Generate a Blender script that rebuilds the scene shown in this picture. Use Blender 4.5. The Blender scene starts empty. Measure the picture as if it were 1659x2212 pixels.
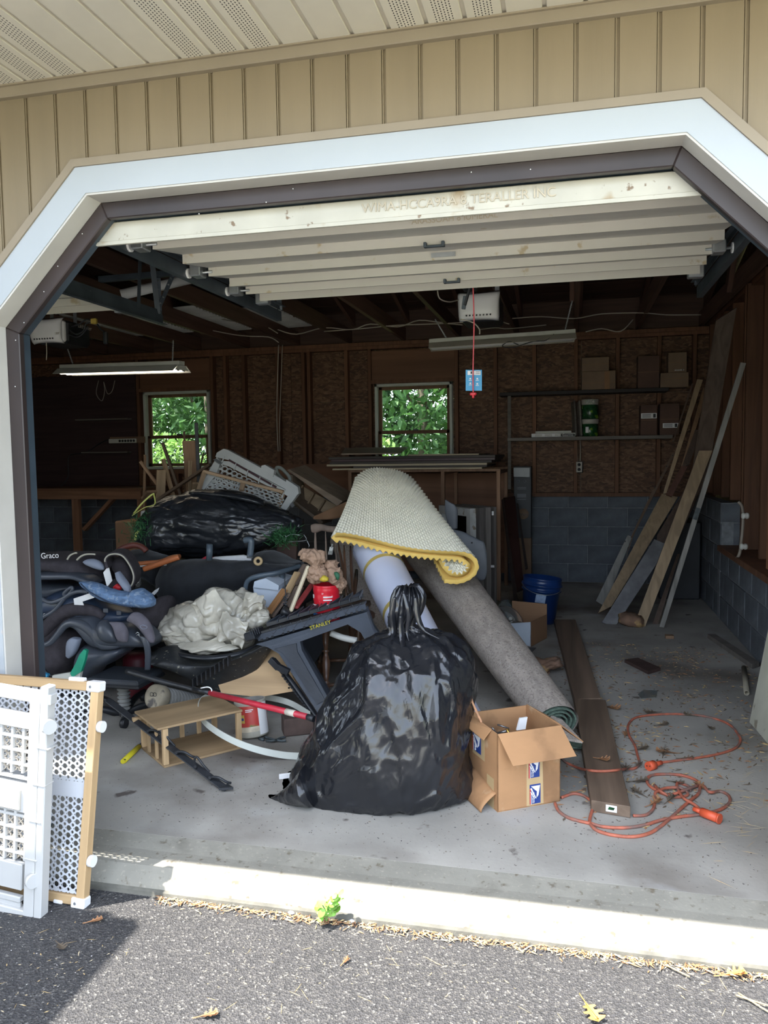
import bpy, bmesh, math, random
from math import sin, cos, pi, radians, sqrt
from mathutils import Vector as V, Matrix, noise
S = bpy.context.scene
COL = S.collection
# ---------------- camera ----------------
FPX = 1700.0
CAM = V((0, 0, 1.38))
_yaw, _pit, _rol = radians(-13.4), radians(-4.2), radians(0.8)
FW = V((sin(_yaw)*cos(_pit), cos(_yaw)*cos(_pit), sin(_pit)))
_r0 = V((cos(_yaw), -sin(_yaw), 0)); _d0 = FW.cross(_r0)
RT = _r0*cos(_rol) + _d0*sin(_rol); DN = -_r0*sin(_rol) + _d0*cos(_rol)
cd = bpy.data.cameras.new('camera'); cam = bpy.data.objects.new('camera', cd); COL.objects.link(cam)
cd.sensor_fit = 'HORIZONTAL'; cd.sensor_width = 36.0; cd.lens = FPX*36.0/1659.0
cam.matrix_world = Matrix(((RT.x, -DN.x, -FW.x, CAM.x), (RT.y, -DN.y, -FW.y, CAM.y), (RT.z, -DN.z, -FW.z, CAM.z), (0, 0, 0, 1)))
cd.clip_start = 0.05; cd.clip_end = 200
S.camera = cam
# ---------------- light ----------------
SUN_EL, SUN_AZ = radians(63), V((0.8, 0.6, 0)).normalized()
w = bpy.data.worlds.new('sky'); S.world = w; w.use_nodes = True
nt = w.node_tree; bg = nt.nodes['Background']
sk = nt.nodes.new('ShaderNodeTexSky'); sk.sky_type = 'NISHITA'; sk.sun_disc = False
sk.sun_elevation = SUN_EL; sk.sun_rotation = math.atan2(-SUN_AZ.x, -SUN_AZ.y)
sk.air_density = 1.0; sk.dust_density = 2.0
hz = nt.nodes.new('ShaderNodeMix'); hz.data_type = 'RGBA'; hz.inputs['Factor'].default_value = .55; nt.links.new(sk.outputs[0], hz.inputs['A']); hz.inputs['B'].default_value = (4.6, 5.0, 5.5, 1)   # thin bright haze over the blue
nt.links.new(hz.outputs['Result'], bg.inputs[0]); bg.inputs[1].default_value = 0.46
sl = bpy.data.lights.new('sun', 'SUN'); sl.energy = 8.2; sl.angle = radians(0.55); sl.color = (1.0, 0.95, 0.86)
so = bpy.data.objects.new('sun', sl); COL.objects.link(so)
sd = V((SUN_AZ.x*cos(SUN_EL), SUN_AZ.y*cos(SUN_EL), -sin(SUN_EL)))
so.rotation_euler = sd.to_track_quat('-Z', 'Y').to_euler(); so.location = (-6, -5, 12)
S.view_settings.view_transform = 'Standard'; S.view_settings.look = 'None'
S.view_settings.gamma = 1.0; S.view_settings.use_curve_mapping = False
S.view_settings.exposure = 1.22

# ---------------- survey helpers: a photo direction met with a real plane ----------------
def ray(px, py): return FW + RT*((px-829.5)/FPX) + DN*((py-1106)/FPX)
def at(px, py, Y): v = ray(px, py); return CAM + v*(Y/v.y)
def onz(px, py, z=0.0): v = ray(px, py); return CAM + v*((z-CAM.z)/v.z)
def onx(px, py, X): v = ray(px, py); return CAM + v*(X/v.x)

# ---------------- object helpers ----------------
def tag(o, label=None, cat=None, group=None, kind=None):
    if label: o['label'] = label
    if cat: o['category'] = cat
    if group: o['group'] = group
    if kind: o['kind'] = kind
    return o
def thing(name, label, cat, loc=(0, 0, 0), group=None):
    o = bpy.data.objects.new(name, None); COL.objects.link(o); o.location = loc; o.empty_display_size = .05
    return tag(o, label, cat, group)
def wmat(p):
    m = Matrix.Identity(4)
    while p is not None:
        m = Matrix.Translation(p.location) @ p.rotation_euler.to_matrix().to_4x4() @ m if p.matrix_parent_inverse == Matrix.Identity(4) or p.parent is None else p.matrix_basis @ m
        if p.parent is not None: m = p.matrix_parent_inverse @ m
        p = p.parent
    return m
def adopt(o, parent):
    if parent is not None:
        o.parent = parent; o.matrix_parent_inverse = wmat(parent).inverted()
    return o
def mk(name, vs, fs, mat=None, parent=None, smooth=False, mw=None, label=None, mi=None):
    me = bpy.data.meshes.new(name); me.from_pydata([tuple(v) for v in vs], [], fs)
    mats = mat if isinstance(mat, (list, tuple)) else [mat]
    for m in mats:
        if m: me.materials.append(m)
    if mi: me.polygons.foreach_set('material_index', mi)
    if smooth: me.polygons.foreach_set('use_smooth', [True]*len(me.polygons))
    o = bpy.data.objects.new(name, me); COL.objects.link(o)
    if mw is not None: o.matrix_world = mw
    adopt(o, parent)
    if label: o['label'] = label
    return o
BOXF = [(0,3,2,1),(4,5,6,7),(0,1,5,4),(1,2,6,5),(2,3,7,6),(3,0,4,7)]
def boxv(sx, sy, sz): return [V((x*sx/2, y*sy/2, z*sz/2)) for z in (-1, 1) for x, y in ((-1,-1),(1,-1),(1,1),(-1,1))]
def bev(vs, fs, b, seg=1):
    bm = bmesh.new(); bv = [bm.verts.new(v) for v in vs]
    for f in fs: bm.faces.new([bv[i] for i in f])
    bmesh.ops.bevel(bm, geom=bm.edges[:], offset=b, segments=seg, affect='EDGES', profile=.5)
    bm.verts.index_update(); r = [v.co.copy() for v in bm.verts], [[v.index for v in f.verts] for f in bm.faces]
    bm.free(); return r
def box(name, c, size, mat, parent=None, rot=(0, 0, 0), b=0.0, label=None):
    vs, fs = boxv(*size), BOXF
    if b: vs, fs = bev(vs, fs, b)
    from mathutils import Euler
    return mk(name, vs, fs, mat, parent, mw=Matrix.Translation(V(c)) @ Euler(rot).to_matrix().to_4x4(), label=label)
def frame(z, up=V((0, 0, 1))):
    z = z.normalized(); x = up.cross(z)
    if x.length < 1e-4: x = V((1, 0, 0))
    x.normalize(); y = z.cross(x); return Matrix((x, y, z)).transposed()
def beam(name, p0, p1, w, t, mat, parent=None, up=V((0, 0, 1)), roll=0, b=0.002, label=None):
    """bar from p0 to p1, local z along it, w across (local x), t along local y"""
    p0, p1 = V(p0), V(p1); L = (p1-p0).length; vs, fs = boxv(w, t, L), BOXF
    if b: vs, fs = bev(vs, fs, b)
    R = (frame(p1-p0, up) @ Matrix.Rotation(roll, 3, 'Z')).to_4x4()
    return mk(name, vs, fs, mat, parent, mw=Matrix.Translation((p0+p1)/2) @ R, label=label)
def spline(pts, n=6, closed=False):
    P = [V(p) for p in pts]; out = []; N = len(P)
    if N < 3 and not closed: return P
    for i in range(N if closed else N-1):
        g = (lambda k: P[k % N]) if closed else (lambda k: P[max(0, min(N-1, k))])
        a, b_, c, d = g(i-1), g(i), g(i+1), g(i+2)
        for k in range(n):
            t = k/n; out.append(.5*((2*b_)+(c-a)*t+(2*a-5*b_+4*c-d)*t*t+(3*b_-a-3*c+d)*t**3))
    if not closed: out.append(P[-1])
    return out
def tubem(pts, r, seg=8, closed=False, flat=1.0, caps=True):
    N = len(pts); vs = []; fs = []; x = None
    for i, p in enumerate(pts):
        t = (pts[(i+1) % N]-pts[i-1]) if closed else (pts[min(N-1, i+1)]-pts[max(0, i-1)])
        if t.length < 1e-9: t = V((0, 0, 1))
        t.normalize()
        if x is None: x = t.orthogonal()
        x = (x - t*x.dot(t))
        if x.length < 1e-5: x = t.orthogonal()
        x.normalize(); y = t.cross(x); rr = r[i] if isinstance(r, (list, tuple)) else r
        for k in range(seg):
            a = 2*pi*k/seg; vs.append(p + x*cos(a)*rr + y*sin(a)*rr*flat)
    for i in range(N if closed else N-1):
        j = (i+1) % N
        for k in range(seg):
            l = (k+1) % seg; fs.append((i*seg+k, i*seg+l, j*seg+l, j*seg+k))
    if not closed and caps: fs.append(tuple(range(seg-1, -1, -1))); fs.append(tuple((N-1)*seg+k for k in range(seg)))
    return vs, fs
def tube(name, pts, r, mat, parent=None, n=5, seg=8, closed=False, label=None, flat=1.0):
    q = spline(pts, n, closed) if n > 1 else [V(p) for p in pts]
    if isinstance(r, (list, tuple)) and len(r) != len(q):
        m = len(r)-1; r = [r[min(m, int(i/(len(q)-1)*m))]*(1-((i/(len(q)-1)*m) % 1)) + r[min(m, int(i/(len(q)-1)*m)+1)]*((i/(len(q)-1)*m) % 1) for i in range(len(q))]
    vs, fs = tubem(q, r, seg, closed, flat); return mk(name, vs, fs, mat, parent, True, label=label)
def rod(name, p0, p1, r, mat, parent=None, seg=10, label=None):
    vs, fs = tubem([V(p0), V(p1)], r, seg); o = mk(name, vs, fs, mat, parent, label=label)
    for p in o.data.polygons:
        if len(p.vertices) == 4: p.use_smooth = True
    return o
def lathe(name, prof, mat, base, parent=None, axis=V((0, 0, 1)), seg=28, label=None, sx=1, sy=1, closed=False, mi=None):
    R = frame(V(axis), V((0, 1, 0.001)) if abs(V(axis).normalized().z) > .9 else V((0, 0, 1))); vs = []; fs = []; m = []
    for r, z in prof:
        for k in range(seg): a = 2*pi*k/seg; vs.append((r*cos(a)*sx, r*sin(a)*sy, z))
    N = len(prof)
    for i in range(N if closed else N-1):
        j = (i+1) % N
        for k in range(seg):
            l = (k+1) % seg; fs.append((i*seg+k, i*seg+l, j*seg+l, j*seg+k)); m.append(mi[i] if mi else 0)
    if not closed:
        if prof[0][0] > 1e-4: fs.append(tuple(range(seg-1, -1, -1))); m.append(0)
        if prof[-1][0] > 1e-4: fs.append(tuple((N-1)*seg+k for k in range(seg))); m.append(mi[-1] if mi else 0)
    return mk(name, vs, fs, mat, parent, True, mw=Matrix.Translation(V(base)) @ R.to_4x4(), label=label, mi=m)
def slab(name, pts, d, mat, parent=None, label=None, b=0.0):
    """polygon of 3d points given thickness by the vector d"""
    P = [V(p) for p in pts]; d = V(d); n = len(P)
    vs = P + [p+d for p in P]; fs = [tuple(range(n-1, -1, -1)), tuple(range(n, 2*n))] + [(i, (i+1) % n, n+(i+1) % n, n+i) for i in range(n)]
    if b: vs, fs = bev(vs, fs, b)
    bm = bmesh.new(); bv = [bm.verts.new(v) for v in vs]
    for f in fs:
        try: bm.faces.new([bv[i] for i in f])
        except ValueError: pass
    bmesh.ops.recalc_face_normals(bm, faces=bm.faces[:]); bm.verts.index_update()
    vs = [v.co.copy() for v in bm.verts]; fs = [[v.index for v in f.verts] for f in bm.faces]; bm.free()
    return mk(name, vs, fs, mat, parent, label=label)
def flat(name, pts, mat, parent=None, t=.0012, toward=None, label=None):
    """thin printed label or sheet lying on a surface, facing the side of 'toward'"""
    P = [V(p) for p in pts]; n = (P[1]-P[0]).cross(P[-1]-P[0]).normalized()
    if toward is not None and n.dot(V(toward)-P[0]) < 0: n = -n
    return slab(name, [p+n*.0003 for p in P], n*t, mat, parent, label)
def grid(name, fn, nu, nv, mat, parent=None, thick=0.0, label=None, smooth=True):
    """sheet fn(u,v) -> point, closed with an underside when thick"""
    P = [[V(fn(i/nu, j/nv)) for j in range(nv+1)] for i in range(nu+1)]
    vs = [p for r in P for p in r]; W = nv+1; fs = [(i*W+j, (i+1)*W+j, (i+1)*W+j+1, i*W+j+1) for i in range(nu) for j in range(nv)]
    if thick:
        o = len(vs)
        for i in range(nu+1):
            for j in range(nv+1):
                a = P[min(nu, i+1)][j]-P[max(0, i-1)][j]; b_ = P[i][min(nv, j+1)]-P[i][max(0, j-1)]
                n = a.cross(b_); n = n.normalized() if n.length > 1e-12 else V((0, 0, 1)); vs.append(P[i][j]-n*thick)
        fs += [(o+i*W+j, o+i*W+j+1, o+(i+1)*W+j+1, o+(i+1)*W+j) for i in range(nu) for j in range(nv)]
        for i in range(nu): fs += [(i*W, o+i*W, o+(i+1)*W, (i+1)*W), (i*W+nv, (i+1)*W+nv, o+(i+1)*W+nv, o+i*W+nv)]
        for j in range(nv): fs += [(j, j+1, o+j+1, o+j), (nu*W+j, o+nu*W+j, o+nu*W+j+1, nu*W+j+1)]
    return mk(name, vs, fs, mat, parent, smooth, label=label)
def ridge(p, s, seed=0): return 1-2*abs(noise.noise(p*s+V((seed*7.3, seed*3.1, seed*5.7))))
def body(name, chords, mat, parent=None, n=4, seg=40, ex=2.0, wr=0.0, wf=9.0, seed=1, label=None, floor=None, aniso=(1, 1, 1), sub=3, ends=.25, cr=0.0, cs=8.0, fold=None, smooth=True):
    """soft or moulded solid: cross sections between two outline points a,b (3d), thickness th along the view-depth axis.
    chords: (a, b, th). ex: superellipse exponent"""
    A = spline([c[0] for c in chords], n); B = spline([c[1] for c in chords], n)
    T = [v.x for v in spline([V((c[2], 0, 0)) for c in chords], n)]
    vs = []; fs = []; N = len(A); lo, hi = 0, 0
    for i in range(N):
        c = (A[i]+B[i])/2; h = (A[i]-B[i])/2; dy = V((0, 1, 0)) - h*(h.y/max(h.length_squared, 1e-9))
        dy.normalize()
        for k in range(seg):
            a = 2*pi*k/seg; ca, sa = cos(a), sin(a)
            ca = abs(ca)**(2/ex)*(1 if ca > 0 else -1); sa = abs(sa)**(2/ex)*(1 if sa > 0 else -1)
            p = c + h*ca + dy*(sa*T[i]/2)
            vs.append(p)
    for i in range(N-1):
        for k in range(seg):
            l = (k+1) % seg; fs.append((i*seg+k, i*seg+l, (i+1)*seg+l, (i+1)*seg+k))
    for e, i0 in ((0, 0), (1, (N-1)*seg)):
        c = sum((vs[i0+k] for k in range(seg)), V((0, 0, 0)))/seg; prev = (A[0]+B[0])/2-(A[1]+B[1])/2 if e == 0 else (A[-1]+B[-1])/2-(A[-2]+B[-2])/2
        vs.append(c+prev*ends); ci = len(vs)-1
        for k in range(seg):
            l = (k+1) % seg; fs.append((ci, i0+l, i0+k) if e == 0 else (ci, i0+k, i0+l))
    if wr or cr:
        me = bpy.data.meshes.new('t'); me.from_pydata(vs, [], fs); me.update(); ns = [v.normal.copy() for v in me.vertices]; bpy.data.meshes.remove(me)
        out = []
        for ii, (p, nn) in enumerate(zip(vs, ns)):
            q = V((p.x*aniso[0], p.y*aniso[1], p.z*aniso[2]))
            q2 = q + V((noise.noise(q*wf*.5+V((seed, 0, 0))), noise.noise(q*wf*.5+V((0, seed, 9))), noise.noise(q*wf*.5+V((3, 0, seed)))))*(.6/wf)
            dsp = (ridge(q2, wf, seed)**3 if ridge(q2, wf, seed) > 0 else 0)*1.0 + ridge(q2, wf*.37, seed+5)*.9 + (max(0, ridge(q2, wf*2.3, seed+2))**4)*.55 - .6
            d_ = dsp*wr
            if cr:
                for sc_, am in ((cs, 1.0), (cs*2.1, .45), (cs*4.3, .16)):
                    qq = q2*sc_+V((seed*3.3, sc_, 0)); dd_, pp_ = noise.voronoi(qq); c_ = V(pp_[0]); g_ = noise.cell_vector(c_*7.31)*2-V((1, 1, 1))
                    d_ += cr*am*((qq-c_).dot(g_)*min(1, (dd_[1]-dd_[0])*5)+.45*(dd_[0]-.35))
            if fold: d_ += fold((ii//seg)/max(1, N-1), 2*pi*(ii % seg)/seg)
            out.append(p + nn*d_)
        vs = out
    if floor is not None: vs = [V((p.x, p.y, max(p.z, floor))) for p in vs]
    o = mk(name, vs, fs, mat, parent, True, label=label); me = o.data
    bm = bmesh.new(); bm.from_mesh(me); bmesh.ops.recalc_face_normals(bm, faces=bm.faces[:]); bm.to_mesh(me); bm.free()
    me.polygons.foreach_set('use_smooth', [True]*len(me.polygons))
    return o
def sil(Y, rows, **kw):
    """chords from outline pixel pairs ((ax,ay),(bx,by),thickness[,Y])"""
    return [(at(r[0][0], r[0][1], r[3] if len(r) > 3 else Y), at(r[1][0], r[1][1], r[3] if len(r) > 3 else Y), r[2]) for r in rows]
def text(name, s, size, mat, origin, xdir, ydir, parent=None, label=None, ext=.0006, mirror=False):
    c = bpy.data.curves.new(name, 'FONT'); c.body = s; c.size = size; c.extrude = ext; c.align_x = 'CENTER'; c.align_y = 'CENTER'; c.materials.append(mat)
    tmp = bpy.data.objects.new('tmp', c); me = bpy.data.meshes.new_from_object(tmp); bpy.data.objects.remove(tmp); bpy.data.curves.remove(c)
    if not me.materials: me.materials.append(mat)
    o = bpy.data.objects.new(name, me); COL.objects.link(o); x = V(xdir).normalized(); y = V(ydir); y = (y-x*y.dot(x)).normalized(); z = x.cross(y)
    if mirror: x = -x; z = x.cross(y)
    m = Matrix((x, y, z)).transposed().to_4x4(); m.translation = V(origin); o.matrix_world = m
    adopt(o, parent)
    if label: o['label'] = label
    return o
def dupt(root, name=None, label=None, delta=None, mw=None):
    def cp(o, parent):
        c = o.copy(); COL.objects.link(c)
        if parent is not None: c.parent = parent
        for ch in list(o.children): cp(ch, c)
        return c
    r = cp(root, None)
    if label: r['label'] = label
    if delta is not None: r.location = V(root.location)+V(delta)
    return r

# ---------------- materials ----------------
def newmat(name):
    m = bpy.data.materials.new(name); m.use_nodes = True; t = m.node_tree; p = t.nodes['Principled BSDF']; return m, t, p
def c4(c): return (c[0], c[1], c[2], 1)
def setp(p, **k):
    for a, b in k.items():
        if a in p.inputs: p.inputs[a].default_value = b
def mat(name, col, rough=.6, var=.18, sc=6.0, st=(1, 1, 1), col2=None, bump=0.0, bsc=None, metal=0.0, spec=.5, det=6, coat=0.0, dist=0.0, sheen=0, spots=None, bdist=.004, trans=0, gen=False):
    m, t, p = newmat(name); N = t.nodes; L = t.links
    tc = N.new('ShaderNodeTexCoord'); mp = N.new('ShaderNodeMapping'); mp.inputs['Scale'].default_value = st
    L.new(tc.outputs['Object'], mp.inputs[0])
    nz = N.new('ShaderNodeTexNoise'); nz.inputs['Scale'].default_value = sc; nz.inputs['Detail'].default_value = det; nz.inputs['Distortion'].default_value = dist
    L.new(mp.outputs[0], nz.inputs['Vector']); cr = N.new('ShaderNodeValToRGB'); L.new(nz.outputs['Fac'], cr.inputs[0])
    a = [max(0, c*(1-var)) for c in col]; b_ = col2 if col2 else [c*(1+var) for c in col]
    cr.color_ramp.elements[0].color = c4(a); cr.color_ramp.elements[1].color = c4(b_)
    cr.color_ramp.elements[0].position = .32; cr.color_ramp.elements[1].position = .68
    src = cr.outputs[0]
    if spots:   # (colour, scale, lo, hi)
        for sp in spots:
            n2 = N.new('ShaderNodeTexNoise'); n2.inputs['Scale'].default_value = sp[1]; n2.inputs['Detail'].default_value = 5; L.new(tc.outputs['Object'], n2.inputs['Vector'])
            r2 = N.new('ShaderNodeMapRange'); r2.inputs['From Min'].default_value = sp[2]; r2.inputs['From Max'].default_value = sp[3]; L.new(n2.outputs['Fac'], r2.inputs['Value'])
            mx = N.new('ShaderNodeMix'); mx.data_type = 'RGBA'; L.new(r2.outputs[0], mx.inputs['Factor']); L.new(src, mx.inputs['A']); mx.inputs['B'].default_value = c4(sp[0]); src = mx.outputs['Result']
    L.new(src, p.inputs['Base Color'])
    setp(p, Roughness=rough, Metallic=metal); p.inputs['Specular IOR Level'].default_value = spec
    if coat: p.inputs['Coat Weight'].default_value = coat; p.inputs['Coat Roughness'].default_value = .15
    if sheen: p.inputs['Sheen Weight'].default_value = sheen
    if trans: p.inputs['Transmission Weight'].default_value = trans
    if bump:
        n3 = N.new('ShaderNodeTexNoise'); n3.inputs['Scale'].default_value = bsc or sc*3; n3.inputs['Detail'].default_value = 4; L.new(mp.outputs[0], n3.inputs['Vector'])
        bp = N.new('ShaderNodeBump'); bp.inputs['Strength'].default_value = bump; bp.inputs['Distance'].default_value = bdist; L.new(n3.outputs['Fac'], bp.inputs['Height']); L.new(bp.outputs[0], p.inputs['Normal'])
    return m
def wood(name, col, dark=None, rough=.65, sc=3.0, long=.06, var=.3, axis='Z', spec=.3, ring=18.0):
    """grain running along the local axis"""
    m, t, p = newmat(name); N = t.nodes; L = t.links
    tc = N.new('ShaderNodeTexCoord'); mp = N.new('ShaderNodeMapping'); s = [1, 1, 1]; s['XYZ'.index(axis)] = long; mp.inputs['Scale'].default_value = s; L.new(tc.outputs['Object'], mp.inputs[0])
    oi = N.new('ShaderNodeObjectInfo'); cx = N.new('ShaderNodeVectorMath'); cx.operation = 'ADD'; cm = N.new('ShaderNodeMath'); cm.operation = 'MULTIPLY'; cm.inputs[1].default_value = 13.0
    L.new(oi.outputs['Random'], cm.inputs[0]); L.new(mp.outputs[0], cx.inputs[0]); L.new(cm.outputs[0], cx.inputs[1])
    nz = N.new('ShaderNodeTexNoise'); nz.inputs['Scale'].default_value = ring; nz.inputs['Detail'].default_value = 8; nz.inputs['Distortion'].default_value = 1.2; L.new(cx.outputs[0], nz.inputs['Vector'])
    n2 = N.new('ShaderNodeTexNoise'); n2.inputs['Scale'].default_value = sc; n2.inputs['Detail'].default_value = 3; L.new(cx.outputs[0], n2.inputs['Vector'])
    ad = N.new('ShaderNodeMath'); ad.operation = 'MULTIPLY_ADD'; L.new(nz.outputs['Fac'], ad.inputs[0]); ad.inputs[1].default_value = .6; mu = N.new('ShaderNodeMath'); mu.operation = 'MULTIPLY'; mu.inputs[1].default_value = .4; L.new(n2.outputs['Fac'], mu.inputs[0]); L.new(mu.outputs[0], ad.inputs[2])
    cr = N.new('ShaderNodeValToRGB'); L.new(ad.outputs[0], cr.inputs[0]); d = dark or [c*(1-var) for c in col]
    cr.color_ramp.elements[0].color = c4(d); cr.color_ramp.elements[1].color = c4([c*(1+var*.6) for c in col]); cr.color_ramp.elements[0].position = .36; cr.color_ramp.elements[1].position = .62
    hs = N.new('ShaderNodeHueSaturation'); mr = N.new('ShaderNodeMapRange'); mr.inputs['To Min'].default_value = .8; mr.inputs['To Max'].default_value = 1.18; L.new(oi.outputs['Random'], mr.inputs['Value']); L.new(mr.outputs[0], hs.inputs['Value']); L.new(cr.outputs[0], hs.inputs['Color'])
    L.new(hs.outputs[0], p.inputs['Base Color']); setp(p, Roughness=rough); p.inputs['Specular IOR Level'].default_value = spec
    bp = N.new('ShaderNodeBump'); bp.inputs['Strength'].default_value = .25; bp.inputs['Distance'].default_value = .002; L.new(nz.outputs['Fac'], bp.inputs['Height']); L.new(bp.outputs[0], p.inputs['Normal'])
    return m
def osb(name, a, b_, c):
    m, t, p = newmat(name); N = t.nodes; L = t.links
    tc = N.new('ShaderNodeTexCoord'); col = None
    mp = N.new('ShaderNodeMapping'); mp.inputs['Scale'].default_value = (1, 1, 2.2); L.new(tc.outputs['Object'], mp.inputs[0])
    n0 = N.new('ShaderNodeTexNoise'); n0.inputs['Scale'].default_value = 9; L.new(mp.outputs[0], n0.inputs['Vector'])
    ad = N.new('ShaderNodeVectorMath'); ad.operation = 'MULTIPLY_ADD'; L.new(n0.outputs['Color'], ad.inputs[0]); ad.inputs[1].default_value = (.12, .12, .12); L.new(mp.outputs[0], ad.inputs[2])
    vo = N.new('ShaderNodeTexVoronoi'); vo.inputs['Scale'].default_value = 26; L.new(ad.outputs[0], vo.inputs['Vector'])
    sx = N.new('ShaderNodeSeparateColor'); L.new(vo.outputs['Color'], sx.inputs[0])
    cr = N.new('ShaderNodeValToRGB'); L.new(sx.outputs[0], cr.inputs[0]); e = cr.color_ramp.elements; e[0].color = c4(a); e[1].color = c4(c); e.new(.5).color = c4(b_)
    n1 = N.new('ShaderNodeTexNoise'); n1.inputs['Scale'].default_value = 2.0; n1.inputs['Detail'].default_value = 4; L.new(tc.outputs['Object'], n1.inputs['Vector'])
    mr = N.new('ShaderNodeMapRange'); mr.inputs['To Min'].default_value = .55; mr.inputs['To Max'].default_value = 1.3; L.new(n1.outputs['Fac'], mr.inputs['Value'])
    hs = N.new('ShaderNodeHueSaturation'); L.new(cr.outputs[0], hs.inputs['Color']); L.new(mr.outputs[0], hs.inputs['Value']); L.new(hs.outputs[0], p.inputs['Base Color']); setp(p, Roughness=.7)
    return m
SID = mat('vinyl_siding', (.215, .168, .103), .45, .06, 3, st=(4, 1, .3), bump=.1, bsc=30)
SIDJ = mat('vinyl_channel', (.25, .205, .145), .45, .05)
SOFM = mat('soffit_vinyl', (.58, .54, .455), .5, .05)
WHT = mat('white_capping', (.375, .405, .43), .35, .04, 2.0, spots=[((.45, .42, .4), 9, .69, .74)])
REV = mat('capping_return', (.5, .48, .44), .5, .06)
DKF = mat('dark_frame', (.030, .021, .020), .45, .3, 3, st=(1, 1, .4), bump=.15)
DKS = mat('sky_tint_stop', (.035, .05, .065), .32, .3, 3)  # bluish sky reflection put into the stop's base colour
DOORW = mat('door_paint', (.50, .48, .43), .5, .07, 3, st=(.4, 2, 1), spots=[((.40, .33, .22), 14, .66, .72)])
DOORD = mat('door_paint_dirty', (.47, .45, .38), .6, .1, 5, spots=[((.36, .28, .18), 9, .62, .74), ((.2, .14, .09), 30, .66, .72)])
CONC = mat('garage_concrete', (.36, .345, .31), .8, .25, 1.6, bump=.3, bsc=60, bdist=.003, spots=[((.15, .13, .11), 1.1, .52, .68), ((.40, .40, .39), 2.3, .60, .74), ((.10, .085, .075), 7, .66, .72), ((.13, .12, .11), 60, .66, .70)])
CURB = mat('curb_concrete', (.235, .225, .19), .85, .15, 5, bump=.4, bsc=90, bdist=.003, spots=[((.13, .11, .08), 34, .60, .70), ((.15, .14, .115), 5, .58, .75), ((.30, .28, .23), 70, .60, .70)])
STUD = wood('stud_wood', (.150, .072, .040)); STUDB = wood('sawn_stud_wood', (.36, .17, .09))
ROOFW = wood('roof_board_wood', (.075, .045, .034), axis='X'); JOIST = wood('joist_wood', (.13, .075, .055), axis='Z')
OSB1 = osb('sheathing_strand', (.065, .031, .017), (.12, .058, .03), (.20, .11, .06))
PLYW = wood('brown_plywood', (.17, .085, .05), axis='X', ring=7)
BLKM = mat('concrete_block', (.115, .13, .15), .9, .3, 4, bump=.5, bsc=120, spots=[((.22, .24, .26), 5, .58, .75), ((.05, .055, .065), 2.3, .55, .7)])
MORT = mat('mortar', (.19, .205, .22), .9, .2, 20)
BLACK = mat('black_plastic', (.016, .018, .022), .42, .3, 8)
DGREY = mat('dark_grey_plastic', (.036, .042, .052), .42, .2, 6, bump=.1, bsc=60)
WPL = mat('white_plastic', (.78, .78, .78), .4, .04, 4)
STEEL = mat('galvanised_steel', (.42, .44, .46), .4, .2, 12, metal=.85)
DSTEEL = mat('dark_steel', (.06, .075, .09), .5, .25, 8, metal=.3)
CARD = mat('cardboard', (.42, .25, .13), .8, .08, 4, st=(1, 1, .5), bump=.15, bsc=40)
CARDD = mat('old_cardboard', (.27, .15, .08), .85, .1, 4)
WIREW = mat('pale_wire', (.42, .38, .32), .6, .1)
# ================= structure =================
FY = 2.36                      # face of the front trim
XL, XR, ZT, CH = -1.955, 0.705, 2.247, 0.40      # door opening
FX0, FX1 = -7.6, 3.4
SH = -2.95                     # the second bay stands this far to the left
def octa(o, s=0.0):                   # opening outline grown by o, left foot round to right foot
    k = o*math.tan(pi/8)
    return [p+V((s, 0, 0)) for p in [V((XL-o, 0, -.1)), V((XL-o, 0, ZT-CH+k)), V((XL+CH-k, 0, ZT+o)), V((XR-CH+k, 0, ZT+o)), V((XR+o, 0, ZT-CH+k)), V((XR+o, 0, -.1))]]
def ring_parts(name, o0, o1, y0, y1, m, parent, **k):
    for a, b_, i in [(octa(o0, s), octa(o1, s), i) for s in (0, SH) for i in range(5)]:
        q = [a[i], a[i+1], b_[i+1], b_[i]]
        slab(name, [V((p.x, y0, p.z)) for p in q], (0, y1-y0, 0), m, parent, **k)
front = tag(thing('wall_front', None, None), kind='structure')
ring_parts('trim_board', 0.002, .087, FY, FY+.08, WHT, front)
ring_parts('reveal_board', -.004, .002, FY+.004, FY+.085, REV, front)
ring_parts('siding_channel', .0875, .112, FY-.006, FY+.03, SIDJ, front)
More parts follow.
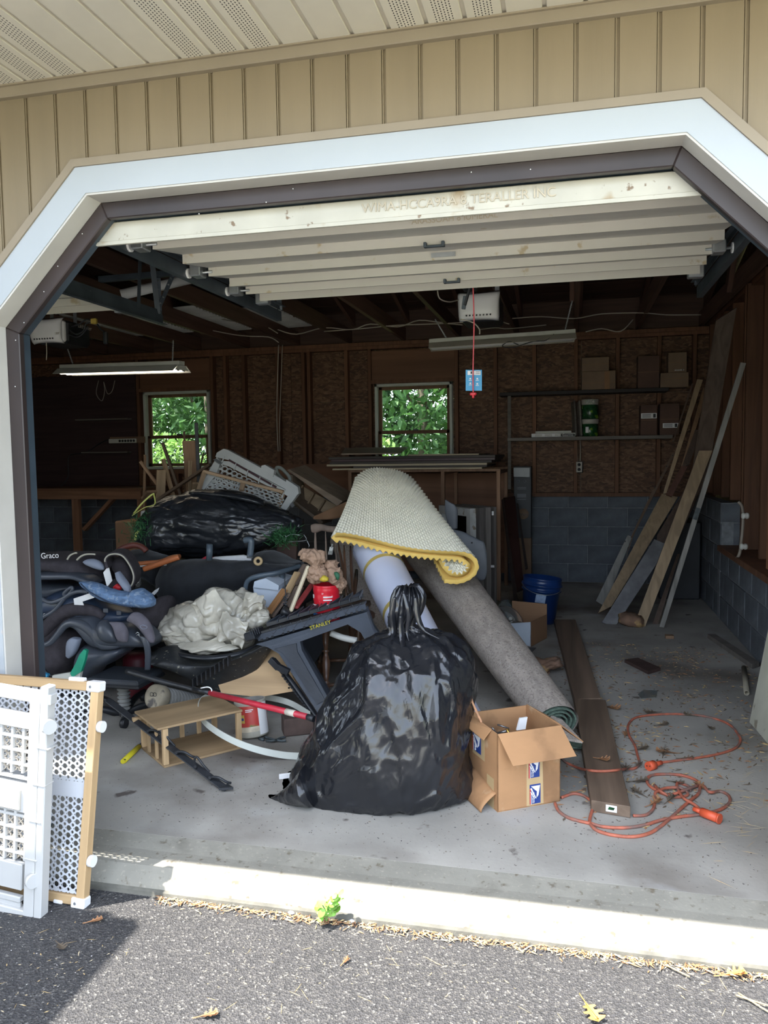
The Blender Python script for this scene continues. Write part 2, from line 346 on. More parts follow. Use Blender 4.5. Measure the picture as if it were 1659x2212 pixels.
# siding boards: vertical, with a raised seam
OUTS = [octa(.10, SH), octa(.10)]
def edge_z(x):
    outl = OUTS[0] if x < (OUTS[0][5].x+OUTS[1][0].x)/2 else OUTS[1]
    if x <= outl[0].x or x >= outl[5].x: return -.1
    for i in range(1, 4):
        if outl[i].x <= x <= outl[i+1].x:
            t = (x-outl[i].x)/(outl[i+1].x-outl[i].x); return outl[i].z+(outl[i+1].z-outl[i].z)*t
    return -.1
SP = .1115; x = -.541-SP*63; k = 0
while x < FX1-.01:
    x1 = x+SP; cuts = sorted({x, x1} | {o.x+e for oo in OUTS for o in oo for e in (-1e-4, 1e-4) if x < o.x+e < x1})
    # split so each plank polygon is simple
    segs = []
    for a, b_ in zip(cuts[:-1], cuts[1:]):
        if b_-a > .001: segs.append((a, b_))
    base = [(a, edge_z(a+1e-5)) for a, _ in segs]
    pts_low = []
    for a, b_ in segs: pts_low += [(a, edge_z(a+1e-5)), (b_, edge_z(b_-1e-5))]
    def prof(xx): # board surface: recess near its left edge
        return FY+.012
    poly = [V((p[0], FY+.014, p[1])) for p in pts_low] + [V((x1, FY+.014, 2.66)), V((x, FY+.014, 2.66))]
    poly = [p for i, p in enumerate(poly) if (p-poly[i-1]).length > .002]
    # face board slightly narrower, then its narrow recessed lap
    def shr(P, a, b_): return [V((min(max(p.x, a), b_), p.y, p.z)) for p in P]
    q = shr(poly, x, x1-.014); q = [p for i, p in enumerate(q) if (p-q[i-1]).length > .002]
    bd = slab('siding_board', q, (0, .02, 0), SID, front)
    zl = edge_z(x1-.007)
    box('siding_seam', (x1-.007, FY+.031, (zl+2.66)/2), (.016, .018, 2.66-zl), SID, front)
    box('seam_bead', (x1-.010, FY+.021, (zl+2.66)/2), (.0035, .012, 2.66-zl), SID, front)
    x = x1
box('siding_channel', ((FX0+FX1)/2, FY+.006, 2.60), (FX1-FX0, .03, .036), SIDJ, front, b=.003)
box('siding_channel', ((FX0+FX1)/2, FY+.001, 2.617), (FX1-FX0, .04, .006), SIDJ, front)
# inner side of the front wall (sheathing + header) seen from inside
ring = octa(.02); 
for s_ in (0, SH): box('header', ((XL+XR)/2+s_, 2.56, 2.43), (XR-XL+.2, .12, .33), STUD, front)
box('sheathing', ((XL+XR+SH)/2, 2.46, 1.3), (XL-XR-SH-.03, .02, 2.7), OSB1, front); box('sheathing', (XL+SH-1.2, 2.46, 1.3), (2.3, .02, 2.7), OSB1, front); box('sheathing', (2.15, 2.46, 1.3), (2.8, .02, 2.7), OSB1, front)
for s, cx in ((-1, XL), (1, XR), (-1, XL+SH), (1, XR+SH)):
    slab('sheathing', [V((cx+s*.02, 2.45, ZT-CH)), V((cx-s*(CH-.02), 2.45, ZT+.02)), V((cx-s*(CH-.02), 2.45, 2.6)), V((cx+s*.3, 2.45, 2.6)), V((cx+s*.3, 2.45, ZT-CH))], (0, .02, 0), OSB1, front)
# dark door frame
dfr = tag(thing('door_frame', 'dark brown painted frame and stop coloured by reflected sky, lining the cut-corner garage opening', 'door frame'))
ring_parts('frame_board', -.058, -.004, FY+.083, FY+.11, DKF, dfr, b=.003)
ring_parts('stop_board', -.050, -.002, FY+.11, FY+.155, DKS, dfr, b=.003)
rs = random.Random(5)
for p in ((633, 408), (575, 437), (1018, 372), (1146, 366), (430, 462), (178, 505), (125, 575), (95, 630), (52, 697), (34, 735), (33, 835)):
    q = at(p[0], p[1], FY+.081); lathe('nail_head', [(.0019, 0), (.0018, .001), (.001, .0015)], WPL, q, dfr, axis=V((0, -1, 0)), seg=8)
# ceiling / soffit
soff = tag(thing('ceiling_soffit', None, None), kind='structure')
def soffit_mat():
    m, t, p = newmat('perforated_soffit'); N = t.nodes; L = t.links
    tc = N.new('ShaderNodeTexCoord'); sp = N.new('ShaderNodeSeparateXYZ'); L.new(tc.outputs['Object'], sp.inputs[0])
    def M(op, a, b_=None, c=None):
        n = N.new('ShaderNodeMath'); n.operation = op
        for i, q in enumerate((a, b_, c)):
            if q is None: continue
            if isinstance(q, (int, float)): n.inputs[i].default_value = q
            else: L.new(q, n.inputs[i])
        return n.outputs[0]
    px_, py_ = .0095, .0125
    xs = M('DIVIDE', sp.outputs[0], px_); row = M('FLOOR', xs); odd = M('MODULO', M('ABSOLUTE', row), 2)
    ys = M('ADD', M('DIVIDE', sp.outputs[1], py_), M('MULTIPLY', odd, .5))
    fx = M('SUBTRACT', M('FRACT', xs), .5); fy = M('SUBTRACT', M('FRACT', ys), .5)
    d = M('SQRT', M('ADD', M('MULTIPLY', M('MULTIPLY', fx, fx), 2.4), M('MULTIPLY', fy, fy)))
    inside = M('LESS_THAN', d, .30); band = M('LESS_THAN', M('ABSOLUTE', sp.outputs[0]), .030); f = M('MULTIPLY', inside, band)
    mx = N.new('ShaderNodeMix'); mx.data_type = 'RGBA'; L.new(f, mx.inputs['Factor']); mx.inputs['A'].default_value = (.60, .56, .47, 1); mx.inputs['B'].default_value = (.02, .02, .02, 1)
    L.new(mx.outputs['Result'], p.inputs['Base Color']); setp(p, Roughness=.5); return m
SOFP = soffit_mat()
xs0 = at(395, 140, FY).x; k = 0
for i in range(-46, 30):
    xa = xs0 + i*SP; vent = (i % 6) in (0, 1, 2)
    vs, fs = bev(boxv(SP-.012, FY-1.64, .012), BOXF, .002)
    mk('soffit_panel', vs, fs, SOFP if vent else SOFM, soff, mw=Matrix.Translation((xa+SP/2, (FY+1.64)/2, 2.625)))
    box('soffit_seam', (xa, (FY+1.64)/2, 2.632), (.014, FY-1.64, .010), SOFM, soff)
box('fascia', ((FX0+FX1)/2, 1.62, 2.64), (FX1-FX0, .03, .19), WHT, soff)
# roof
roof = tag(thing('ceiling', None, None), kind='structure')
RY, RZ, SL = 5.47, 3.72, .36
def rz(y): return 2.78+ (RZ-2.78)*(1-abs(y-RY)/(RY-1.6)) if y < RY else 2.78+(RZ-2.78)*(1-abs(y-RY)/(9.2-RY))
nb = 11
for side in (0, 1):
    y0, y1 = (1.62, RY) if side == 0 else (RY, 9.2)
    for i in range(nb*2):
        a, b_ = y0+(y1-y0)*i/(nb*2), y0+(y1-y0)*(i+1)/(nb*2)-.006
        slab('roof_board', [V((-7.6, a, rz(a))), V((FX1, a, rz(a))), V((FX1, b_, rz(b_))), V((-7.6, b_, rz(b_)))], (0, 0, .02), ROOFW, roof)
slab('roof_felt', [V((-7.7, 1.58, 2.765)), V((FX1+.1, 1.58, 2.765)), V((FX1+.1, RY, RZ+.02)), V((-7.7, RY, RZ+.02))], (0, 0, .03), DGREY, roof)
slab('roof_felt', [V((-7.7, 9.25, 2.765)), V((FX1+.1, 9.25, 2.765)), V((FX1+.1, RY, RZ+.02)), V((-7.7, RY, RZ+.02))], (0, 0, .03), DGREY, roof)
XJ = .045
for k in range(-12, 3):
    xj = XJ+.61*k
    if xj > 1.3: continue
    beam('ceiling_joist', (xj, 2.5, 2.69), (xj, 8.6, 2.69), .04, .14, JOIST, roof)
    for y0, y1 in ((2.5, RY), (8.75, RY)):
        beam('rafter', (xj+.042, y0, rz(y0)-.075), (xj+.042, y1, rz(y1)-.075), .04, .13, JOIST, roof)
    if k % 2 == 0:
        beam('truss_web', (xj-.042, 6.9, 2.66), (xj-.042, 6.2, 3.42), .04, .09, JOIST, roof); beam('truss_web', (xj-.042, 4.0, 2.66), (xj-.042, 4.7, 3.42), .04, .09, JOIST, roof)
# floor with curb lip
prof = [(8.8, 0), (2.60, 0), (2.52, -.004), (2.44, -.016), (2.39, -.018), (2.36, -.026), (2.325, -.055), (2.312, -.075), (2.308, -.16), (8.8, -.16)]
def extr(name, prof, x0, x1, m, parent=None, nx=1):
    vs = []; n = len(prof)
    for i in range(nx+1): vs += [V((x0+(x1-x0)*i/nx, p[0], p[1])) for p in prof]
    fs = [(i*n+j, (i+1)*n+j, (i+1)*n+(j+1) % n, i*n+(j+1) % n) for i in range(nx) for j in range(n)]+[tuple(range(n-1, -1, -1)), tuple(nx*n+j for j in range(n))]
    return mk(name, vs, fs, m, parent)
fl = extr('floor', [(8.8, 0), (2.52, 0), (2.52, -.16), (8.8, -.16)], -7.6, 1.6, CONC); tag(fl, kind='structure')
cb = extr('threshold_curb', [(2.52, -.0005), (2.50, -.005), (2.44, -.016), (2.39, -.018), (2.36, -.026), (2.34, -.042), (2.318, -.066), (2.312, -.08), (2.308, -.16), (2.52, -.16)], -7.6, 3.4, CURB); tag(cb, kind='structure')
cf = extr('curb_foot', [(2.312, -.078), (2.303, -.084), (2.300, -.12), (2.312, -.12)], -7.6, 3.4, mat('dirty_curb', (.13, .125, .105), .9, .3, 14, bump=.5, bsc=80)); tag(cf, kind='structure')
# asphalt
def asphalt_mat():
    m, t, p = newmat('asphalt'); N = t.nodes; L = t.links
    tc = N.new('ShaderNodeTexCoord'); vo = N.new('ShaderNodeTexVoronoi'); vo.inputs['Scale'].default_value = 170; L.new(tc.outputs['Object'], vo.inputs['Vector'])
    sx = N.new('ShaderNodeSeparateColor'); L.new(vo.outputs['Color'], sx.inputs[0]); cr = N.new('ShaderNodeValToRGB'); L.new(sx.outputs[0], cr.inputs[0])
    e = cr.color_ramp.elements; e[0].color = (.026, .026, .028, 1); e[1].color = (.17, .165, .155, 1); e[1].position = .99; e.new(.55).color = (.047, .046, .049, 1); e.new(.93).color = (.075, .072, .07, 1)
    nz = N.new('ShaderNodeTexNoise'); nz.inputs['Scale'].default_value = 2.2; nz.inputs['Detail'].default_value = 6; L.new(tc.outputs['Object'], nz.inputs['Vector'])
    mr = N.new('ShaderNodeMapRange'); mr.inputs['To Min'].default_value = .7; mr.inputs['To Max'].default_value = 1.3; L.new(nz.outputs['Fac'], mr.inputs['Value'])
    hs = N.new('ShaderNodeHueSaturation'); L.new(cr.outputs[0], hs.inputs['Color']); L.new(mr.outputs[0], hs.inputs['Value']); L.new(hs.outputs[0], p.inputs['Base Color'])
    bp = N.new('ShaderNodeBump'); bp.inputs['Strength'].default_value = .9; bp.inputs['Distance'].default_value = .006; L.new(vo.outputs['Distance'], bp.inputs['Height']); L.new(bp.outputs[0], p.inputs['Normal']); setp(p, Roughness=.8); return m
ASPH = asphalt_mat()
ag = mk('ground_driveway', [(-8.5, -1.2, -.1), (4.5, -1.2, -.1), (4.5, 2.32, -.1), (-8.5, 2.32, -.1)], [(0, 1, 2, 3)], ASPH); tag(ag, kind='structure')
BOUNCE = mat('bounce_gravel', (.50, .46, .38), .9, .15, 6, bump=.4)  # unseen pale ground behind the camera, added to bounce light onto the soffit
gg = mk('ground_gravel', [(-40, -30, -.13), (40, -30, -.13), (40, 60, -.13), (-40, 60, -.13)], [(0, 1, 2, 3)], mat('lawn_ground', (.16, .20, .07), .95, .3, 3)); tag(gg, kind='structure')
g2 = mk('ground_bounce_apron', [(-9, -10, -.11), (12, -10, -.11), (12, -1.2, -.11), (-9, -1.2, -.11)], [(0, 1, 2, 3)], BOUNCE); tag(g2, kind='structure')

# ---- back wall ----
BY = 8.55; bw = tag(thing('wall_back', None, None), kind='structure')
WINS = [(-4.94, -4.09, 1.24, 2.15), (-2.11, -1.25, 1.24, 2.15)]
def wall_rects(x0, x1, z0, z1, y, t, m, parent, name):
    xs = [x0]+[v for wn in WINS for v in wn[:2] if x0 < v < x1]+[x1]
    for a, b_ in zip(xs[:-1], xs[1:]):
        hole = [wn for wn in WINS if abs(a-wn[0]) < 1e-6 and abs(b_-wn[1]) < 1e-6]
        n = max(1, round((b_-a)/1.22)); 
        if hole:
            wn = hole[0]
            box(name, ((a+b_)/2, y, (z0+wn[2])/2), (b_-a-.004, t, wn[2]-z0), m, parent); box(name, ((a+b_)/2, y, (z1+wn[3])/2), (b_-a-.004, t, z1-wn[3]), m, parent)
        else:
            for i in range(n):
                u, v = a+(b_-a)*i/n, a+(b_-a)*(i+1)/n
                for za, zb in ((z0, 1.97), (1.97, z1)): box(name, ((u+v)/2, y, (za+zb)/2), (v-u-.004, t, zb-za-.004), m, parent)
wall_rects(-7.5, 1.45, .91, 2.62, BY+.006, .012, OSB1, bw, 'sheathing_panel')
box('outer_siding', (-6.2, BY+.04, 1.8), (2.5, .03, 1.9), SID, bw); box('outer_siding', (-3.1, BY+.04, 1.8), (1.95, .03, 1.9), SID, bw); box('outer_siding', (.2, BY+.04, 1.8), (2.85, .03, 1.9), SID, bw)
box('eave_board', (-3.0, BY+.02, 2.78), (9.0, .02, .34), ROOFW, bw); box('top_plate', (-3.0, BY-.045, 2.585), (9.0, .09, .038), STUD, bw); box('top_plate', (-3.0, BY-.045, 2.547), (9.0, .09, .036), STUD, bw, b=.002)
box('bottom_plate', (-3.0, BY-.05, .93), (9.0, .11, .04), STUD, bw)
studx = [at(p, 850, BY-.09).x for p in (486, 526, 599, 655, 667, 748, 1070, 1154, 1244, 1334, 1424, 1500)]
for x in studx: beam('stud', (x, BY-.045, .95), (x, BY-.045, 2.53), .038, .088, STUD, bw, up=V((1, 0, 0)), roll=pi/2)
for wx0, wx1, wz0, wz1 in WINS:
    for x in (wx0-.05, wx1+.05): beam('stud', (x, BY-.045, .95), (x, BY-.045, 2.53), .038, .088, STUD, bw, up=V((1, 0, 0)), roll=pi/2)
    box('window_header', ((wx0+wx1)/2, BY-.03, 2.34), (wx1-wx0+.06, .06, .34), PLYW, bw); box('window_header', ((wx0+wx1)/2, BY-.05, 2.17), (wx1-wx0+.06, .09, .038), STUD, bw)
    box('rough_sill', ((wx0+wx1)/2, BY-.05, 1.21), (wx1-wx0+.06, .09, .05), STUD, bw)
    for x in (-.43, 0, .43): beam('cripple_stud', ((wx0+wx1)/2+x, BY-.045, .95), ((wx0+wx1)/2+x, BY-.045, 1.19), .038, .088, STUD, bw, up=V((1, 0, 0)), roll=pi/2)
# plywood sheet low on the wall centre, dark pegboard panel on the left
box('plywood_sheet', (-2.45, BY-.097, 1.11), (2.44, .012, .34), PLYW, bw)
PEG = wood('dark_panel', (.042, .026, .026), axis='X', rough=.5)
box('panel_sheet', (-6.22, BY-.097, 1.66), (2.42, .01, 1.42), PEG, bw)
def blocks(parent, a, b_, z1, nrm, off=0.0, rows=None, name='concrete_block'):
    """block courses between ground points a-b, faces on that line, nrm = inward normal"""
    a, b_ = V(a), V(b_); L = (b_-a).length; d = (b_-a)/L; H = .197; r = 0; z = 0
    proto = {}
    while z < z1-.01:
        h = min(H, z1-z); x = -(.2 if r % 2 else 0)-off
        while x < L:
            u, v = max(0, x), min(L, x+.4)
            if v-u > .03:
                key = (round(v-u, 3), round(h, 3))
                c = a+d*((u+v)/2)+V((0, 0, z+h/2))-nrm*.045
                if key not in proto:
                    vs, fs = bev(boxv(v-u-.010, .09, h-.010), BOXF, .004); o = mk(name, vs, fs, BLKM, None); proto[key] = o.data
                else: o = bpy.data.objects.new(name, proto[key]); COL.objects.link(o)
                ang = math.atan2(d.y, d.x); o.matrix_world = Matrix.Translation(c+nrm*random.Random(r*91+int(x*10)).uniform(-.002, .002)) @ Matrix.Rotation(ang, 4, 'Z'); adopt(o, parent)
            x += .4
        z += H+.0; r += 1
    mp_ = (a+b_)/2+V((0, 0, z1/2))-nrm*.052; o = box('mortar_bed', mp_, (L, .09, z1), MORT, parent, rot=(0, 0, math.atan2(d.y, d.x)))
blocks(bw, (-7.5, BY-.05, 0), (1.28, BY-.05, 0), .912, V((0, -1, 0)), off=.13)
# ---- right wall ----
rw = tag(thing('wall_right', None, None), kind='structure')
WX = 1.18
blocks(rw, (WX, 2.55, 0), (WX, 6.8, 0), .56, V((-1, 0, 0)), off=.1)
blocks(rw, (WX, 6.8, 0), (WX, 8.5, 0), .95, V((-1, 0, 0)), off=.1)
blocks(rw, (WX, 6.8, 0), (1.42, 6.8, 0), .95, V((0, -1, 0)))
box('sill_board', (1.29, 4.65, .585), (.27, 4.3, .045), STUD, rw, b=.003)
box('sheathing_panel', (1.42, 5.5, 1.6), (.02, 6.2, 2.1), PLYW, rw)
for y in (2.7, 3.1, 3.5, 3.9, 4.3, 4.7, 7.2, 7.6, 8.0, 8.35): beam('stud', (1.36, y, .6 if y < 6.8 else .95), (1.36, y, 2.6), .09, .04, STUD, rw)
for y in (5.16, 5.22, 5.32, 5.44): beam('post_board', (1.30, y, .61), (1.30, y, 2.62), .15, .055, STUDB, rw)
for y in (5.95, 6.5, 6.58): beam('stud', (1.34, y, .61), (1.34, y, 2.62), .11, .045, STUD, rw)
box('top_plate', (1.36, 5.5, 2.62), (.1, 6.2, .04), STUD, rw)
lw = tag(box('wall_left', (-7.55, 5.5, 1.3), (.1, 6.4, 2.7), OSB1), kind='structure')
for gx in (1.50, -7.62):
    slab('gable_panel', [V((gx, 2.5, 2.6)), V((gx, 8.7, 2.6)), V((gx, 8.7, 2.9)), V((gx, RY, RZ-.04)), V((gx, 2.5, 2.95))], (.02, 0, 0), OSB1, rw)
slab('outer_siding', [V((1.46, 2.45, -.1)), V((1.46, 8.7, -.1)), V((1.46, 8.7, 2.7)), V((1.46, 2.45, 2.7))], (.03, 0, 0), SID, rw)
# ---- windows ----
def glass_mat():
    m = bpy.data.materials.new('window_glass'); m.use_nodes = True; t = m.node_tree; N = t.nodes; L = t.links; N.clear()
    o = N.new('ShaderNodeOutputMaterial'); a = N.new('ShaderNodeBsdfTransparent'); a.inputs[0].default_value = (.90, .96, .92, 1); g = N.new('ShaderNodeBsdfGlossy'); g.inputs['Roughness'].default_value = .03
    lw_ = N.new('ShaderNodeLayerWeight'); lw_.inputs[0].default_value = .25; mx = N.new('ShaderNodeMixShader'); L.new(lw_.outputs['Fresnel'], mx.inputs[0]); L.new(a.outputs[0], mx.inputs[1]); L.new(g.outputs[0], mx.inputs[2]); L.new(mx.outputs[0], o.inputs[0]); return m
GLASS = glass_mat()
SASH = wood('sash_wood', (.16, .085, .05)); LINER = mat('jamb_liner', (.50, .53, .48), .5, .08)
for i, (x0, x1, z0, z1) in enumerate(WINS):
    wn = tag(thing('window_%d' % (i+1), None, None, ((x0+x1)/2, BY, z0)), kind='structure')
    f = .03
    for nm, c, s in (('window_frame', ((x0+x1)/2, BY+.0, z1-f/2), (x1-x0, .13, f)), ('window_sill', ((x0+x1)/2, BY-.01, z0+f/2), (x1-x0+.03, .16, f)), ('window_frame', (x0+f/2, BY, (z0+z1)/2), (f, .13, z1-z0)), ('window_frame', (x1-f/2, BY, (z0+z1)/2), (f, .13, z1-z0))):
        box(nm, c, s, LINER, wn, b=.003)
    zm = z0+(z1-z0)*(.42 if i == 0 else .42)
    for sn, (a, b_, yy) in enumerate(((zm-.02, z1-f, BY+.02), (z0+f, zm+.012, BY-.015))):
        sh = box('sash', ((x0+x1)/2, yy, b_-.017), (x1-x0-2*f, .03, .034), SASH, wn, b=.003)
        box('sash_rail', ((x0+x1)/2, yy, a+.02), (x1-x0-2*f, .03, .035), SASH, sh); 
        for x in (x0+f+.018, x1-f-.018): box('sash_stile', (x, yy, (a+b_)/2), (.036, .03, b_-a), SASH, sh)
        box('pane', ((x0+x1)/2, yy, (a+b_)/2), (x1-x0-2*f-.06, .004, b_-a-.05), GLASS, sh)
    box('sash_lock', ((x0+x1)/2+.02, BY-.03, zm+.02), (.06, .03, .014), DSTEEL, wn, b=.003)
# ================= overhead doors, tracks, openers, lamps =================
LIPS = [2.66, 2.80, 3.04, 3.28, 3.50, 3.69, 3.87]
ZD = 2.18
def overhead_door(s, label):
    d = thing('overhead_door', label, 'garage door', (s-.5, 2.6, ZD), 'raised overhead garage doors')
    x0, x1 = -1.60+s, .585+s
    box('bottom_rail', ((x0+x1)/2-.01, 2.515, ZD-.020), (x1-x0+.02, .035, .066), DOORD, d, b=.003)
    box('weather_strip', ((x0+x1)/2-.01, 2.50, ZD-.058), (x1-x0, .012, .012), DOORD, d)
    ys = LIPS+[4.02]
    vs = []
    for i in range(1, len(ys)-1):
        a, b_ = ys[i], ys[i+1]
        xa = x0+.035
        q = [V((0, a, ZD-.004)), V((0, a, ZD+.036)), V((0, b_+.004, ZD+.05)), V((0, b_+.004, ZD+.034))]
        slab('door_panel', [p+V((xa, 0, 0)) for p in q], (x1-.02-xa, 0, 0), DOORW, d)
    q = [V((x0+.01, 2.53, ZD-.014)), V((x0+.01, 2.53, ZD+.04)), V((x0+.01, 2.81, ZD+.05)), V((x0+.01, 2.81, ZD+.034))]
    slab('door_panel', q, (x1-x0-.02, 0, 0), DOORW, d)
    for px, py, yy, wd in ((938, 534, 3.03, .075), (976, 588, 3.68, .07)):   # handles
        c = V((at(px, py, yy).x+s, yy, ZD-.012)); hb = box('lift_handle', c, (wd, .018, .008), DSTEEL, d, b=.002); 
        for e in (-1, 1): box('handle_foot', c+V((e*wd*.46, 0, .006)), (.012, .022, .02), DSTEEL, hb, b=.002)
    box('maker_plate', (at(960, 565, 3.3).x+s, 3.27, ZD+.014), (.10, .004, .018), STEEL, d)
    for e, yy in ((0, 2.80), (0, 3.28), (0, 3.69), (1, 3.06), (1, 3.50)):
        xx = x0-.015 if e == 0 else x1-.005; h = box('roller_bracket', (xx, yy, ZD+.02), (.05, .07, .05), STEEL, d, b=.004); rod('roller_stem', (xx-.05, yy, ZD+.015), (xx+.07, yy, ZD+.015), .006, STEEL, h); rod('roller', (xx+(-.055 if e == 0 else .05), yy, ZD+.015), (xx+(-.04 if e == 0 else .065), yy, ZD+.015), .022, WPL, h)
    for e in (0, 1): xx = x0+.03 if e == 0 else x1-.03; box('corner_bracket', (xx, 3.93, ZD+.02), (.07, .05, .06), STEEL, d, b=.004)
    return d
od_ = overhead_door(0, 'raised off-white overhead garage door above the pile, dirty bottom rail')
FNT = mat('faint_print', (.44, .38, .28), .6)
for yy, tx, xx in ((2.494, 'WIMA-HCCA9RA 8 TERALLER INC', -.35), (2.798, 'ARASSOAH 8 IUMERAL', -.4)): text('lettering', tx, .040 if yy < 2.6 else .03, FNT, (xx, yy, ZD-.018 if yy < 2.6 else ZD+.018), (1, 0, 0), (0, 0, 1), od_, mirror=False)
overhead_door(SH, 'far left raised white garage door glimpsed beside the blue-grey track')
def track(x, ya, yb, z, label, sgn):
    t = thing('door_track', label, 'track', (x, ya, z), 'garage door tracks')
    p = [V((0, 0)) for _ in ()]
    prof = [(.0, -.028), (0, .028), (-.003*sgn, .028), (-.003*sgn, -.025), (-.030*sgn, -.025), (-.030*sgn, -.028)]
    slab('track_channel', [V((x+a, ya, z+b_)) for a, b_ in prof], (0, yb-ya, 0), DSTEEL, t)
    slab('track_angle', [V((x+.004*sgn, ya+.1, z+.03)), V((x+.004*sgn, ya+.1, z+.055)), V((x+.03*sgn, ya+.1, z+.055)), V((x+.03*sgn, ya+.1, z+.051)), V((x+.008*sgn, ya+.1, z+.051)), V((x+.008*sgn, ya+.1, z+.03))], (0, yb-ya-.1, 0), DSTEEL, t)
    # curve down beside the jamb
    cv = [V((x, ya, z)), V((x, ya-.10, z-.03)), V((x, 2.62, z-.16)), V((x, 2.60, z-.4))]
    if x > -3 and False: tube('track_bend', cv, .012, DSTEEL, t)
    for yy in (yb-.25,):
        for e in (0, .07): beam('track_hanger', (x+.005*sgn, yy+e*3, z+.03), (x+.03, yy+e, 2.66), .03, .004, DSTEEL, t, b=0)
    return t
track(-1.665, 2.62, 4.45, ZD+.02, 'blue-grey steel track along the left side of the raised door', 1)
track(.635, 2.62, 4.45, ZD+.02, 'steel track at the right side of the raised door', -1)
track(-2.30, 2.7, 4.2, 2.17, 'dark steel track below the perforated hanger of the left bay', -1)
hg = thing('track_support', 'dark perforated angle-iron hanger between the two bays', 'bracket', at(345, 605, 4.4))
a, b_ = at(215, 604, 4.4), at(398, 588, 4.4); beam('cross_angle', a, b_, .035, .035, DSTEEL, hg)
beam('hanger_strap', at(341, 592, 4.4), at(346, 700, 4.55), .028, .004, DSTEEL, hg, b=0); beam('hanger_strap', at(375, 590, 4.4), at(342, 668, 4.5), .028, .004, DSTEEL, hg, b=0)
for k in range(5):
    for (u, v) in (((341, 596), (345, 695)), ((373, 595), (345, 662))):
        t_ = (k+.5)/5; q = at(u[0]+(v[0]-u[0])*t_, u[1]+(v[1]-u[1])*t_, 4.40); rod('bolt', q, q+V((0, -.008, 0)), .005, STEEL, hg, seg=6)
# openers
def opener(s, y, label):
    o = thing('door_opener', label, 'door opener', (-.52+s, y, 2.26), 'door openers under the rafters')
    c = V((-.585+s, y, 2.325)); OPW = 0.275
    box('motor_housing', c+V((.0, .14, .0)), (.26, .30, .17), BLACK, o, b=.02)
    # curved white light lens at the front
    def f(u, v):
        x = (u-.5)*OPW; z = (v-.5)*.175; q = 1-(2*u-1)**4*.5-(2*v-1)**4*.6
        return c+V((x*(1-.07*(1-v)), -.05-.07*q, z+.012*(2*u-1)**2*(1 if v > .5 else -.5)))
    ln = grid('light_lens', f, 16, 12, WPL, o, thick=.004)
    box('lens_back', c+V((0, -.03, 0)), (OPW*.93, .04, .155), WPL, o, b=.01)
    for k in range(8): box('vent_slot', c+V((-.075+k*.022, -.112, -.062)), (.009, .006, .010), BLACK, ln, rot=(0, .3, 0))
    box('rail', c+V((-.04, -1.3, .09)), (.035, 2.5, .035), DSTEEL, o)
    for e in (-.1, .1): beam('mounting_strap', c+V((e, .14, .08)), c+V((e, .14, .33)), .03, .004, STEEL, o, b=0)
    return o
op1 = opener(0, 5.25, 'white-fronted door opener hanging behind the raised door near the red cord')
op2 = opener(-3.2, 5.25, 'grey and black door opener at far left above the dark frame')
text('lettering', 'LiftMaster', .042, WIREW, op2.location+V((.15, .09, .105)), (0, 1, 0), (0, 0, 1), op2)
text('lettering', 'LiftMaster', .034, WIREW, V(op2.location)+V((.0, -.108+.0, .04)), (1, 0, 0), (0, 0, 1), op2)
# trolley arm, red release cord
trl = thing('trolley_arm', 'black trolley arm in front of the white opener lens', 'opener arm', at(1008, 640, 4.1))
beam('arm_bar', at(1015, 622, 4.1), at(1004, 660, 4.1), .022, .012, BLACK, trl); beam('arm_bar', at(1005, 640, 4.1), at(1001, 668, 4.1), .014, .02, DSTEEL, trl); box('trolley', at(1014, 618, 4.15), (.07, .12, .04), BLACK, trl, b=.005)
RED = mat('red_plastic', (.55, .02, .03), .35, .1); CORDR = mat('red_cord', (.62, .10, .12), .7, .15, 60)
rc = thing('release_cord', 'thin red pull cord with red handle hanging in front of the window wall', 'cord', at(1022, 850, 3.95))
tube('cord', [at(1022, 622, 3.95), at(1024, 700, 3.95), at(1022, 790, 3.95), at(1022, 848, 3.95)], .0032, CORDR, rc)
h = at(1022, 851, 3.95); box('pull_handle', h, (.034, .014, .015), RED, rc, b=.005); box('pull_handle_grip', h+V((0, 0, -.012)), (.012, .012, .02), RED, rc, b=.004)
BLUE = mat('blue_card', (.03, .27, .50), .45, .05)
bc = thing('warning_card', 'blue instruction card strung on the red cord', 'tag', at(1023, 820, 3.96))
q = [at(1006, 799, 3.97), at(1041, 799, 3.97), at(1041, 844, 3.97), at(1006, 844, 3.97)]
fl_ = flat('card_sheet', q, BLUE, bc, t=.001, toward=CAM); PAPER = mat('white_paper', (.72, .72, .72), .7, .04); INK = mat('black_ink', (.02, .02, .025), .6, .1)
flat('card_panel', [at(1010, 801, 3.966), at(1038, 801, 3.966), at(1038, 810, 3.966), at(1010, 810, 3.966)], PAPER, bc, t=.0006, toward=CAM)
for px, py, wd, hh in ((1018, 805, 3, 5), (1032, 803.5, 9, 1), (1032, 807, 9, 1)): p_ = at(px, py, 3.962); box('print_mark', p_, (wd*.0023, .0006, hh*.0023), INK, bc)
for px, py in ((1016, 818), (1031, 818), (1016, 828), (1031, 829)):
    p_ = at(px, py, 3.966); box('print_mark', p_, (.008, .0006, .007), PAPER, bc); box('print_mark', p_+V((0, 0, -.008)), (.016, .0006, .0025), PAPER, bc)
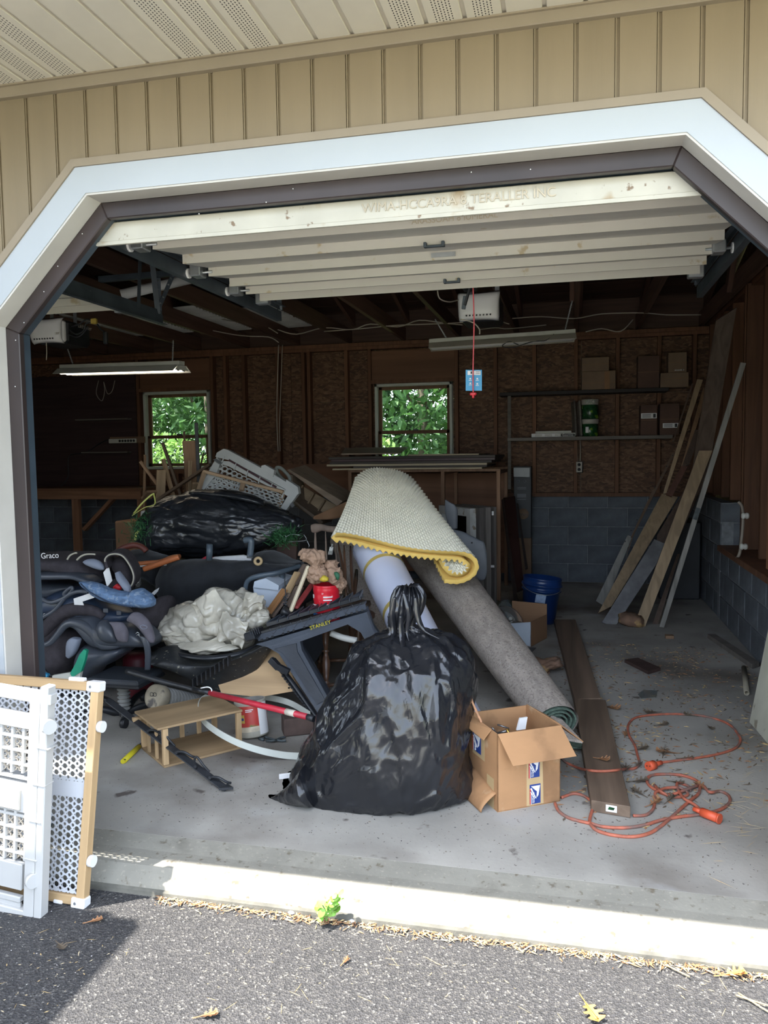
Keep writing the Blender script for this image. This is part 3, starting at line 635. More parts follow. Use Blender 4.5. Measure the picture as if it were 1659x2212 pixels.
# shop lights
LIT = newmat('lit_tube'); LIT[2].inputs['Emission Color'].default_value = (1.0, .86, .68, 1); LIT[2].inputs['Emission Strength'].default_value = 3.4; LIT = LIT[0]
TUBE = mat('unlit_tube', (.7, .7, .7), .3, .03); HOOD = mat('lamp_hood', (.50, .50, .46), .5, .08); HOODD = mat('lamp_hood_shade', (.36, .33, .28), .5, .1)
def chain(name, a, b_, parent, n=14, r=.0022, lk=.011):
    a, b_ = V(a), V(b_); vs = []; fs = []
    for i in range(n):
        c = a+(b_-a)*((i+.5)/n); d = (b_-a).normalized(); s = d.orthogonal().normalized()
        if i % 2: s = d.cross(s)
        L = (b_-a).length/n*.62; pts = [c+d*(L*cos(t*pi/4))+s*(lk*.5*sin(t*pi/4)) for t in range(8)]
        v, f = tubem(pts, r, 4, True); o = len(vs); vs += v; fs += [tuple(x+o for x in g) for g in f]
    return mk(name, vs, fs, STEEL, parent)
def shop_light(a, b_, lit, label, hang):
    a, b_ = V(a), V(b_); L = (b_-a).length; d = (b_-a).normalized(); t = thing('shop_light', label, 'lamp', (a+b_)/2, 'hanging two-tube shop lights')
    M = frame(d).to_4x4(); mw = Matrix.Translation((a+b_)/2) @ M; up = M.to_3x3() @ V((0, 1, 0)); side = M.to_3x3() @ V((1, 0, 0))
    vs, fs = bev(boxv(.07, .035, L), BOXF, .003); mk('ballast_channel', vs, fs, HOOD, t, mw=Matrix.Translation(up*.055) @ mw)
    hp = [(-.11, -.012), (-.055, .036), (.055, .036), (.11, -.012), (.108, -.016), (.052, .031), (-.052, .031), (-.108, -.016)]
    slab('reflector_hood', [a+side*x+up*y for x, y in hp], d*L, HOODD if not lit else HOOD, t)
    for s in (-1, 1):
        rod('lamp_tube', a+d*.02+side*.033*s+up*.0, b_-d*.02+side*.033*s, .0155, LIT if lit else TUBE, t)
        for e in (a+d*.012, b_-d*.012): o = e+side*.033*s; rod('tube_socket', o+up*.02-up*.03, o+up*.03, .012, BLACK if lit else HOOD, t, seg=8)
    for e in (a, b_): slab('end_plate', [e+side*x+up*y for x, y in ((-.085, -.004), (-.045, .034), (.045, .034), (.085, -.004))], d*(.004 if e == a else -.004), HOOD, t)
    for p, q in hang: chain('hanging_chain', p, q, t, n=22)
    return t
a, b_ = at(928, 752, 6.65), at(1243, 731, 6.75)
shop_light(a, b_, False, 'unlit white shop light on chains left of the shelf boxes', [(a+(b_-a)*.12+V((0, 0, .07)), at(940, 690, 6.7)), (a+(b_-a)*.93+V((0, 0, .07)), at(1236, 650, 6.6))])
tube('power_cord', [at(1120, 745, 6.62), at(1100, 738, 6.6), at(1085, 748, 6.6), at(1110, 750, 6.62), at(1150, 738, 6.62), at(1180, 735, 6.62), at(1196, 722, 6.7)], .004, BLACK, bpy.data.objects['shop_light'])
a, b_ = at(135, 806, 6.35), at(393, 799, 6.0)
l2 = shop_light(a, b_, True, 'lit shop light glowing above the left window wall', [(a+(b_-a)*.1+V((0, 0, .07)), at(143, 745, 6.3)), (a+(b_-a)*.93+V((0, 0, .07)), at(374, 735, 6.05))])
# loose wires stapled along the joists
wr = thing('wiring_run', 'pale electric cables sagging along under the joists', 'cable', at(900, 700, 7.6))
for pts in (((600, 712), (640, 722), (700, 708), (760, 712), (800, 700), (860, 706), (905, 692), (960, 698), (1000, 702)), ((700, 716), (780, 710), (850, 703), (930, 700), (1010, 696), (1060, 690), (1100, 700)), ((1105, 688), (1170, 684), (1240, 688), (1300, 678), (1385, 676), (1440, 680), (1515, 680)), ((1035, 712), (1070, 708), (1100, 710), (1180, 702)), ((1265, 717), (1300, 710), (1340, 716), (1368, 690)), ((420, 640), (440, 662), (480, 690), (560, 700), (600, 720)), ((400, 700), (450, 712), (520, 725), (580, 728), (602, 740))):
    tube('cable', [at(x, y, 7.6) for x, y in pts], .0055, WIREW, wr, n=4, seg=6)
tube('cable', [at(602, 745, 8.42), at(600, 800, 8.44), at(598, 900, 8.44), at(601, 975, 8.44)], .006, WIREW, wr); tube('cable', [at(610, 745, 8.42), at(607, 830, 8.44), at(604, 920, 8.44), at(605, 975, 8.44)], .005, WIREW, wr)
tube('cable', [at(945, 628, 4.6), at(950, 645, 4.6), at(970, 652, 4.7), at(990, 648, 4.9)], .004, WIREW, wr)
tube('cable', [at(995, 690, 4.95), at(1020, 696, 4.95), at(1035, 710, 4.95), at(1036, 722, 4.95)], .004, WIREW, wr)
tube('cable', [at(100, 740, 4.9), at(101, 760, 4.9), at(100, 778, 4.9)], .003, WIREW, wr)
bcd = thing('opener_cords', 'tangled black cords and yellow tag between the left opener and a joist', 'cable', at(180, 700, 5.3))
for pts in (((150, 712), (165, 722), (180, 715), (185, 700), (200, 695)), ((155, 705), (172, 700), (186, 690), (198, 692)), ((148, 722), (165, 728), (178, 722), (190, 705)), ((210, 700), (218, 712), (226, 718), (228, 740))):
    tube('cord', [at(x, y, 5.2) for x, y in pts], .006, BLACK, bcd, seg=6)
box('plug_block', at(228, 730, 5.2), (.03, .03, .09), BLACK, bcd, b=.006); box('yellow_connector', at(203, 694, 5.18), (.045, .03, .04), mat('dull_yellow', (.45, .33, .06), .6), bcd, b=.006)
# stored corrugated sheets and pipe on the joists
CORR = mat('corrugated_white', (.62, .63, .62), .5, .15, 4, bump=.1)
for nm, (x0, x1, y0, y1, z) in (('near', (-4.05, -3.45, 6.9, 8.3, 2.775)), ('far', (-3.35, -2.75, 7.1, 8.3, 2.775)), ('low', (-5.5, -4.15, 6.6, 8.3, 2.775))):
    o = grid('corrugated_sheet', lambda u, v: V((x0+(x1-x0)*u, y0+(y1-y0)*v, z+.010*sin(v*(y1-y0)/.07*2*pi)+.02*u)), 4, int((y1-y0)/.07*6), CORR, None, thick=.003)
    tag(o, {'near': 'white corrugated sheets stored over the joists, the middle stack', 'far': 'short white corrugated sheet over the joists nearest the opening centre', 'low': 'white corrugated sheet over the joists farthest left'}[nm], 'roofing sheet', 'corrugated sheets stored overhead')
tag(rod('pipe', at(262, 637, 4.9), at(420, 600, 5.1), .035, CORR, None), 'pale pipe lying overhead behind the perforated hanger', 'pipe')

# ================= back wall things =================
SHW = wood('grey_shelf_wood', (.15, .135, .12), axis='X'); SHD = wood('dark_shelf_wood', (.035, .03, .03), axis='X')
WB = BY-.09
def shelf(z, x0, x1, m, d, label, t=.035):
    s = thing('wall_shelf', label, 'shelf', ((x0+x1)/2, WB, z), 'plank shelves on the back wall')
    box('shelf_board', ((x0+x1)/2, WB-d/2-.001, z-t/2), (x1-x0, d, t), m, s, b=.003)
    return s
Z1, Z2 = 1.995, 1.53
s1 = shelf(Z1, -.72, .93, SHD, .24, 'dark upper plank shelf carrying brown boxes')
s2 = shelf(Z2, -.64, .97, SHW, .26, 'grey lower plank shelf carrying the green jars')
for x in (-.62,): beam('upright', (x, WB-.23, 1.0), (x, WB-.23, Z1-.036), .035, .02, SHW, s2)
def px_box(name, x0, y0, x1, y1, Y, d, m, label, cat='box', group=None, rot=0, tape=None, lab=None, seam=True):
    A, B = at(x0, y1, Y), at(x1, y0, Y); c = (A+B)/2+V((0, d/2, 0)); w_, h_ = B.x-A.x, B.z-A.z
    t = thing(name, label, cat, c-V((0, 0, h_/2)), group); t.rotation_euler = (0, 0, 0)
    from mathutils import Euler
    R = Euler((0, rot, 0)).to_matrix().to_4x4()
    bb = box('box_body', c, (w_, d, h_), m, t, rot=(0, rot, 0), b=.003)
    if seam: box('flap_seam', c+V((0, -d/2-.0008, h_*.0)), (w_*.98, .0012, .002), CARDD, t, rot=(0, rot, 0))
    if lab: lx, lz, lw_, lh = lab; q = c+R.to_3x3() @ V((w_*(lx-.5), -d/2-.0012, h_*(lz-.5))); box('shipping_label', q, (w_*lw_, .001, h_*lh), PAPER, t, rot=(0, rot, 0)); box('label_print', q+V((w_*lw_*.28, -.001, 0)), (w_*lw_*.2, .0008, h_*lh*.7), INK, t, rot=(0, rot, 0)); box('label_print', q+V((-w_*lw_*.15, -.001, h_*lh*.1)), (w_*lw_*.5, .0008, h_*lh*.12), INK, t, rot=(0, rot, 0))
    return t
GB = 'cardboard boxes on the wall shelves'; CBX = mat('shelf_box_card', (.20, .135, .09), .85, .12, 5); CBD = mat('dark_shelf_box', (.105, .06, .045), .85, .15, 5)
yS = WB-.21
def on(x0, y0, x1, z, Y):   # height of a pixel row above a shelf
    return at((x0+x1)/2, y0, Y).z
zpx = lambda x, z, Y: None
def shelf_box(x0, x1, ytop, zb, Y, d, m, label, **k):
    A, B = at(x0, ytop, Y), at(x1, ytop, Y); h_ = A.z-zb; w_ = B.x-A.x; c = V(((A.x+B.x)/2, Y+d/2, zb+h_/2+.0005))
    t = thing('cardboard_box', label, 'box', c-V((0, 0, h_/2)), GB); box('box_body', c, (w_, d, h_), m, t, b=.003)
    box('flap_seam', c+V((0, -d/2-.0008, k.get('seam', 0)*h_)), (w_*.98, .0012, .003), CARDD, t)
    if k.get('tab'): box('tape_strip', c+V((w_*k['tab'], -d/2-.0010, 0)), (.05, .001, h_*.96), CARDD, t)
    if k.get('lab'):
        lx, lz, lw_, lh = k['lab']; q = c+V((w_*(lx-.5), -d/2-.0012, h_*(lz-.5))); box('shipping_label', q, (w_*lw_, .001, h_*lh), PAPER, t); box('label_print', q+V((w_*lw_*.35, -.001, 0)), (w_*lw_*.16, .0008, h_*lh*.75), INK, t)
        for j in (-.25, .0, .25): box('label_print', q+V((-w_*lw_*.15, -.001, h_*lh*j)), (w_*lw_*.55, .0008, h_*lh*.1), INK, t)
    return h_
h1 = shelf_box(1257, 1330, 803, Z1, yS, .2, CBX, 'wide low brown box under another box on the upper shelf', seam=-.12, tab=.25)
shelf_box(1257, 1316, 773, Z1+h1+.001, yS+.01, .18, CBX, 'small brown box stacked on the wide low one on the upper shelf')
shelf_box(1378, 1425, 769, Z1, yS+.03, .16, CBD, 'tall dark brown box upright in the middle of the upper shelf')
h2 = shelf_box(1427, 1488, 806, Z1, yS, .2, CBX, 'plain brown box at the right end of the upper shelf', seam=.1)
shelf_box(1444, 1484, 762, Z1+h2+.001, yS+.02, .16, CBX, 'small brown box on top of the right end box', lab=(.6, .12, .5, .05))
shelf_box(1384, 1420, 875, Z2, yS, .2, CBD, 'upright brown box with white label across its upper part', lab=(.5, .64, .95, .17))
shelf_box(1426, 1468, 872, Z2, yS+.01, .19, CBD, 'upright brown box with white label across its lower part', lab=(.55, .3, .8, .15))
# green jars
GRN = mat('green_label', (.012, .06, .022), .25, .4, 30, spots=[((.18, .35, .03), 20, .58, .66)]); CRM = mat('cream_lid', (.42, .40, .36), .5, .06)
h_ = (at(1275, 862, yS).z-Z2)
for k_, (zb, hh, lb) in enumerate(((Z2, h_*.47, 'lower dark green jar with cream lid on the grey shelf'), (Z2+h_*.47+.001, h_*.53, 'upper dark green jar with cream lid stacked on its twin'))):
    t = thing('supplement_jar', lb, 'jar', (at(1275, 900, yS).x, yS+.09, zb), 'stacked green jars')
    lathe('jar_body', [(.078, 0), (.083, .005), (.083, hh*.68), (.07, hh*.74)], GRN, t.location, t); lathe('jar_lid', [(.076, hh*.72), (.083, hh*.74), (.085, hh*.97), (.08, hh*1.0), (0, hh)], CRM, t.location, t)
    text('lettering', 'PRO', .05, GRN if k_ else PAPER, V(t.location)+V((0, -.0865, hh*.85)), (1, 0, 0), (0, 0, 1), t) if k_ else box('label_panel', V(t.location)+V((-.03, -.0815, hh*.38)), (.03, .006, .06), PAPER, t)
t = thing('flat_carton', 'long flat white printed carton on the grey shelf', 'box', at(1195, 947, yS)); a, b_ = at(1148, 937, yS), at(1243, 937, yS); hh = a.z-Z2
box('carton_body', ((a.x+b_.x)/2, yS+.1, Z2+hh/2+.001), (b_.x-a.x, .2, hh), PAPER, t, b=.002); box('dark_panel', (b_.x-.075, yS-.001, Z2+hh/2), (.14, .0014, hh*.7), INK, t)
text('lettering', 'Gourmia', .03, PAPER, (b_.x-.075, yS-.003, Z2+hh/2), (1, 0, 0), (0, 0, 1), t)
for k in range(3):
    for j in range(3): box('print_line', (a.x+.07+k*.1, yS-.0008, Z2+hh*(.3+.2*j)), (.07, .001, .004), HOODD, t)
tag(box('flat_tray', ((a.x+b_.x)/2-.0, yS+.11, Z2+hh+.014), (.36, .2, .022), HOOD, b=.004), 'thin grey tray lying on the flat white carton', 'tray')
for k, x in enumerate((1238, 1247)): p_ = at(x, 915, yS); tag(beam('thin_board', V((p_.x+.02+k*.01, yS+.07, Z2+.002)), V((p_.x-.0+k*.01, yS+.14, Z2+.36)), .02, .10, SHW, b=.002, roll=0), ['thin grey slat leaning by the jars, outer one', 'thin grey slat leaning against the jars'][k], 'board')
# outlet
t = thing('wall_outlet', 'grey duplex outlet with black box on the strand board', 'outlet', at(1251, 1009, WB)); p_ = at(1251, 1009, WB)
box('outlet_box', p_+V((0, .04, 0)), (.075, .07, .12), BLACK, t, b=.005); box('cover_plate', p_+V((0, -.001, 0)), (.06, .006, .11), HOODD, t, b=.003)
for dz in (-.025, .025): lathe('socket_face', [(.016, 0), (.016, .004), (0, .004)], BLACK, p_+V((0, -.004, dz)), t, axis=V((0, -1, 0)), seg=12)
for e in (-.012, .008): tube('supply_cable', [p_+V((e, .03, .06)), p_+V((e*1.5, .035, .2)), p_+V((e-.01, .04, .5))], .004, WIREW, t)
# power strip + small shelves + hanging cords on dark panel
PANY = BY-.104
t = thing('power_strip', 'white multi-socket power strip on the dark panel left of the window', 'power strip', at(268, 953, PANY)); a, b_ = at(236, 953, PANY-.02), at(303, 950, PANY-.02)
box('backer_board', ((a.x+b_.x)/2+.03, PANY-.008, a.z+.01), (b_.x-a.x+.05, .015, .075), wood('backer_wood', (.22, .14, .09), axis='X'), t)
st = box('strip_body', ((a.x+b_.x)/2-.02, PANY-.03, a.z), (b_.x-a.x-.05, .03, .052), HOOD, t, b=.006)
for k in range(6): lathe('socket', [(.015, 0), (.015, .003), (0, .003)], BLACK, V((b_.x-.07-k*.037, PANY-.0455, a.z)), t, axis=V((0, -1, 0)), seg=12)
tube('strip_cord', [V((a.x, PANY-.03, a.z+.02)), at(215, 958, PANY-.02), at(185, 978, PANY-.02), at(150, 985, PANY-.02), at(147, 1030, PANY-.02), at(130, 1052, PANY-.02)], .006, BLACK, t)
for k, (x0, x1, y, lb) in enumerate(((172, 286, 908, 'narrow ledge high on the dark panel left of the window'), (185, 285, 978, 'narrow ledge below the power strip on the dark panel'))):
    a, b_ = at(x0, y, PANY), at(x1, y, PANY); tag(box('narrow_ledge', ((a.x+b_.x)/2, PANY-.05, a.z), (b_.x-a.x, .09, .018), SHW, b=.003), lb, 'shelf', 'narrow ledges on the dark panel')
t = tag(tube('hanging_cord', [at(213, 822, PANY-.05), at(208, 850, PANY-.05), at(220, 866, PANY-.05), at(226, 845, PANY-.05), at(224, 825, PANY-.05), at(232, 850, PANY-.05), at(242, 845, PANY-.05), at(248, 822, PANY-.05)], .004, HOODD, None), 'looped pale cord hanging below the lit lamp', 'cord')
# workbench at left rear
WBN = wood('bench_wood', (.26, .135, .08)); wb_ = thing('workbench', 'rough brown workbench frame below the dark panel', 'workbench', at(180, 1180, 7.7))
BYF = 7.75; z_t = at(150, 1064, BYF).z; xr = at(306, 1066, BYF).x
box('bench_top', ((-7.2+xr)/2, (BYF+BY)/2-.05, z_t+.03), (xr+7.2, BY-BYF-.1, .03), PLYW, wb_); beam('front_rail', (-7.2, BYF, z_t-.03), (xr, BYF, z_t-.03), .09, .04, WBN, wb_, roll=pi/2)
for px in (160, 302): x = at(px, 1100, BYF).x; beam('leg', (x, BYF+.045, 0), (x, BYF+.045, z_t-.02), .088, .05, WBN, wb_)
x = at(172, 1100, BYF).x; beam('brace', (x+.02, BYF+.05, z_t-.42), (x+.42, BYF+.05, z_t-.05), .07, .04, WBN, wb_)
# centre rack with stacked boards
RK = 7.35; rk = thing('storage_rack', 'thin wooden frame rack under the stacked panels below the centre window', 'rack', at(920, 1300, RK)); RW = wood('rack_wood', (.24, .14, .085))
xl, xm, xr = at(757, 1020, RK).x, at(957, 1020, RK).x, at(1077, 1020, RK).x; zt = at(900, 1014, RK).z
for x in (xl, xm, xr):
    beam('upright', (x, RK, 0), (x, RK, zt-.02), .035, .05, RW, rk); beam('upright', (x, 8.2, 0), (x, 8.2, zt-.02), .035, .05, RW, rk); beam('cross_rail', (x, RK, zt-.035), (x, 8.22, zt-.035), .03, .03, RW, rk)
box('front_rail', ((xl+xr)/2, RK, zt-.012), (xr-xl+.04, .05, .024), RW, rk, b=.002); box('back_rail', ((xl+xr)/2, 8.2, zt-.012), (xr-xl+.04, .05, .024), RW, rk); box('back_panel', ((xl+xr)/2, 8.24, zt*.5+.03), (xr-xl, .01, zt*.85), PLYW, rk)
PAL = wood('pale_ply_edge', (.40, .34, .24), axis='X'); DRK = wood('dark_panel_sheet', (.07, .06, .055), axis='X'); MAR = mat('maroon_panel', (.06, .03, .035), .5)
z = zt+.001
for i, (x0, x1, th, m, lb) in enumerate(((716, 1040, .016, PAL, 'lowest thin pale plywood sheet of the stacked panels'), (760, 1050, .018, DRK, 'second dark sheet up in the stacked panels'), (703, 1050, .02, PAL, 'longest pale-edged sheet in the stacked panels, third up'), (712, 1062, .022, DRK, 'dark sheet above the longest pale-edged one'), (712, 1068, .022, MAR, 'maroon-edged sheet near the top of the stacked panels'), (708, 1070, .024, DRK, 'dark sheet topmost of the full-width stacked panels'), (880, 1035, .014, PAL, 'short pale strip of wood on the right of the stacked panels'))):
    a, b_ = at(x0, 1000, RK-.08), at(x1, 1000, RK-.08)
    tag(box('stacked_sheet', ((a.x+b_.x)/2, RK+.42+rs.uniform(-.02, .02), z+th/2), (b_.x-a.x, .96, th), m, b=.002, rot=(0, 0, rs.uniform(-.01, .01))), lb, 'board', 'panels stacked below the centre window'); z += th+.001
P_ = [at(737, 972, RK-.1), at(862, 968, RK-.1), at(880, 951, 8.0), at(745, 957, 8.0)]
P_ = [V((p.x, p.y, z+.004+(.06 if i > 1 else 0))) for i, p in enumerate(P_)]
tag(slab('plywood_offcut', P_, (0, 0, .012), wood('grey_ply', (.22, .17, .13), axis='X')), 'grey-brown plywood offcut lying tilted on top of the stack', 'board')
# ================= the heap =================
def A3(t): return at(*t)
def bm_(name, a, b_, w, t, m, parent=None, **k): return beam(name, A3(a), A3(b_), w, t, m, parent, **k)
def hit(px, py, p0, n):
    r = ray(px, py); t = (V(p0)-CAM).dot(n)/r.dot(n); return CAM+r*t
def Z(zx, zy, ox, oy, sc): return (ox+zx/sc, oy+zy/sc)
def bagmat(name, col, rough, tr=0.0, st=(1, 1, .45), k=1.0):
    m = mat(name, col, rough, .25, 5, spec=.6, trans=tr); t = m.node_tree; N, L = t.nodes, t.links; p = N['Principled BSDF']
    tc = N.new('ShaderNodeTexCoord'); mp = N.new('ShaderNodeMapping'); mp.inputs['Scale'].default_value = st; L.new(tc.outputs['Object'], mp.inputs[0]); nz = N.new('ShaderNodeTexNoise'); nz.inputs['Scale'].default_value = 7; L.new(mp.outputs[0], nz.inputs['Vector'])
    ad = N.new('ShaderNodeVectorMath'); ad.operation = 'MULTIPLY_ADD'; L.new(nz.outputs['Color'], ad.inputs[0]); ad.inputs[1].default_value = (.16, .16, .16); L.new(mp.outputs[0], ad.inputs[2]); prev = None
    for sc_, dist in ((16, .014), (42, .005)):
        vo = N.new('ShaderNodeTexVoronoi'); vo.inputs['Scale'].default_value = sc_; L.new(ad.outputs[0], vo.inputs['Vector']); bp = N.new('ShaderNodeBump'); bp.inputs['Strength'].default_value = .6*k; bp.inputs['Distance'].default_value = dist; L.new(vo.outputs['Distance'], bp.inputs['Height'])
        if prev: L.new(prev.outputs[0], bp.inputs['Normal'])
        prev = bp
    L.new(prev.outputs[0], p.inputs['Normal']); return m
BAG = bagmat('bin_liner', (.012, .013, .016), .2, 0, (1, 1, .45), .5)
# --- big black bag in front
rows = [((864, 1273), (900, 1273), .05), ((853, 1292), (908, 1290), .09), ((848, 1325), (906, 1318), .11), ((843, 1352), (893, 1350), .10), ((838, 1368), (925, 1364), .13),
        ((792, 1382), (958, 1380), .24), ((768, 1396), (990, 1398), .34), ((756, 1420), (1006, 1420), .42), ((742, 1450), (1014, 1446), .48), ((716, 1500), (1015, 1495), .54), ((690, 1555), (1012, 1550), .58), ((668, 1600), (1008, 1600), .60), ((648, 1650), (1006, 1650), .60), ((632, 1685), (1014, 1684), .56), ((622, 1702), (1018, 1704), .50)]
bag = thing('rubbish_bag', 'large full black rubbish bag with tied top, standing in front beside the carton', 'bag', (-.78, 3.12, 0))
body('bag_body', sil(3.10, rows), BAG, bag, n=12, seg=240, ex=2.3, wr=.007, wf=6.5, seed=3, floor=.003, aniso=(1, 1, .6), ends=.1, cr=.026, cs=5.5, fold=lambda s_, a_: .010*sin(a_*17+2*sin(a_*3))*max(0, 1-s_*2.6)+.007*sin(a_*9+3*sin(a_*2)+s_*4)*max(0, 1-abs(s_-.45)*3))
cor = [(at(x0, y0, 2.90), at(x1, y1, 2.92), th) for x0, y0, x1, y1, th in ((585, 1735, 583, 1732, .01), (600, 1736, 597, 1723, .06), (622, 1737, 616, 1708, .12), (648, 1737, 636, 1686, .20), (690, 1736, 662, 1650, .30))]
body('bag_corner', cor, BAG, bag, n=10, seg=40, wr=.002, wf=14, floor=.002, cr=.006, cs=14, ends=.05)
for k, (p, r) in enumerate(((((853, 1290), (848, 1330), (850, 1365), (846, 1400), (856, 1440)), .016), (((872, 1280), (884, 1325), (880, 1370), (898, 1412)), .015), (((898, 1290), (903, 1335), (918, 1362), (950, 1380)), .015), (((866, 1330), (868, 1375), (876, 1415), (892, 1440)), .015))):
    vs_ = [at(x, y, 3.035-.01*k-(.05 if y > 1380 else 0)) for x, y in p]; tube('gathered_fold', vs_, [r*.5, r, r*.8, r*.3, r*.1], BAG, bag, n=8, seg=12, flat=.5)
# --- carton
c0, c1, c3 = onz(1075, 1755), onz(1210, 1731), onz(1028, 1692)
ex_ = (c1-c0).normalized(); WD = (c1-c0).length; ey = V((-ex_.y, ex_.x, 0)); DP = .27
HT = at(1070, 1586, c0.y).z
cx_ = thing('cardboard_carton', 'open brown postal carton full of hardware, right of the large black bag', 'box', c0)
BX = mat('carton_brown', (.40, .215, .10), .8, .09, 5, st=(1, 1, 2), bump=.15, bsc=30, spots=[((.28, .15, .07), 4, .55, .62), ((.46, .30, .17), 9, .64, .7)])
T_ = .004
def wallq(name, a, b_, h0, h1, m=BX):
    n = V(((b_-a).y, -(b_-a).x, 0)).normalized(); return slab(name, [a+V((0, 0, h0)), b_+V((0, 0, h0)), b_+V((0, 0, h1)), a+V((0, 0, h1))], -n*T_, m, cx_)
P0, P1, P2, P3 = c0, c0+ex_*WD, c0+ex_*WD+ey*DP, c0+ey*DP
wallq('front_wall', P0, P1, .002, HT); wallq('right_wall', P1, P2, .002, HT); wallq('back_wall', P2, P3, .002, HT); wallq('left_wall', P3, P0, .002, HT)
slab('bottom', [P0, P1, P2, P3], (0, 0, .004), BX, cx_)
nf = V((ex_.y, -ex_.x, 0)); U = V((0, 0, 1))
f0, f1 = P0+U*HT, P1+U*HT
fo = [f0, f1, f1+nf*.065-U*.105+ex_*.03, f0+nf*.065-U*.105+ex_*.03]
slab('front_flap', fo, nf*.004+U*.002, BX, cx_)
for t_ in (.18, .36, .60, .82): pass
g0, g1 = P1+U*HT, P2+U*HT
slab('right_flap', [g0, g1, g1+ex_*.10-U*.06+ey*.0, g0+ex_*.13-U*.10+ey*.04], ex_*.002+U*.004, BX, cx_)
h0_, h1_ = P0+U*HT, P3+U*HT
slab('left_flap', [h0_+ey*.05, h1_, h1_-ex_*.045-U*.02, h0_-ex_*.02-U*.05+ey*.08], (0, 0, .004), BX, cx_)
gd = lambda u, v: P3*(1-u)+P0*u+ey*(-.0)+U*(.002+.10*v)-ex_*(.055*sin(v*pi*.55)*(.4+.6*(1-u)))+ex_*.0
grid('torn_bottom_flap', lambda u, v: (P3*.8+P0*.2)*(1-u)+(P3*.05+P0*.95)*u+U*(.004+.095*v*(1-.3*u))-ex_*(.065*cos(v*pi/2)), 8, 8, BX, cx_, thick=.003)
TAPE = mat('clear_tape', (.50, .36, .19), .3, .06, 10)
PB = mat('postal_blue', (.02, .05, .22), .4, .05); PR = mat('postal_red', (.5, .04, .03), .4, .05)
fp = lambda x, z, o=.0006: P0+ex_*x+U*z+nf*o
slab('tape_strip', [fp(.125, .005), fp(.20, .005), fp(.195, HT-.13), fp(.125, HT-.13)], nf*.0006, TAPE, cx_)
def emblem(o, u, v, W_, H_, nn, parent):
    """blue postal label with a white swept eagle-head emblem"""
    u, v, nn = u.normalized(), v.normalized(), nn.normalized(); P = lambda x, y, d=0: o+u*(x*W_)+v*(y*H_)+nn*(.0004+d)
    e = slab('postal_label', [P(0, 0), P(1, 0), P(1, 1), P(0, 1)], nn*.0006, PB, parent); w_ = .0012
    slab('emblem', [P(.12, .92, w_), P(.95, .92, w_), P(.80, .42, w_), P(.62, .30, w_), P(.66, .62, w_), P(.5, .70, w_)], nn*.0004, PAPER, e)
    slab('emblem', [P(.05, .80, w_), P(.16, .84, w_), P(.62, .26, w_), P(.52, .28, w_)], nn*.0004, PAPER, e); slab('emblem', [P(.05, .62, w_), P(.11, .66, w_), P(.48, .25, w_), P(.40, .27, w_)], nn*.0004, PAPER, e)
    slab('red_stripe', [P(0, 0, w_), P(.10, 0, w_), P(.10, .8, w_), P(0, .8, w_)], nn*.0003, PR, e); slab('white_stripe', [P(.10, 0, w_), P(.15, 0, w_), P(.15, .6, w_), P(.10, .6, w_)], nn*.0003, PAPER, e)
    text('lettering', 'UNITED STATES\nPOSTAL SERVICE', H_*.075, PAPER, P(.33, .32, w_), -v, u, e)
emblem(fp(.138, .010), ex_, U, .048, .078, nf, cx_); emblem(fp(.134, .115), ex_, U, .048, .078, nf, cx_)
sn = -ex_; sp_ = lambda y, z: P0+ey*y+U*z+sn*.0006
slab('tape_strip', [sp_(.03, .0), sp_(.09, .0), sp_(.09, .12), sp_(.03, .12)], sn*.0006, TAPE, cx_); slab('tape_strip', [sp_(.11, .16), sp_(.22, .16), sp_(.22, .26), sp_(.11, .26)], sn*.0006, TAPE, cx_)
emblem(sp_(.215, .175)+sn*.0008, -ey, U, .075, .075, sn, cx_)
HW = mat('hardware_steel', (.30, .29, .28), .35, .3, 30, metal=.8); BRASS = mat('brass', (.5, .33, .08), .3, .1, metal=.9)
hwf = grid('packing', lambda u, v: P0+ex_*(WD*(.03+.94*u))+ey*(DP*(.03+.94*v))+U*(HT-.12+.02*noise.noise(V((u*5, v*5, 2)))), 14, 14, mat('hardware_bits', (.10, .085, .07), .6, .5, 60, bump=.6), cx_)
rr = random.Random(11)
for k in range(34):
    c = P0+ex_*(WD*rr.uniform(.14, .86))+ey*(DP*rr.uniform(.15, .88))+U*rr.uniform(HT-.115, HT-.06); d = V((rr.uniform(-1, 1), rr.uniform(-1, 1), rr.uniform(-.3, .5))).normalized()*rr.uniform(.015, .032)
    fm, fn = rr.choice(((HW, 'steel'), (HW, 'steel'), (BLACK, 'black'), (BRASS, 'brass'))); tag(rod('metal_fitting', c-d, c+d, rr.choice((.003, .004, .006)), fm, None, seg=8), 'small %s rod fitting among those heaped in the open carton' % fn, 'hardware', fn+' fittings in the carton')
c = P0+ex_*.17+ey*.16+U*(HT-.06); tag(slab('plastic_piece', [c, c+ex_*.04, c+ex_*.055+U*.045+ey*.01, c+ex_*.02+U*.045+ey*.01], ey*.008, WPL), 'white plastic piece sticking up among the carton fittings', 'hardware')
tr = tag(tube('rope_end', [P3*.5+P0*.5+U*(HT+.002), P3*.6+P0*.4+U*(HT+.05)-ex_*.015, P3*.65+P0*.35+U*(HT+.10)-ex_*.03, P3*.6+P0*.4+U*(HT+.15)-ex_*.04], [.005, .006, .004, .007, .004], mat('rope_tan', (.42, .22, .12), .8, .3, 60, bump=.5)), 'frayed tan rope end standing up from the carton edge', 'rope')

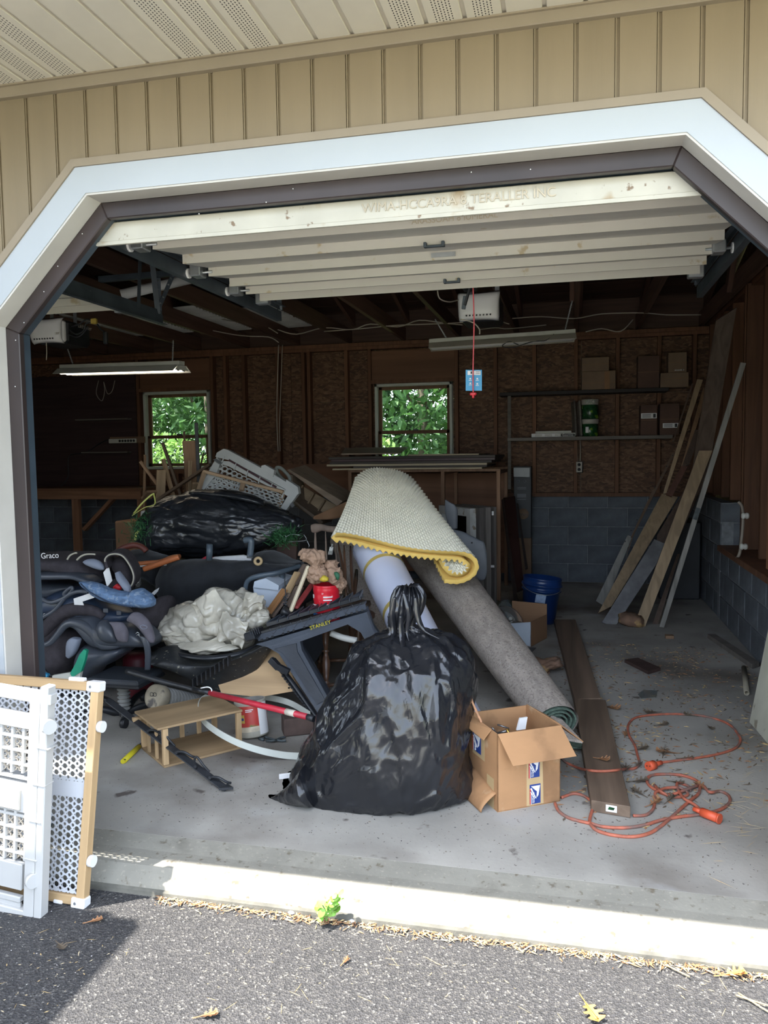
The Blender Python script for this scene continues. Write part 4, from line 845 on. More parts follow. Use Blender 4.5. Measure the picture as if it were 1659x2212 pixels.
# --- white roll, grey-tan carpet roll, second carpet behind
def roll(name, bot, top, r0, r1, m, label, cat, flatn=1.0, inner=None):
    """rolled sheet from floor to its top, spiral end visible"""
    a, b_ = V(bot), V(top); d = (b_-a); L = d.length; t = thing(name, label, cat, a); M = Matrix.Translation(a) @ frame(d).to_4x4()
    R = lambda s: r0+(r1-r0)*s
    N = 60; seg = 44; vs = []; fs = []
    for i in range(N+1):
        s = i/N; rad = R(s)
        for k in range(seg):
            th = 2*pi*k/seg; q = 1+.012*noise.noise(V((cos(th)*1.5, sin(th)*1.5, s*6))); vs.append((rad*cos(th)*q, rad*flatn*sin(th)*q, L*s))
    for i in range(N):
        for k in range(seg): l = (k+1) % seg; fs.append((i*seg+k, i*seg+l, (i+1)*seg+l, (i+1)*seg+k))
    mk('rolled_sheet', vs, fs, m, t, True, mw=M)
    for e, z in ((0, .0), (1, L)):     # spiral end faces
        rad = R(e); w_ = .009; turns = 4; pts = []
        vs2 = []; fs2 = []; K = 120
        for i in range(K+1):
            th = i/K*turns*2*pi; rr_ = rad*(.18+.80*i/K)
            for j, (dr, dz) in enumerate(((-w_/2, -.0), (w_/2, -.0), (w_/2, .03), (-w_/2, .03))):
                x = (rr_+dr)*cos(th); y = (rr_+dr)*sin(th)*flatn; vs2.append((x, y, z+(dz-.001 if e == 0 else -dz+.001)))
        for i in range(K):
            for j in range(4): l = (j+1) % 4; fs2.append((i*4+j, i*4+l, i*4+4+l, i*4+4+j))
        mk('spiral_edge', vs2, fs2, inner or m, t, mw=M)
    return t, M, L, R
VIN = mat('white_vinyl_back', (.68, .72, .88), .35, .05, 3, bump=.05, bsc=12); YT = mat('yellow_tape', (.55, .42, .12), .4, .1, 20)
wb0, wt0 = V((-.46, 3.46, .10)), at(806, 1185, 4.92)
t, M, L, R = roll('vinyl_roll', wb0, wt0, .115, .135, VIN, 'white vinyl flooring roll with yellow tape bands leaning beside the carpet roll', 'roll')
for s in (.13, .30, .55, .81):
    vs = []; fs = []
    for i in range(2):
        for k in range(40): th = 2*pi*k/40; rr_ = R(s)+.0025; vs.append((rr_*cos(th), rr_*sin(th), L*s+i*.034+.012*cos(th)))
    fs = [(k, (k+1) % 40, 40+(k+1) % 40, 40+k) for k in range(40)]; mk('tape_band', vs, fs, YT, t, True, mw=M)
CARP = mat('carpet_backing', (.40, .345, .295), .95, .18, 30, st=(1, 1, .35), bump=.5, bsc=160, bdist=.004, spots=[((.27, .23, .20), 90, .54, .62), ((.50, .45, .40), 110, .58, .68)]); PILE = mat('green_pile', (.12, .18, .14), .95, .3, 60, bump=.8)
cb0, ct0 = V((-.065, 3.76, .09)), at(925, 1190, 5.6)
roll('carpet_roll', cb0, ct0, .115, .18, CARP, 'long grey-tan carpet roll leaning from the floor up under the foam topper', 'carpet', flatn=.8, inner=PILE)
# its frayed flattened end on the floor
e0 = onz(1150, 1600, .0); 
slab('carpet_flap', [onz(1180, 1592, .085), onz(1258, 1606, .075), onz(1215, 1560, .11), onz(1190, 1550, .12)], (0, 0, .012), CARP, bpy.data.objects['carpet_roll'])
slab('green_pile_edge', [onz(1165, 1612, .03), onz(1257, 1618, .02), onz(1257, 1606, .074), onz(1170, 1594, .08)], (0.0, .05, 0), PILE, bpy.data.objects['carpet_roll'])
c2b, c2t = V((-1.03, 4.65, .12)), at(745, 1165, 5.5)
roll('carpet_roll', c2b, c2t, .10, .11, CARP, 'shorter tan carpet roll mostly hidden behind the white roll', 'carpet')

# --- foam topper, folded once and curled at the right
FOAMC = mat('foam_cream', (.78, .74, .60), .9, .06, 6); FOAMY = mat('foam_yellow', (.80, .54, .14), .9, .06, 8)
zq = lambda x, y: (680+x/3.77, 980+y/3.77)
# pixel profile of the strip's flat side, from outer tail, over the top, fold at left, back along the lower layer
prof_px = [zq(1060, 1025), zq(1180, 1030), zq(1275, 985), zq(1305, 920), zq(1270, 860), zq(1190, 830), zq(1050, 822), zq(870, 808), zq(700, 780), zq(540, 740), zq(380, 700), zq(240, 676), zq(176, 680), zq(176, 684),
           zq(240, 690), zq(380, 722), zq(540, 765), zq(700, 797), zq(870, 822), zq(1040, 836), zq(1180, 846), zq(1248, 880), zq(1270, 925), zq(1245, 975), zq(1180, 1005), zq(1100, 990), zq(1040, 930)]
nP = 560; prof3 = spline([V((x, y, 0)) for x, y in prof_px], 24); cum = [0]
for i in range(1, len(prof3)): cum.append(cum[-1]+(prof3[i]-prof3[i-1]).length)
def samp(u):
    s = u*cum[-1]; lo = 0; hi = len(cum)-1
    while hi-lo > 1:
        m_ = (lo+hi)//2
        if cum[m_] <= s: lo = m_
        else: hi = m_
    t = (s-cum[lo])/max(1e-9, cum[hi]-cum[lo]); return prof3[lo].lerp(prof3[hi], t)
def flatpt(u, v):
    p = samp(u); xx = (p.x-718)/(1035-718)          # 0..1 across
    xl = 716+(771-716)*min(1, v*1.02)**.95 + 10*sin(v*pi)*.3; xr = 1035-(1035-898)*v**.92
    base = 1160+ (p.x-718)*.16
    dome = 20*(1-abs(2*xx-1)**2.6) if v > 0 else 0
    # squash the section toward the top and lift it
    yb = p.y; ytop = 1040-dome*1.4+(p.y-base)*.25+14*xx
    yy = yb*(1-v)+ytop*v
    xx2 = xl+(xr-xl)*xx
    bulge = .10*sin(pi*max(0, min(1, xx)))
    lay = (p.y-base)/1700*4.8                       # how far under the upper sheet
    Yd = 4.62+v*.80-bulge*(.35+.65*v)+max(0, lay)*.9*v+.05*xx-.035*sin(v*pi)*sin(xx*pi)
    if v > .8: Yd += (v-.8)**2*2.2
    q = at(xx2, yy, Yd)
    return q
NV = 200; TH = .026; vo = []; vi = []; P = [[flatpt(i/nP, j/NV) for j in range(NV+1)] for i in range(nP+1)]
Lu = cum[-1]/1700*4.6; pu = .035
for i in range(nP+1):
    for j in range(NV+1):
        a = P[min(nP, i+1)][j]-P[max(0, i-1)][j]; b_ = P[i][min(NV, j+1)]-P[i][max(0, j-1)]; n = b_.cross(a)
        n = n.normalized() if n.length > 1e-9 else V((0, 0, 1))
        u = i/nP*Lu/pu; v = j/NV*1.0/.041; row = v
        bmp = .0095*cos(2*pi*u)*cos(2*pi*row)*(1 if i > nP*.5 else min(1, .25+j/8))
        vo.append(P[i][j]+n*(TH+bmp)); vi.append(P[i][j])
W = NV+1; o = len(vo); fs = []; mi = []
for i in range(nP):
    for j in range(NV):
        fs.append((i*W+j, (i+1)*W+j, (i+1)*W+j+1, i*W+j+1)); mi.append(0); fs.append((o+i*W+j, o+i*W+j+1, o+(i+1)*W+j+1, o+(i+1)*W+j)); mi.append(1)
for i in range(nP):
    for j in (0, NV): fs.append((i*W+j, (i+1)*W+j, o+(i+1)*W+j, o+i*W+j)); mi.append(1)
for i in (0, nP):
    for j in range(NV): fs.append((i*W+j, i*W+j+1, o+i*W+j+1, o+i*W+j)); mi.append(1)
tp = mk('foam_topper', vo+vi, fs, [FOAMC, FOAMY], None, True, mi=mi)
bm = bmesh.new(); bm.from_mesh(tp.data); bmesh.ops.recalc_face_normals(bm, faces=bm.faces[:])
for e in bm.edges:
    if len(e.link_faces) == 2 and e.link_faces[0].material_index != e.link_faces[1].material_index: e.smooth = False
bm.to_mesh(tp.data); bm.free()
tag(tp, 'folded egg-crate foam mattress topper, cream bumps and yellow cut edge, draped over the rolls', 'foam topper')
# ---------- small plywood crate ----------
PLY = wood('light_plywood', (.42, .29, .16), axis='X', ring=9); PLYE = wood('light_pine', (.48, .33, .18), axis='Z')
a = onz(355, 1660); b_ = onz(524, 1617); u = (b_-a).normalized(); v = V((-u.y, u.x, 0)); W_ = (b_-a).length; D_ = .30; H_ = at(351, 1571, a.y).z
cr = thing('wooden_crate', 'small open light plywood crate with slats standing left of the paint can', 'crate', a)
def CP(x, y, z): return a+u*x+v*y+V((0, 0, z))
an = math.atan2(u.y, u.x)
def cbox(name, x, y, z, sx, sy, sz, m): return box(name, CP(x, y, z), (sx, sy, sz), m, cr, rot=(0, 0, an), b=.001)
cbox('top_panel', W_/2-.01, D_/2, H_-.005, W_+.03, D_, .010, PLY); cbox('bottom_panel', W_/2, D_/2, .006, W_, D_, .010, PLY)
for x in (.012, W_-.012):
    for y in (.012, D_-.012): cbox('corner_post', x, y, H_/2, .024, .020, H_-.024, PLYE)
for x in (.30, .53, .76): cbox('slat', W_*x, D_-.006, H_/2, .022, .010, H_-.024, PLYE)
for y in (.35, .68): cbox('slat', .006, D_*y, H_/2, .010, .022, H_-.024, PLYE)
cbox('end_peg', -.02, D_-.03, H_-.03, .05, .02, .02, PLYE)
# ---------- food can ----------
ca = at(548, 1588, 3.55); ca.z = .004; axis = V((-.13, .08, 1)).normalized()
can = thing('paint_can', 'large rusty can with red vegetable label, dried grey fill in its top', 'can', ca)
CANR = mat('can_label', (.46, .05, .04), .4, .2, 10, spots=[((.12, .20, .05), 9, .56, .62), ((.55, .48, .32), 14, .64, .68)]); CANW = mat('can_wall', (.36, .34, .28), .5, .2, 12)
r_ = .076; hh = .175
lathe('can_body', [(r_*.95, .0), (r_, .005), (r_, .03), (r_, .035), (r_, hh-.02), (r_, hh-.018), (r_+.003, hh-.006), (r_+.002, hh), (r_-.005, hh), (r_-.006, hh-.014), (0, hh-.012)], [CANW, CANR, mat('dried_cement', (.20, .19, .17), .95, .3, 14, bump=.5)], ca, can, axis=axis, seg=40, mi=[0, 0, 0, 1, 0, 0, 0, 0, 2, 2, 0])
Mx = frame(axis, V((0, 1, .001)))
def on_can(th, z, r): return ca + Mx @ V((r*cos(th), r*sin(th), z))
def can_patch(name, t0, t1, z0, z1, m, o=.0012, n=10):
    vs = []; 
    for i in range(n+1):
        th = t0+(t1-t0)*i/n; vs += [on_can(th, z0, r_+o), on_can(th, z1, r_+o)]
    return mk(name, vs, [(2*i, 2*i+2, 2*i+3, 2*i+1) for i in range(n)], m, can, True)
# direction towards camera on can
toC = (CAM-ca); best = max((k*pi/60 for k in range(120)), key=lambda th: (on_can(th, 0, 1)-ca).dot(toC))
can_patch('white_label', best+.45, best+1.3, .01, .165, PAPER); can_patch('round_badge', best-.75, best-.45, .075, .115, mat('badge_yellow', (.5, .36, .08), .5), o=.0018); can_patch('badge_mark', best-.7, best-.5, .088, .10, mat('badge_blue', (.03, .05, .2), .5), o=.0024)
can_patch('pale_band', best-1.2, best+.44, .03, .055, mat('label_cream', (.55, .48, .36), .5, .25, 20), o=.0014); can_patch('label_print', best-.35, best+.15, .135, .139, PAPER, o=.002); can_patch('label_print', best-.35, best+.05, .127, .131, PAPER, o=.002)
# ---------- brick, tool, strip, pole ----------
bk = tag(box('brown_block', onz(636, 1590, 0)+V((0, .05, .045)), (.15, .1, .088), mat('dirty_brick', (.09, .06, .05), .9, .3, 10, bump=.6), rot=(0, 0, .5), b=.006), 'dark brown brick on the floor behind the red pole', 'brick')
pl = thing('pliers', 'small rusty pliers on the floor below the can', 'pliers', onz(590, 1598, 0)); RUST = mat('rusty_steel', (.07, .085, .09), .6, .4, 30, metal=.4)
tube('handle', [onz(572, 1592, .008), onz(590, 1597, .012), onz(606, 1600, .008), onz(618, 1600, .008)], .006, RUST, pl); tube('handle', [onz(575, 1600, .008), onz(592, 1600, .014), onz(604, 1595, .008), onz(616, 1592, .008)], .006, RUST, pl); tube('jaw', [onz(570, 1598, .008), onz(560, 1595, .008)], .008, RUST, pl)
z5 = lambda x, y, Y: at(180+x/3.19, 1420+y/3.19, Y)
st = [z5(1560, 395, 3.62), z5(1430, 318, 3.75), z5(1290, 280, 3.85), z5(1100, 262, 3.86), z5(930, 262, 3.72), z5(830, 285, 3.55), z5(795, 350, 3.40), z5(825, 430, 3.30), z5(920, 510, 3.24), z5(1060, 585, 3.22), z5(1220, 640, 3.24), z5(1380, 672, 3.28), z5(1500, 680, 3.3)]
sp = spline(st, 8); vs = []; fs = []
for i, p in enumerate(sp):
    for dx, dz in ((0, .016), (0, -.016), (.004, -.016), (.004, .016)):
        tn = (sp[min(i+1, len(sp)-1)]-sp[max(0, i-1)]).normalized(); sd_ = tn.cross(V((0, 0, 1))).normalized(); vs.append(p+V((0, 0, dz))+sd_*dx)
for i in range(len(sp)-1):
    for j in range(4): l = (j+1) % 4; fs.append((i*4+j, i*4+l, i*4+4+l, i*4+4+j))
fs += [(0, 1, 2, 3), tuple(len(vs)-4+k for k in (3, 2, 1, 0))]
tag(mk('plastic_strip', vs, fs, mat('strip_white', (.55, .57, .52), .5, .06)), 'bent white plastic edging strip looping around the can', 'strip')
pb = thing('sweeper_pole', 'red painted pole with black grip and paper band sticking out of the heap', 'pole', z5(1200, 340, 3.3)); REDP = mat('red_paint', (.45, .02, .04), .45, .15, 20)
p0, p1 = z5(873, 245, 3.33), z5(1545, 410, 3.08)
rod('pole_tube', p0, p1, .0135, REDP, pb); rod('black_grip', p0, z5(760, 218, 3.37), .012, BLACK, pb); rod('end_cap', p1, z5(1590, 425, 3.07), .014, BLACK, pb)
rod('paper_band', p0+(p1-p0)*.80, p0+(p1-p0)*.885, .0146, mat('worn_paper', (.55, .50, .42), .8, .2, 30), pb)
tube('wire_hook', [z5(870, 262, 3.32), z5(885, 225, 3.32), z5(860, 205, 3.32), z5(810, 212, 3.33)], .003, WPL, pb)
tag(tube('black_pole', [z5(300, 95, 3.5), z5(520, 160, 3.46), z5(700, 205, 3.42), z5(790, 232, 3.40)], [.016, .014, .012, .012], BLACK, None), 'black pole lying over the ribbed hose towards the red pole', 'pole')
# hook rail
hr = thing('hook_rail', 'black iron rail with curved hooks slanting to the floor in front', 'rack', onz(480, 1705)); IRON = mat('black_iron', (.02, .022, .026), .5, .4, 14, bump=.3)
q0, q1 = z5(165, 292, 3.35), onz(487, 1704, .012); dd = (q1-q0)
bar = beam('rail_bar', q0, q1, .030, .007, IRON, hr, roll=.4); beam('rail_back', q0+V((0, 0, -.012)), q1+V((0, 0, -.006)), .012, .012, IRON, hr)
for k, s in enumerate((.40, .52, .64, .79, .90)):
    c = q0+dd*s; tube('hook', [c, c+V((.012, -.02, .015)), c+V((.045, -.03, .02)), c+V((.075, -.02, .0+.01*k % .02)), c+V((.085, -.0, -.012))] if k % 2 == 0 else [c, c+V((-.005, -.015, .03)), c+V((.01, -.02, .055)), c+V((.04, -.02, .02)), c+V((.06, -.01, -.01))], .0055, IRON, hr); rod('rivet', c+V((0, -.01, 0)), c+V((0, -.02, .012)), .006, IRON, hr, seg=8)
slab('rail_tip', [q1+V((-.02, -.02, 0)), q1+V((.035, .0, 0)), q1+V((-.005, .03, 0))], (0, 0, .01), IRON, hr)
yh = thing('yellow_handle', 'yellow plastic handle of a tool on the floor left of the crate', 'handle', onz(268, 1643)); YEL = mat('yellow_plastic', (.55, .48, .02), .45, .1)
rod('grip', onz(268, 1643, .012), onz(300, 1613, .014), .0125, YEL, yh); rod('grip_end', onz(265, 1645, .012), onz(269, 1641, .012), .011, YEL, yh); rod('shaft', onz(300, 1613, .014), onz(318, 1598, .014), .009, BLACK, yh); lathe('hang_hole', [(.005, 0), (.005, .001)], BLACK, onz(270, 1641, .0245), yh, seg=10)
tag(box('white_tab', onz(618, 1676, .012), (.06, .012, .022), WPL, rot=(0, 0, .5), b=.002), 'small white plastic tab on the floor left of the big bag', 'tab')
# ribbed hose + tan bucket end
hz_ = thing('ribbed_hose', 'tan ribbed hose lying behind the plywood crate, muddy round cap facing out', 'hose', z5(490, 275, 3.62)); TAN = mat('muddy_tan', (.30, .26, .19), .75, .3, 9, spots=[((.10, .09, .08), 12, .55, .62)]); RIB = mat('grey_ribbed', (.22, .22, .21), .6, .15, 9)
c0_, c1_ = z5(485, 270, 3.55), z5(760, 300, 3.85); ax = (c1_-c0_); pr = []
lathe('round_cap', [(0, 0), (.05, .0), (.062, .004), (.064, .05), (.06, .06)], TAN, c0_, hz_, axis=ax, seg=32)
LL = ax.length
for k in range(int(LL/.004)):
    s = .06+k*.004; pr.append((.058-.022*(s/LL)+.004*sin(s*2*pi/.014), s))
lathe('hose_body', pr, RIB, c0_, hz_, axis=ax, seg=28)
for e in (0, 1): tube('cap_mark', [c0_+ax.normalized()*-.003+V((dx*.012+e*.018-.01, 0, dz*.014+.01)) for dx, dz in ((-.6, -.6), (.6, -.5), (.7, .5), (-.4, .7), (-.6, -.6))], .0012, BLACK, hz_)
# stool with star base
sb = thing('swivel_stool', 'black swivel stool with ribbed column and star legs under the car seats', 'stool', onz(245, 1590)); sc_ = z5(240, 250, 3.72)
box('stool_seat', z5(290, 130, 3.72), (.30, .26, .035), DGREY, sb, b=.008); box('seat_edge', z5(290, 150, 3.72), (.32, .28, .02), BLACK, sb, b=.006)
pr = [(.030+.006*sin(k*pi/3), -.14+k*.0035) for k in range(75)]; lathe('ribbed_column', pr, RIB, z5(280, 260, 3.72), sb, seg=20)
bc_ = z5(275, 400, 3.72)
for k, (x, y) in enumerate(((-.16, -.15), (.13, -.2), (.22, .05), (-.2, .08), (0, .22))):
    e = V((bc_.x+x, bc_.y+y, .06)); tube('star_leg', [bc_+V((0, 0, .0)), bc_.lerp(e, .5)+V((0, 0, .02)), e], [.022, .018, .014], BLACK, sb, seg=10); rod('caster', e+V((-.012, 0, -.034)), e+V((.012, 0, -.034)), .026, BLACK, sb); 
tag(lathe('red_canister', [(0, 0), (.08, 0), (.085, .01), (.085, .22), (.06, .25), (0, .25)], mat('dull_red', (.12, .012, .02), .5, .3), V((-2.45, 4.05, 0))), 'dark red canister in shadow behind the swivel stool', 'canister')
# ---------- black tray ----------
z3 = lambda x, y, Y: at(300+x/3.95, 1160+y/3.95, Y)
tr_ = thing('plastic_tray', 'dirty black plastic tray with gridded underside below the clear bag', 'tray', z3(560, 1150, 3.95)); SOIL = mat('soiled_black', (.018, .020, .022), .5, .4, 10, bump=.5, spots=[((.20, .19, .14), 45, .66, .70)])
ch = [(z3(x, a_, 3.95), z3(x, b2, 3.75), th) for x, a_, b2, th in ((150, 960, 1000, .10), (260, 985, 1080, .26), (400, 1015, 1180, .36), (540, 1030, 1262, .42), (680, 1025, 1170, .38), (820, 1005, 1090, .32), (960, 950, 1010, .22), (1060, 900, 935, .10))]
body('tray_body', ch, SOIL, tr_, n=4, seg=28, ex=4.5, wr=.003, wf=14, ends=.02)
tube('tray_rim', [z3(x, y, Y) for x, y, Y in ((150, 955, 3.95), (330, 1000, 3.78), (520, 1030, 3.72), (700, 1022, 3.74), (880, 985, 3.80), (1060, 900, 3.92))], .014, BLACK, tr_, seg=10, flat=.6)
for k in range(9):
    t_ = k/8; p_ = z3(470+500*t_*.6, 1245-190*t_, 3.68); box('grid_rib', p_, (.006, .03, .05), BLACK, tr_)
for k in range(14): p_ = z3(330+rr.uniform(0, 560), 1060+rr.uniform(0, 80), 3.62); 
# ---------- clear plastic bag ----------
CLR = bagmat('clear_polythene', (.70, .66, .56), .16, .25, (1, 1, 1), .28)
_t = CLR.node_tree; _o = _t.nodes['Material Output']; _m = _t.nodes.new('ShaderNodeMixShader'); _m.inputs[0].default_value = .16; _tr = _t.nodes.new('ShaderNodeBsdfTransparent'); _t.links.new(_t.nodes['Principled BSDF'].outputs[0], _m.inputs[1]); _t.links.new(_tr.outputs[0], _m.inputs[2]); _t.links.new(_m.outputs[0], _o.inputs[0])
cb_ = thing('clear_bag', 'crumpled translucent plastic bag heaped on the black tray', 'bag', z3(600, 900, 4.1))
ch = [(z3(x, a_, 4.1), z3(x, b2, 4.02), th) for x, a_, b2, th in ((140, 810, 900, .08), (270, 640, 935, .26), (400, 585, 985, .36), (520, 520, 1012, .42), (640, 450, 1008, .46), (760, 452, 995, .46), (880, 458, 960, .42), (980, 475, 880, .36), (1060, 500, 800, .26), (1110, 630, 730, .10))]
body('bag_body', ch, CLR, cb_, n=16, seg=200, ex=2.1, wr=.012, wf=4.5, seed=8, ends=.1, cr=.055, cs=4.2)
def fold_sheet(px, Yc, dep, sd):
    q = [z3(x, y, Yc) for x, y in px]
    def f(u, v):
        p = (q[0]*(1-u)+q[1]*u)*(1-v)+(q[3]*(1-u)+q[2]*u)*v; n_ = noise.noise(V((u*3.2, v*3.2, sd)))+.5*ridge(V((u*2, v*2, 0)), 1.7, sd)
        return p+V((0, -dep*sin(pi*u)*sin(pi*v)+.03*n_, .012*n_))
    grid('bag_fold', f, 40, 40, CLR, cb_, thick=.0012)
fold_sheet(((140, 815), (420, 790), (700, 860), (260, 945)), 3.90, .05, 1); fold_sheet(((250, 930), (660, 865), (860, 960), (530, 1015)), 3.84, .07, 2); fold_sheet(((700, 640), (930, 740), (880, 960), (660, 860)), 3.80, .05, 3); fold_sheet(((420, 590), (640, 450), (800, 640), (660, 870)), 3.86, .06, 4); fold_sheet(((900, 480), (1060, 505), (1050, 620), (860, 700)), 3.88, .03, 5)
ch = [(z3(x, a_, 3.95), z3(x, b2, 3.95), th) for x, a_, b2, th in ((880, 700, 760, .06), (960, 640, 800, .14), (1040, 610, 790, .15), (1105, 640, 740, .06))]
body('bag_twist', ch, CLR, cb_, n=10, seg=60, wr=.004, wf=14, seed=2, cr=.03, cs=13)
# ---------- pale board ----------
bp_ = [(583, 1400), (464, 1459), (478, 1497), (560, 1506), (646, 1491), (606, 1404)]
PINE = wood('pine_board', (.50, .34, .19), axis='X', ring=8)
pb_ = thing('pine_panel', 'pale pine panel with screw holes leaning under the sawhorse', 'board', at(560, 1480, 3.95)); slab('panel_board', [at(x, y, 3.92-(y-1400)*.0018) for x, y in bp_], (.0, .02, .004), PINE, pb_)
for x, y in ((551, 1422), (483, 1457), (624, 1486)): lathe('screw_hole', [(0, 0), (.005, 0)], BLACK, at(x, y, 3.915-(y-1400)*.0018), pb_, axis=V((0, -1, .1)), seg=10)
tag(slab('dark_board', [at(x, y, 4.0) for x, y in ((446, 1452), (575, 1396), (580, 1408), (462, 1462))], (0, .02, 0), wood('dark_strip', (.08, .05, .035), axis='X')), 'dark wood strip along the top edge of the pale pine panel', 'board')
# ---------- sawhorse ----------
SAW = mat('sawhorse_plastic', (.045, .055, .072), .42, .15, 8, bump=.12, bsc=90)
sh = thing('sawhorse', 'dark blue-grey folding plastic sawhorse with yellow lettering, tilted in front of the red can', 'sawhorse', (-1.3, 3.7, 0))
def SY(px, py): return 3.88+(px-650)*.0006-(py-1340)*.0014
def SP_(px, py, o=0): return at(px, py, SY(px, py)+o)
z4 = lambda x, y: (520+x/4.88, 1140+y/4.88)
# two leg frames, front one and one behind
fr_px = [(552, 1392), (792, 1322), (806, 1362), (850, 1425), (836, 1440), (790, 1385), (779, 1366), (751, 1349), (648, 1386), (652, 1405), (706, 1500), (748, 1580), (716, 1590), (680, 1530), (602, 1412), (578, 1398)]
slab('leg_frame', [SP_(x, y) for x, y in fr_px], (0, .03, .0), SAW, sh, b=.0)
slab('leg_frame', [SP_(x, y, .22)+V((0, 0, .03)) for x, y in fr_px], (0, .03, .0), SAW, sh)
ins = [(640, 1390), (574, 1405), (606, 1420), (676, 1532), (700, 1520)]
slab('leg_inset', [SP_(x, y, -.006) for x, y in ((592, 1402), (640, 1390), (642, 1408), (702, 1512), (684, 1522), (612, 1412))], (0, .008, 0), DGREY, sh)
# top truss: upper deck, face band with slots, lower band
def band(name, pts, o, d, m=SAW): return slab(name, [SP_(x, y, o) for x, y in pts], (0, d, 0), m, sh)
dk0, dk1, dk2, dk3 = SP_(575, 1352), SP_(778, 1293), SP_(790, 1288, .20), SP_(582, 1346, .20)
slab('top_deck', [SP_(557, 1366, .0), SP_(788, 1300, .0), SP_(792, 1296, .2), SP_(565, 1358, .2)], (0, 0, -.015), BLACK, sh)
band('face_band', [(556, 1372), (788, 1304), (791, 1316), (558, 1385)], -.004, .012)
for k in range(20):
    t_ = (k+.5)/20; x = 560+228*t_; y = 1383-68*t_
    if k in (3, 7, 11, 15): continue
    box('slot', SP_(x, y+1, -.006), (.012, .004, .010), BLACK, sh, rot=(0, -.28, 0))
for k in range(9):
    t_ = k/9; x = 578+200*t_; y = 1349-58*t_; a_ = SP_(x, y, .0); 
    beam('deck_rib', a_+V((0, 0, .004)), a_+V((.02, .19, .02)), .008, .020, SAW, sh); beam('deck_rib', a_+V((.02, .19, .022)), a_+V((.055, .0, .02)), .006, .018, SAW, sh)
    beam('face_rib', SP_(x+4, y+8, -.008), SP_(x+12, y+21, -.008), .004, .004, DGREY, sh); beam('face_rib', SP_(x+12, y+21, -.008), SP_(x+24, y+4, -.008), .004, .004, DGREY, sh)
bm_('deck_edge', (575, 1350, SY(575, 1350)), (780, 1291, SY(780, 1291)), .008, .022, BLACK, sh); bm_('deck_edge', (578, 1344, SY(575, 1344)+.19), (785, 1286, SY(780, 1286)+.19), .008, .022, BLACK, sh)
box('end_hook', SP_(549, 1369, -.01), (.055, .14, .045), BLACK, sh, rot=(0, -.3, 0), b=.006)
for k in range(5): box('hook_rib', SP_(541+k*4.5, 1366-k*1.2, -.085), (.003, .006, .035), DGREY, sh, rot=(0, -.3, 0))
bm_('side_latch', (584, 1424, 3.70), (602, 1443, 3.70), .03, .03, BLACK, sh); bm_('side_latch', (600, 1440, 3.70), (624, 1452, 3.70), .028, .03, BLACK, sh); bm_('side_latch', (583, 1424, 3.70), (592, 1432, 3.70), .02, .03, BLACK, sh)
tube('back_leg', [at(590, 1425, 3.78), at(625, 1468, 3.74), at(690, 1560, 3.66)], .016, BLACK, sh, seg=8)
for k in range(16): t_ = k/15; box('leg_tooth', at(612+70*t_, 1460+92*t_, 3.72-.06*t_), (.014, .02, .008), BLACK, sh, rot=(0, .8, 0))
n_ = (SP_(700, 1350)-SP_(660, 1362)).cross(SP_(670, 1380)-SP_(660, 1362)).normalized()
text('lettering', 'STANLEY', .028, YEL, SP_(692, 1350.5, -.006), SP_(706, 1346)-SP_(678, 1355), (0, 0, 1), sh, ext=.001)
slab('logo_plate', [SP_(x, y, -.0022) for x, y in ((670, 1350), (711, 1339), (714, 1350), (676, 1363))], (0, .002, 0), DGREY, sh)
# ---------- chairs ----------
CHW = wood('chair_wood', (.11, .055, .03), axis='Z', rough=.35, spec=.5); CHG = wood('dusty_chair_wood', (.19, .14, .11), axis='Z')
def turned(name, a, b_, r, m, parent, label=None):
    a, b_ = V(a), V(b_); L = (b_-a).length; pf = [(r*.6, 0)]
    for s, q in ((.05, .7), (.15, 1.0), (.22, 1.05), (.27, .6), (.29, 1.1), (.31, .6), (.40, .95), (.52, 1.2), (.60, .9), (.66, .55), (.68, 1.1), (.70, .55), (.78, .8), (.9, 1.0), (1, .8)): pf.append((r*q, L*s))
    return lathe(name, pf, m, a, parent, axis=b_-a, seg=18)
wc = thing('wooden_chair', 'dark turned-leg wooden chair buried behind the sawhorse opening', 'chair', (-1.15, 4.2, 0))
seat_c = at(712, 1338, 4.15); sz = seat_c.z
lathe('seat', [(0, 0), (.18, 0), (.205, .012), (.205, .03), (.19, .036), (0, .028)], CHW, V((seat_c.x-.0, 4.35, sz-.04)), wc, seg=36)
lg = [at(705, 1500, 4.05), at(775, 1480, 4.2), at(760, 1440, 4.6), at(690, 1440, 4.6)]
tp_ = [at(703, 1352, 4.2), at(775, 1350, 4.25), at(760, 1345, 4.5), at(700, 1345, 4.5)]
for g, h in zip(lg, tp_):
    g2_ = V((g.x, g.y, 0.0)); turned('leg', g2_, h, .020, CHW, wc)
mid = [V((g.x, g.y, 0)).lerp(h, .45) for g, h in zip(lg, tp_)]
for i, j in ((0, 3), (1, 2)): rod('stretcher', mid[i], mid[j], .010, CHW, wc)
rod('stretcher', mid[0].lerp(mid[3], .5), mid[1].lerp(mid[2], .5), .010, CHW, wc); rod('stretcher', V((lg[0].x, lg[0].y, 0)).lerp(tp_[0], .25), V((lg[1].x, lg[1].y, 0)).lerp(tp_[1], .25), .009, CHW, wc)
w2 = thing('windsor_chair', 'dusty spindle-back chair whose crest and spindles show behind the paper bags', 'chair', (-1.2, 4.9, 0))
ch = [(at(672, 1134, 4.9), at(674, 1150, 4.9), .03), (at(680, 1131, 4.9), at(682, 1152, 4.9), .035), (at(695, 1132, 4.9), at(695, 1147, 4.9), .03), (at(712, 1136, 4.9), at(712, 1150, 4.9), .03), (at(730, 1136, 4.9), at(730, 1151, 4.9), .03)]
body('crest_rail', ch, CHG, w2, n=4, seg=16)
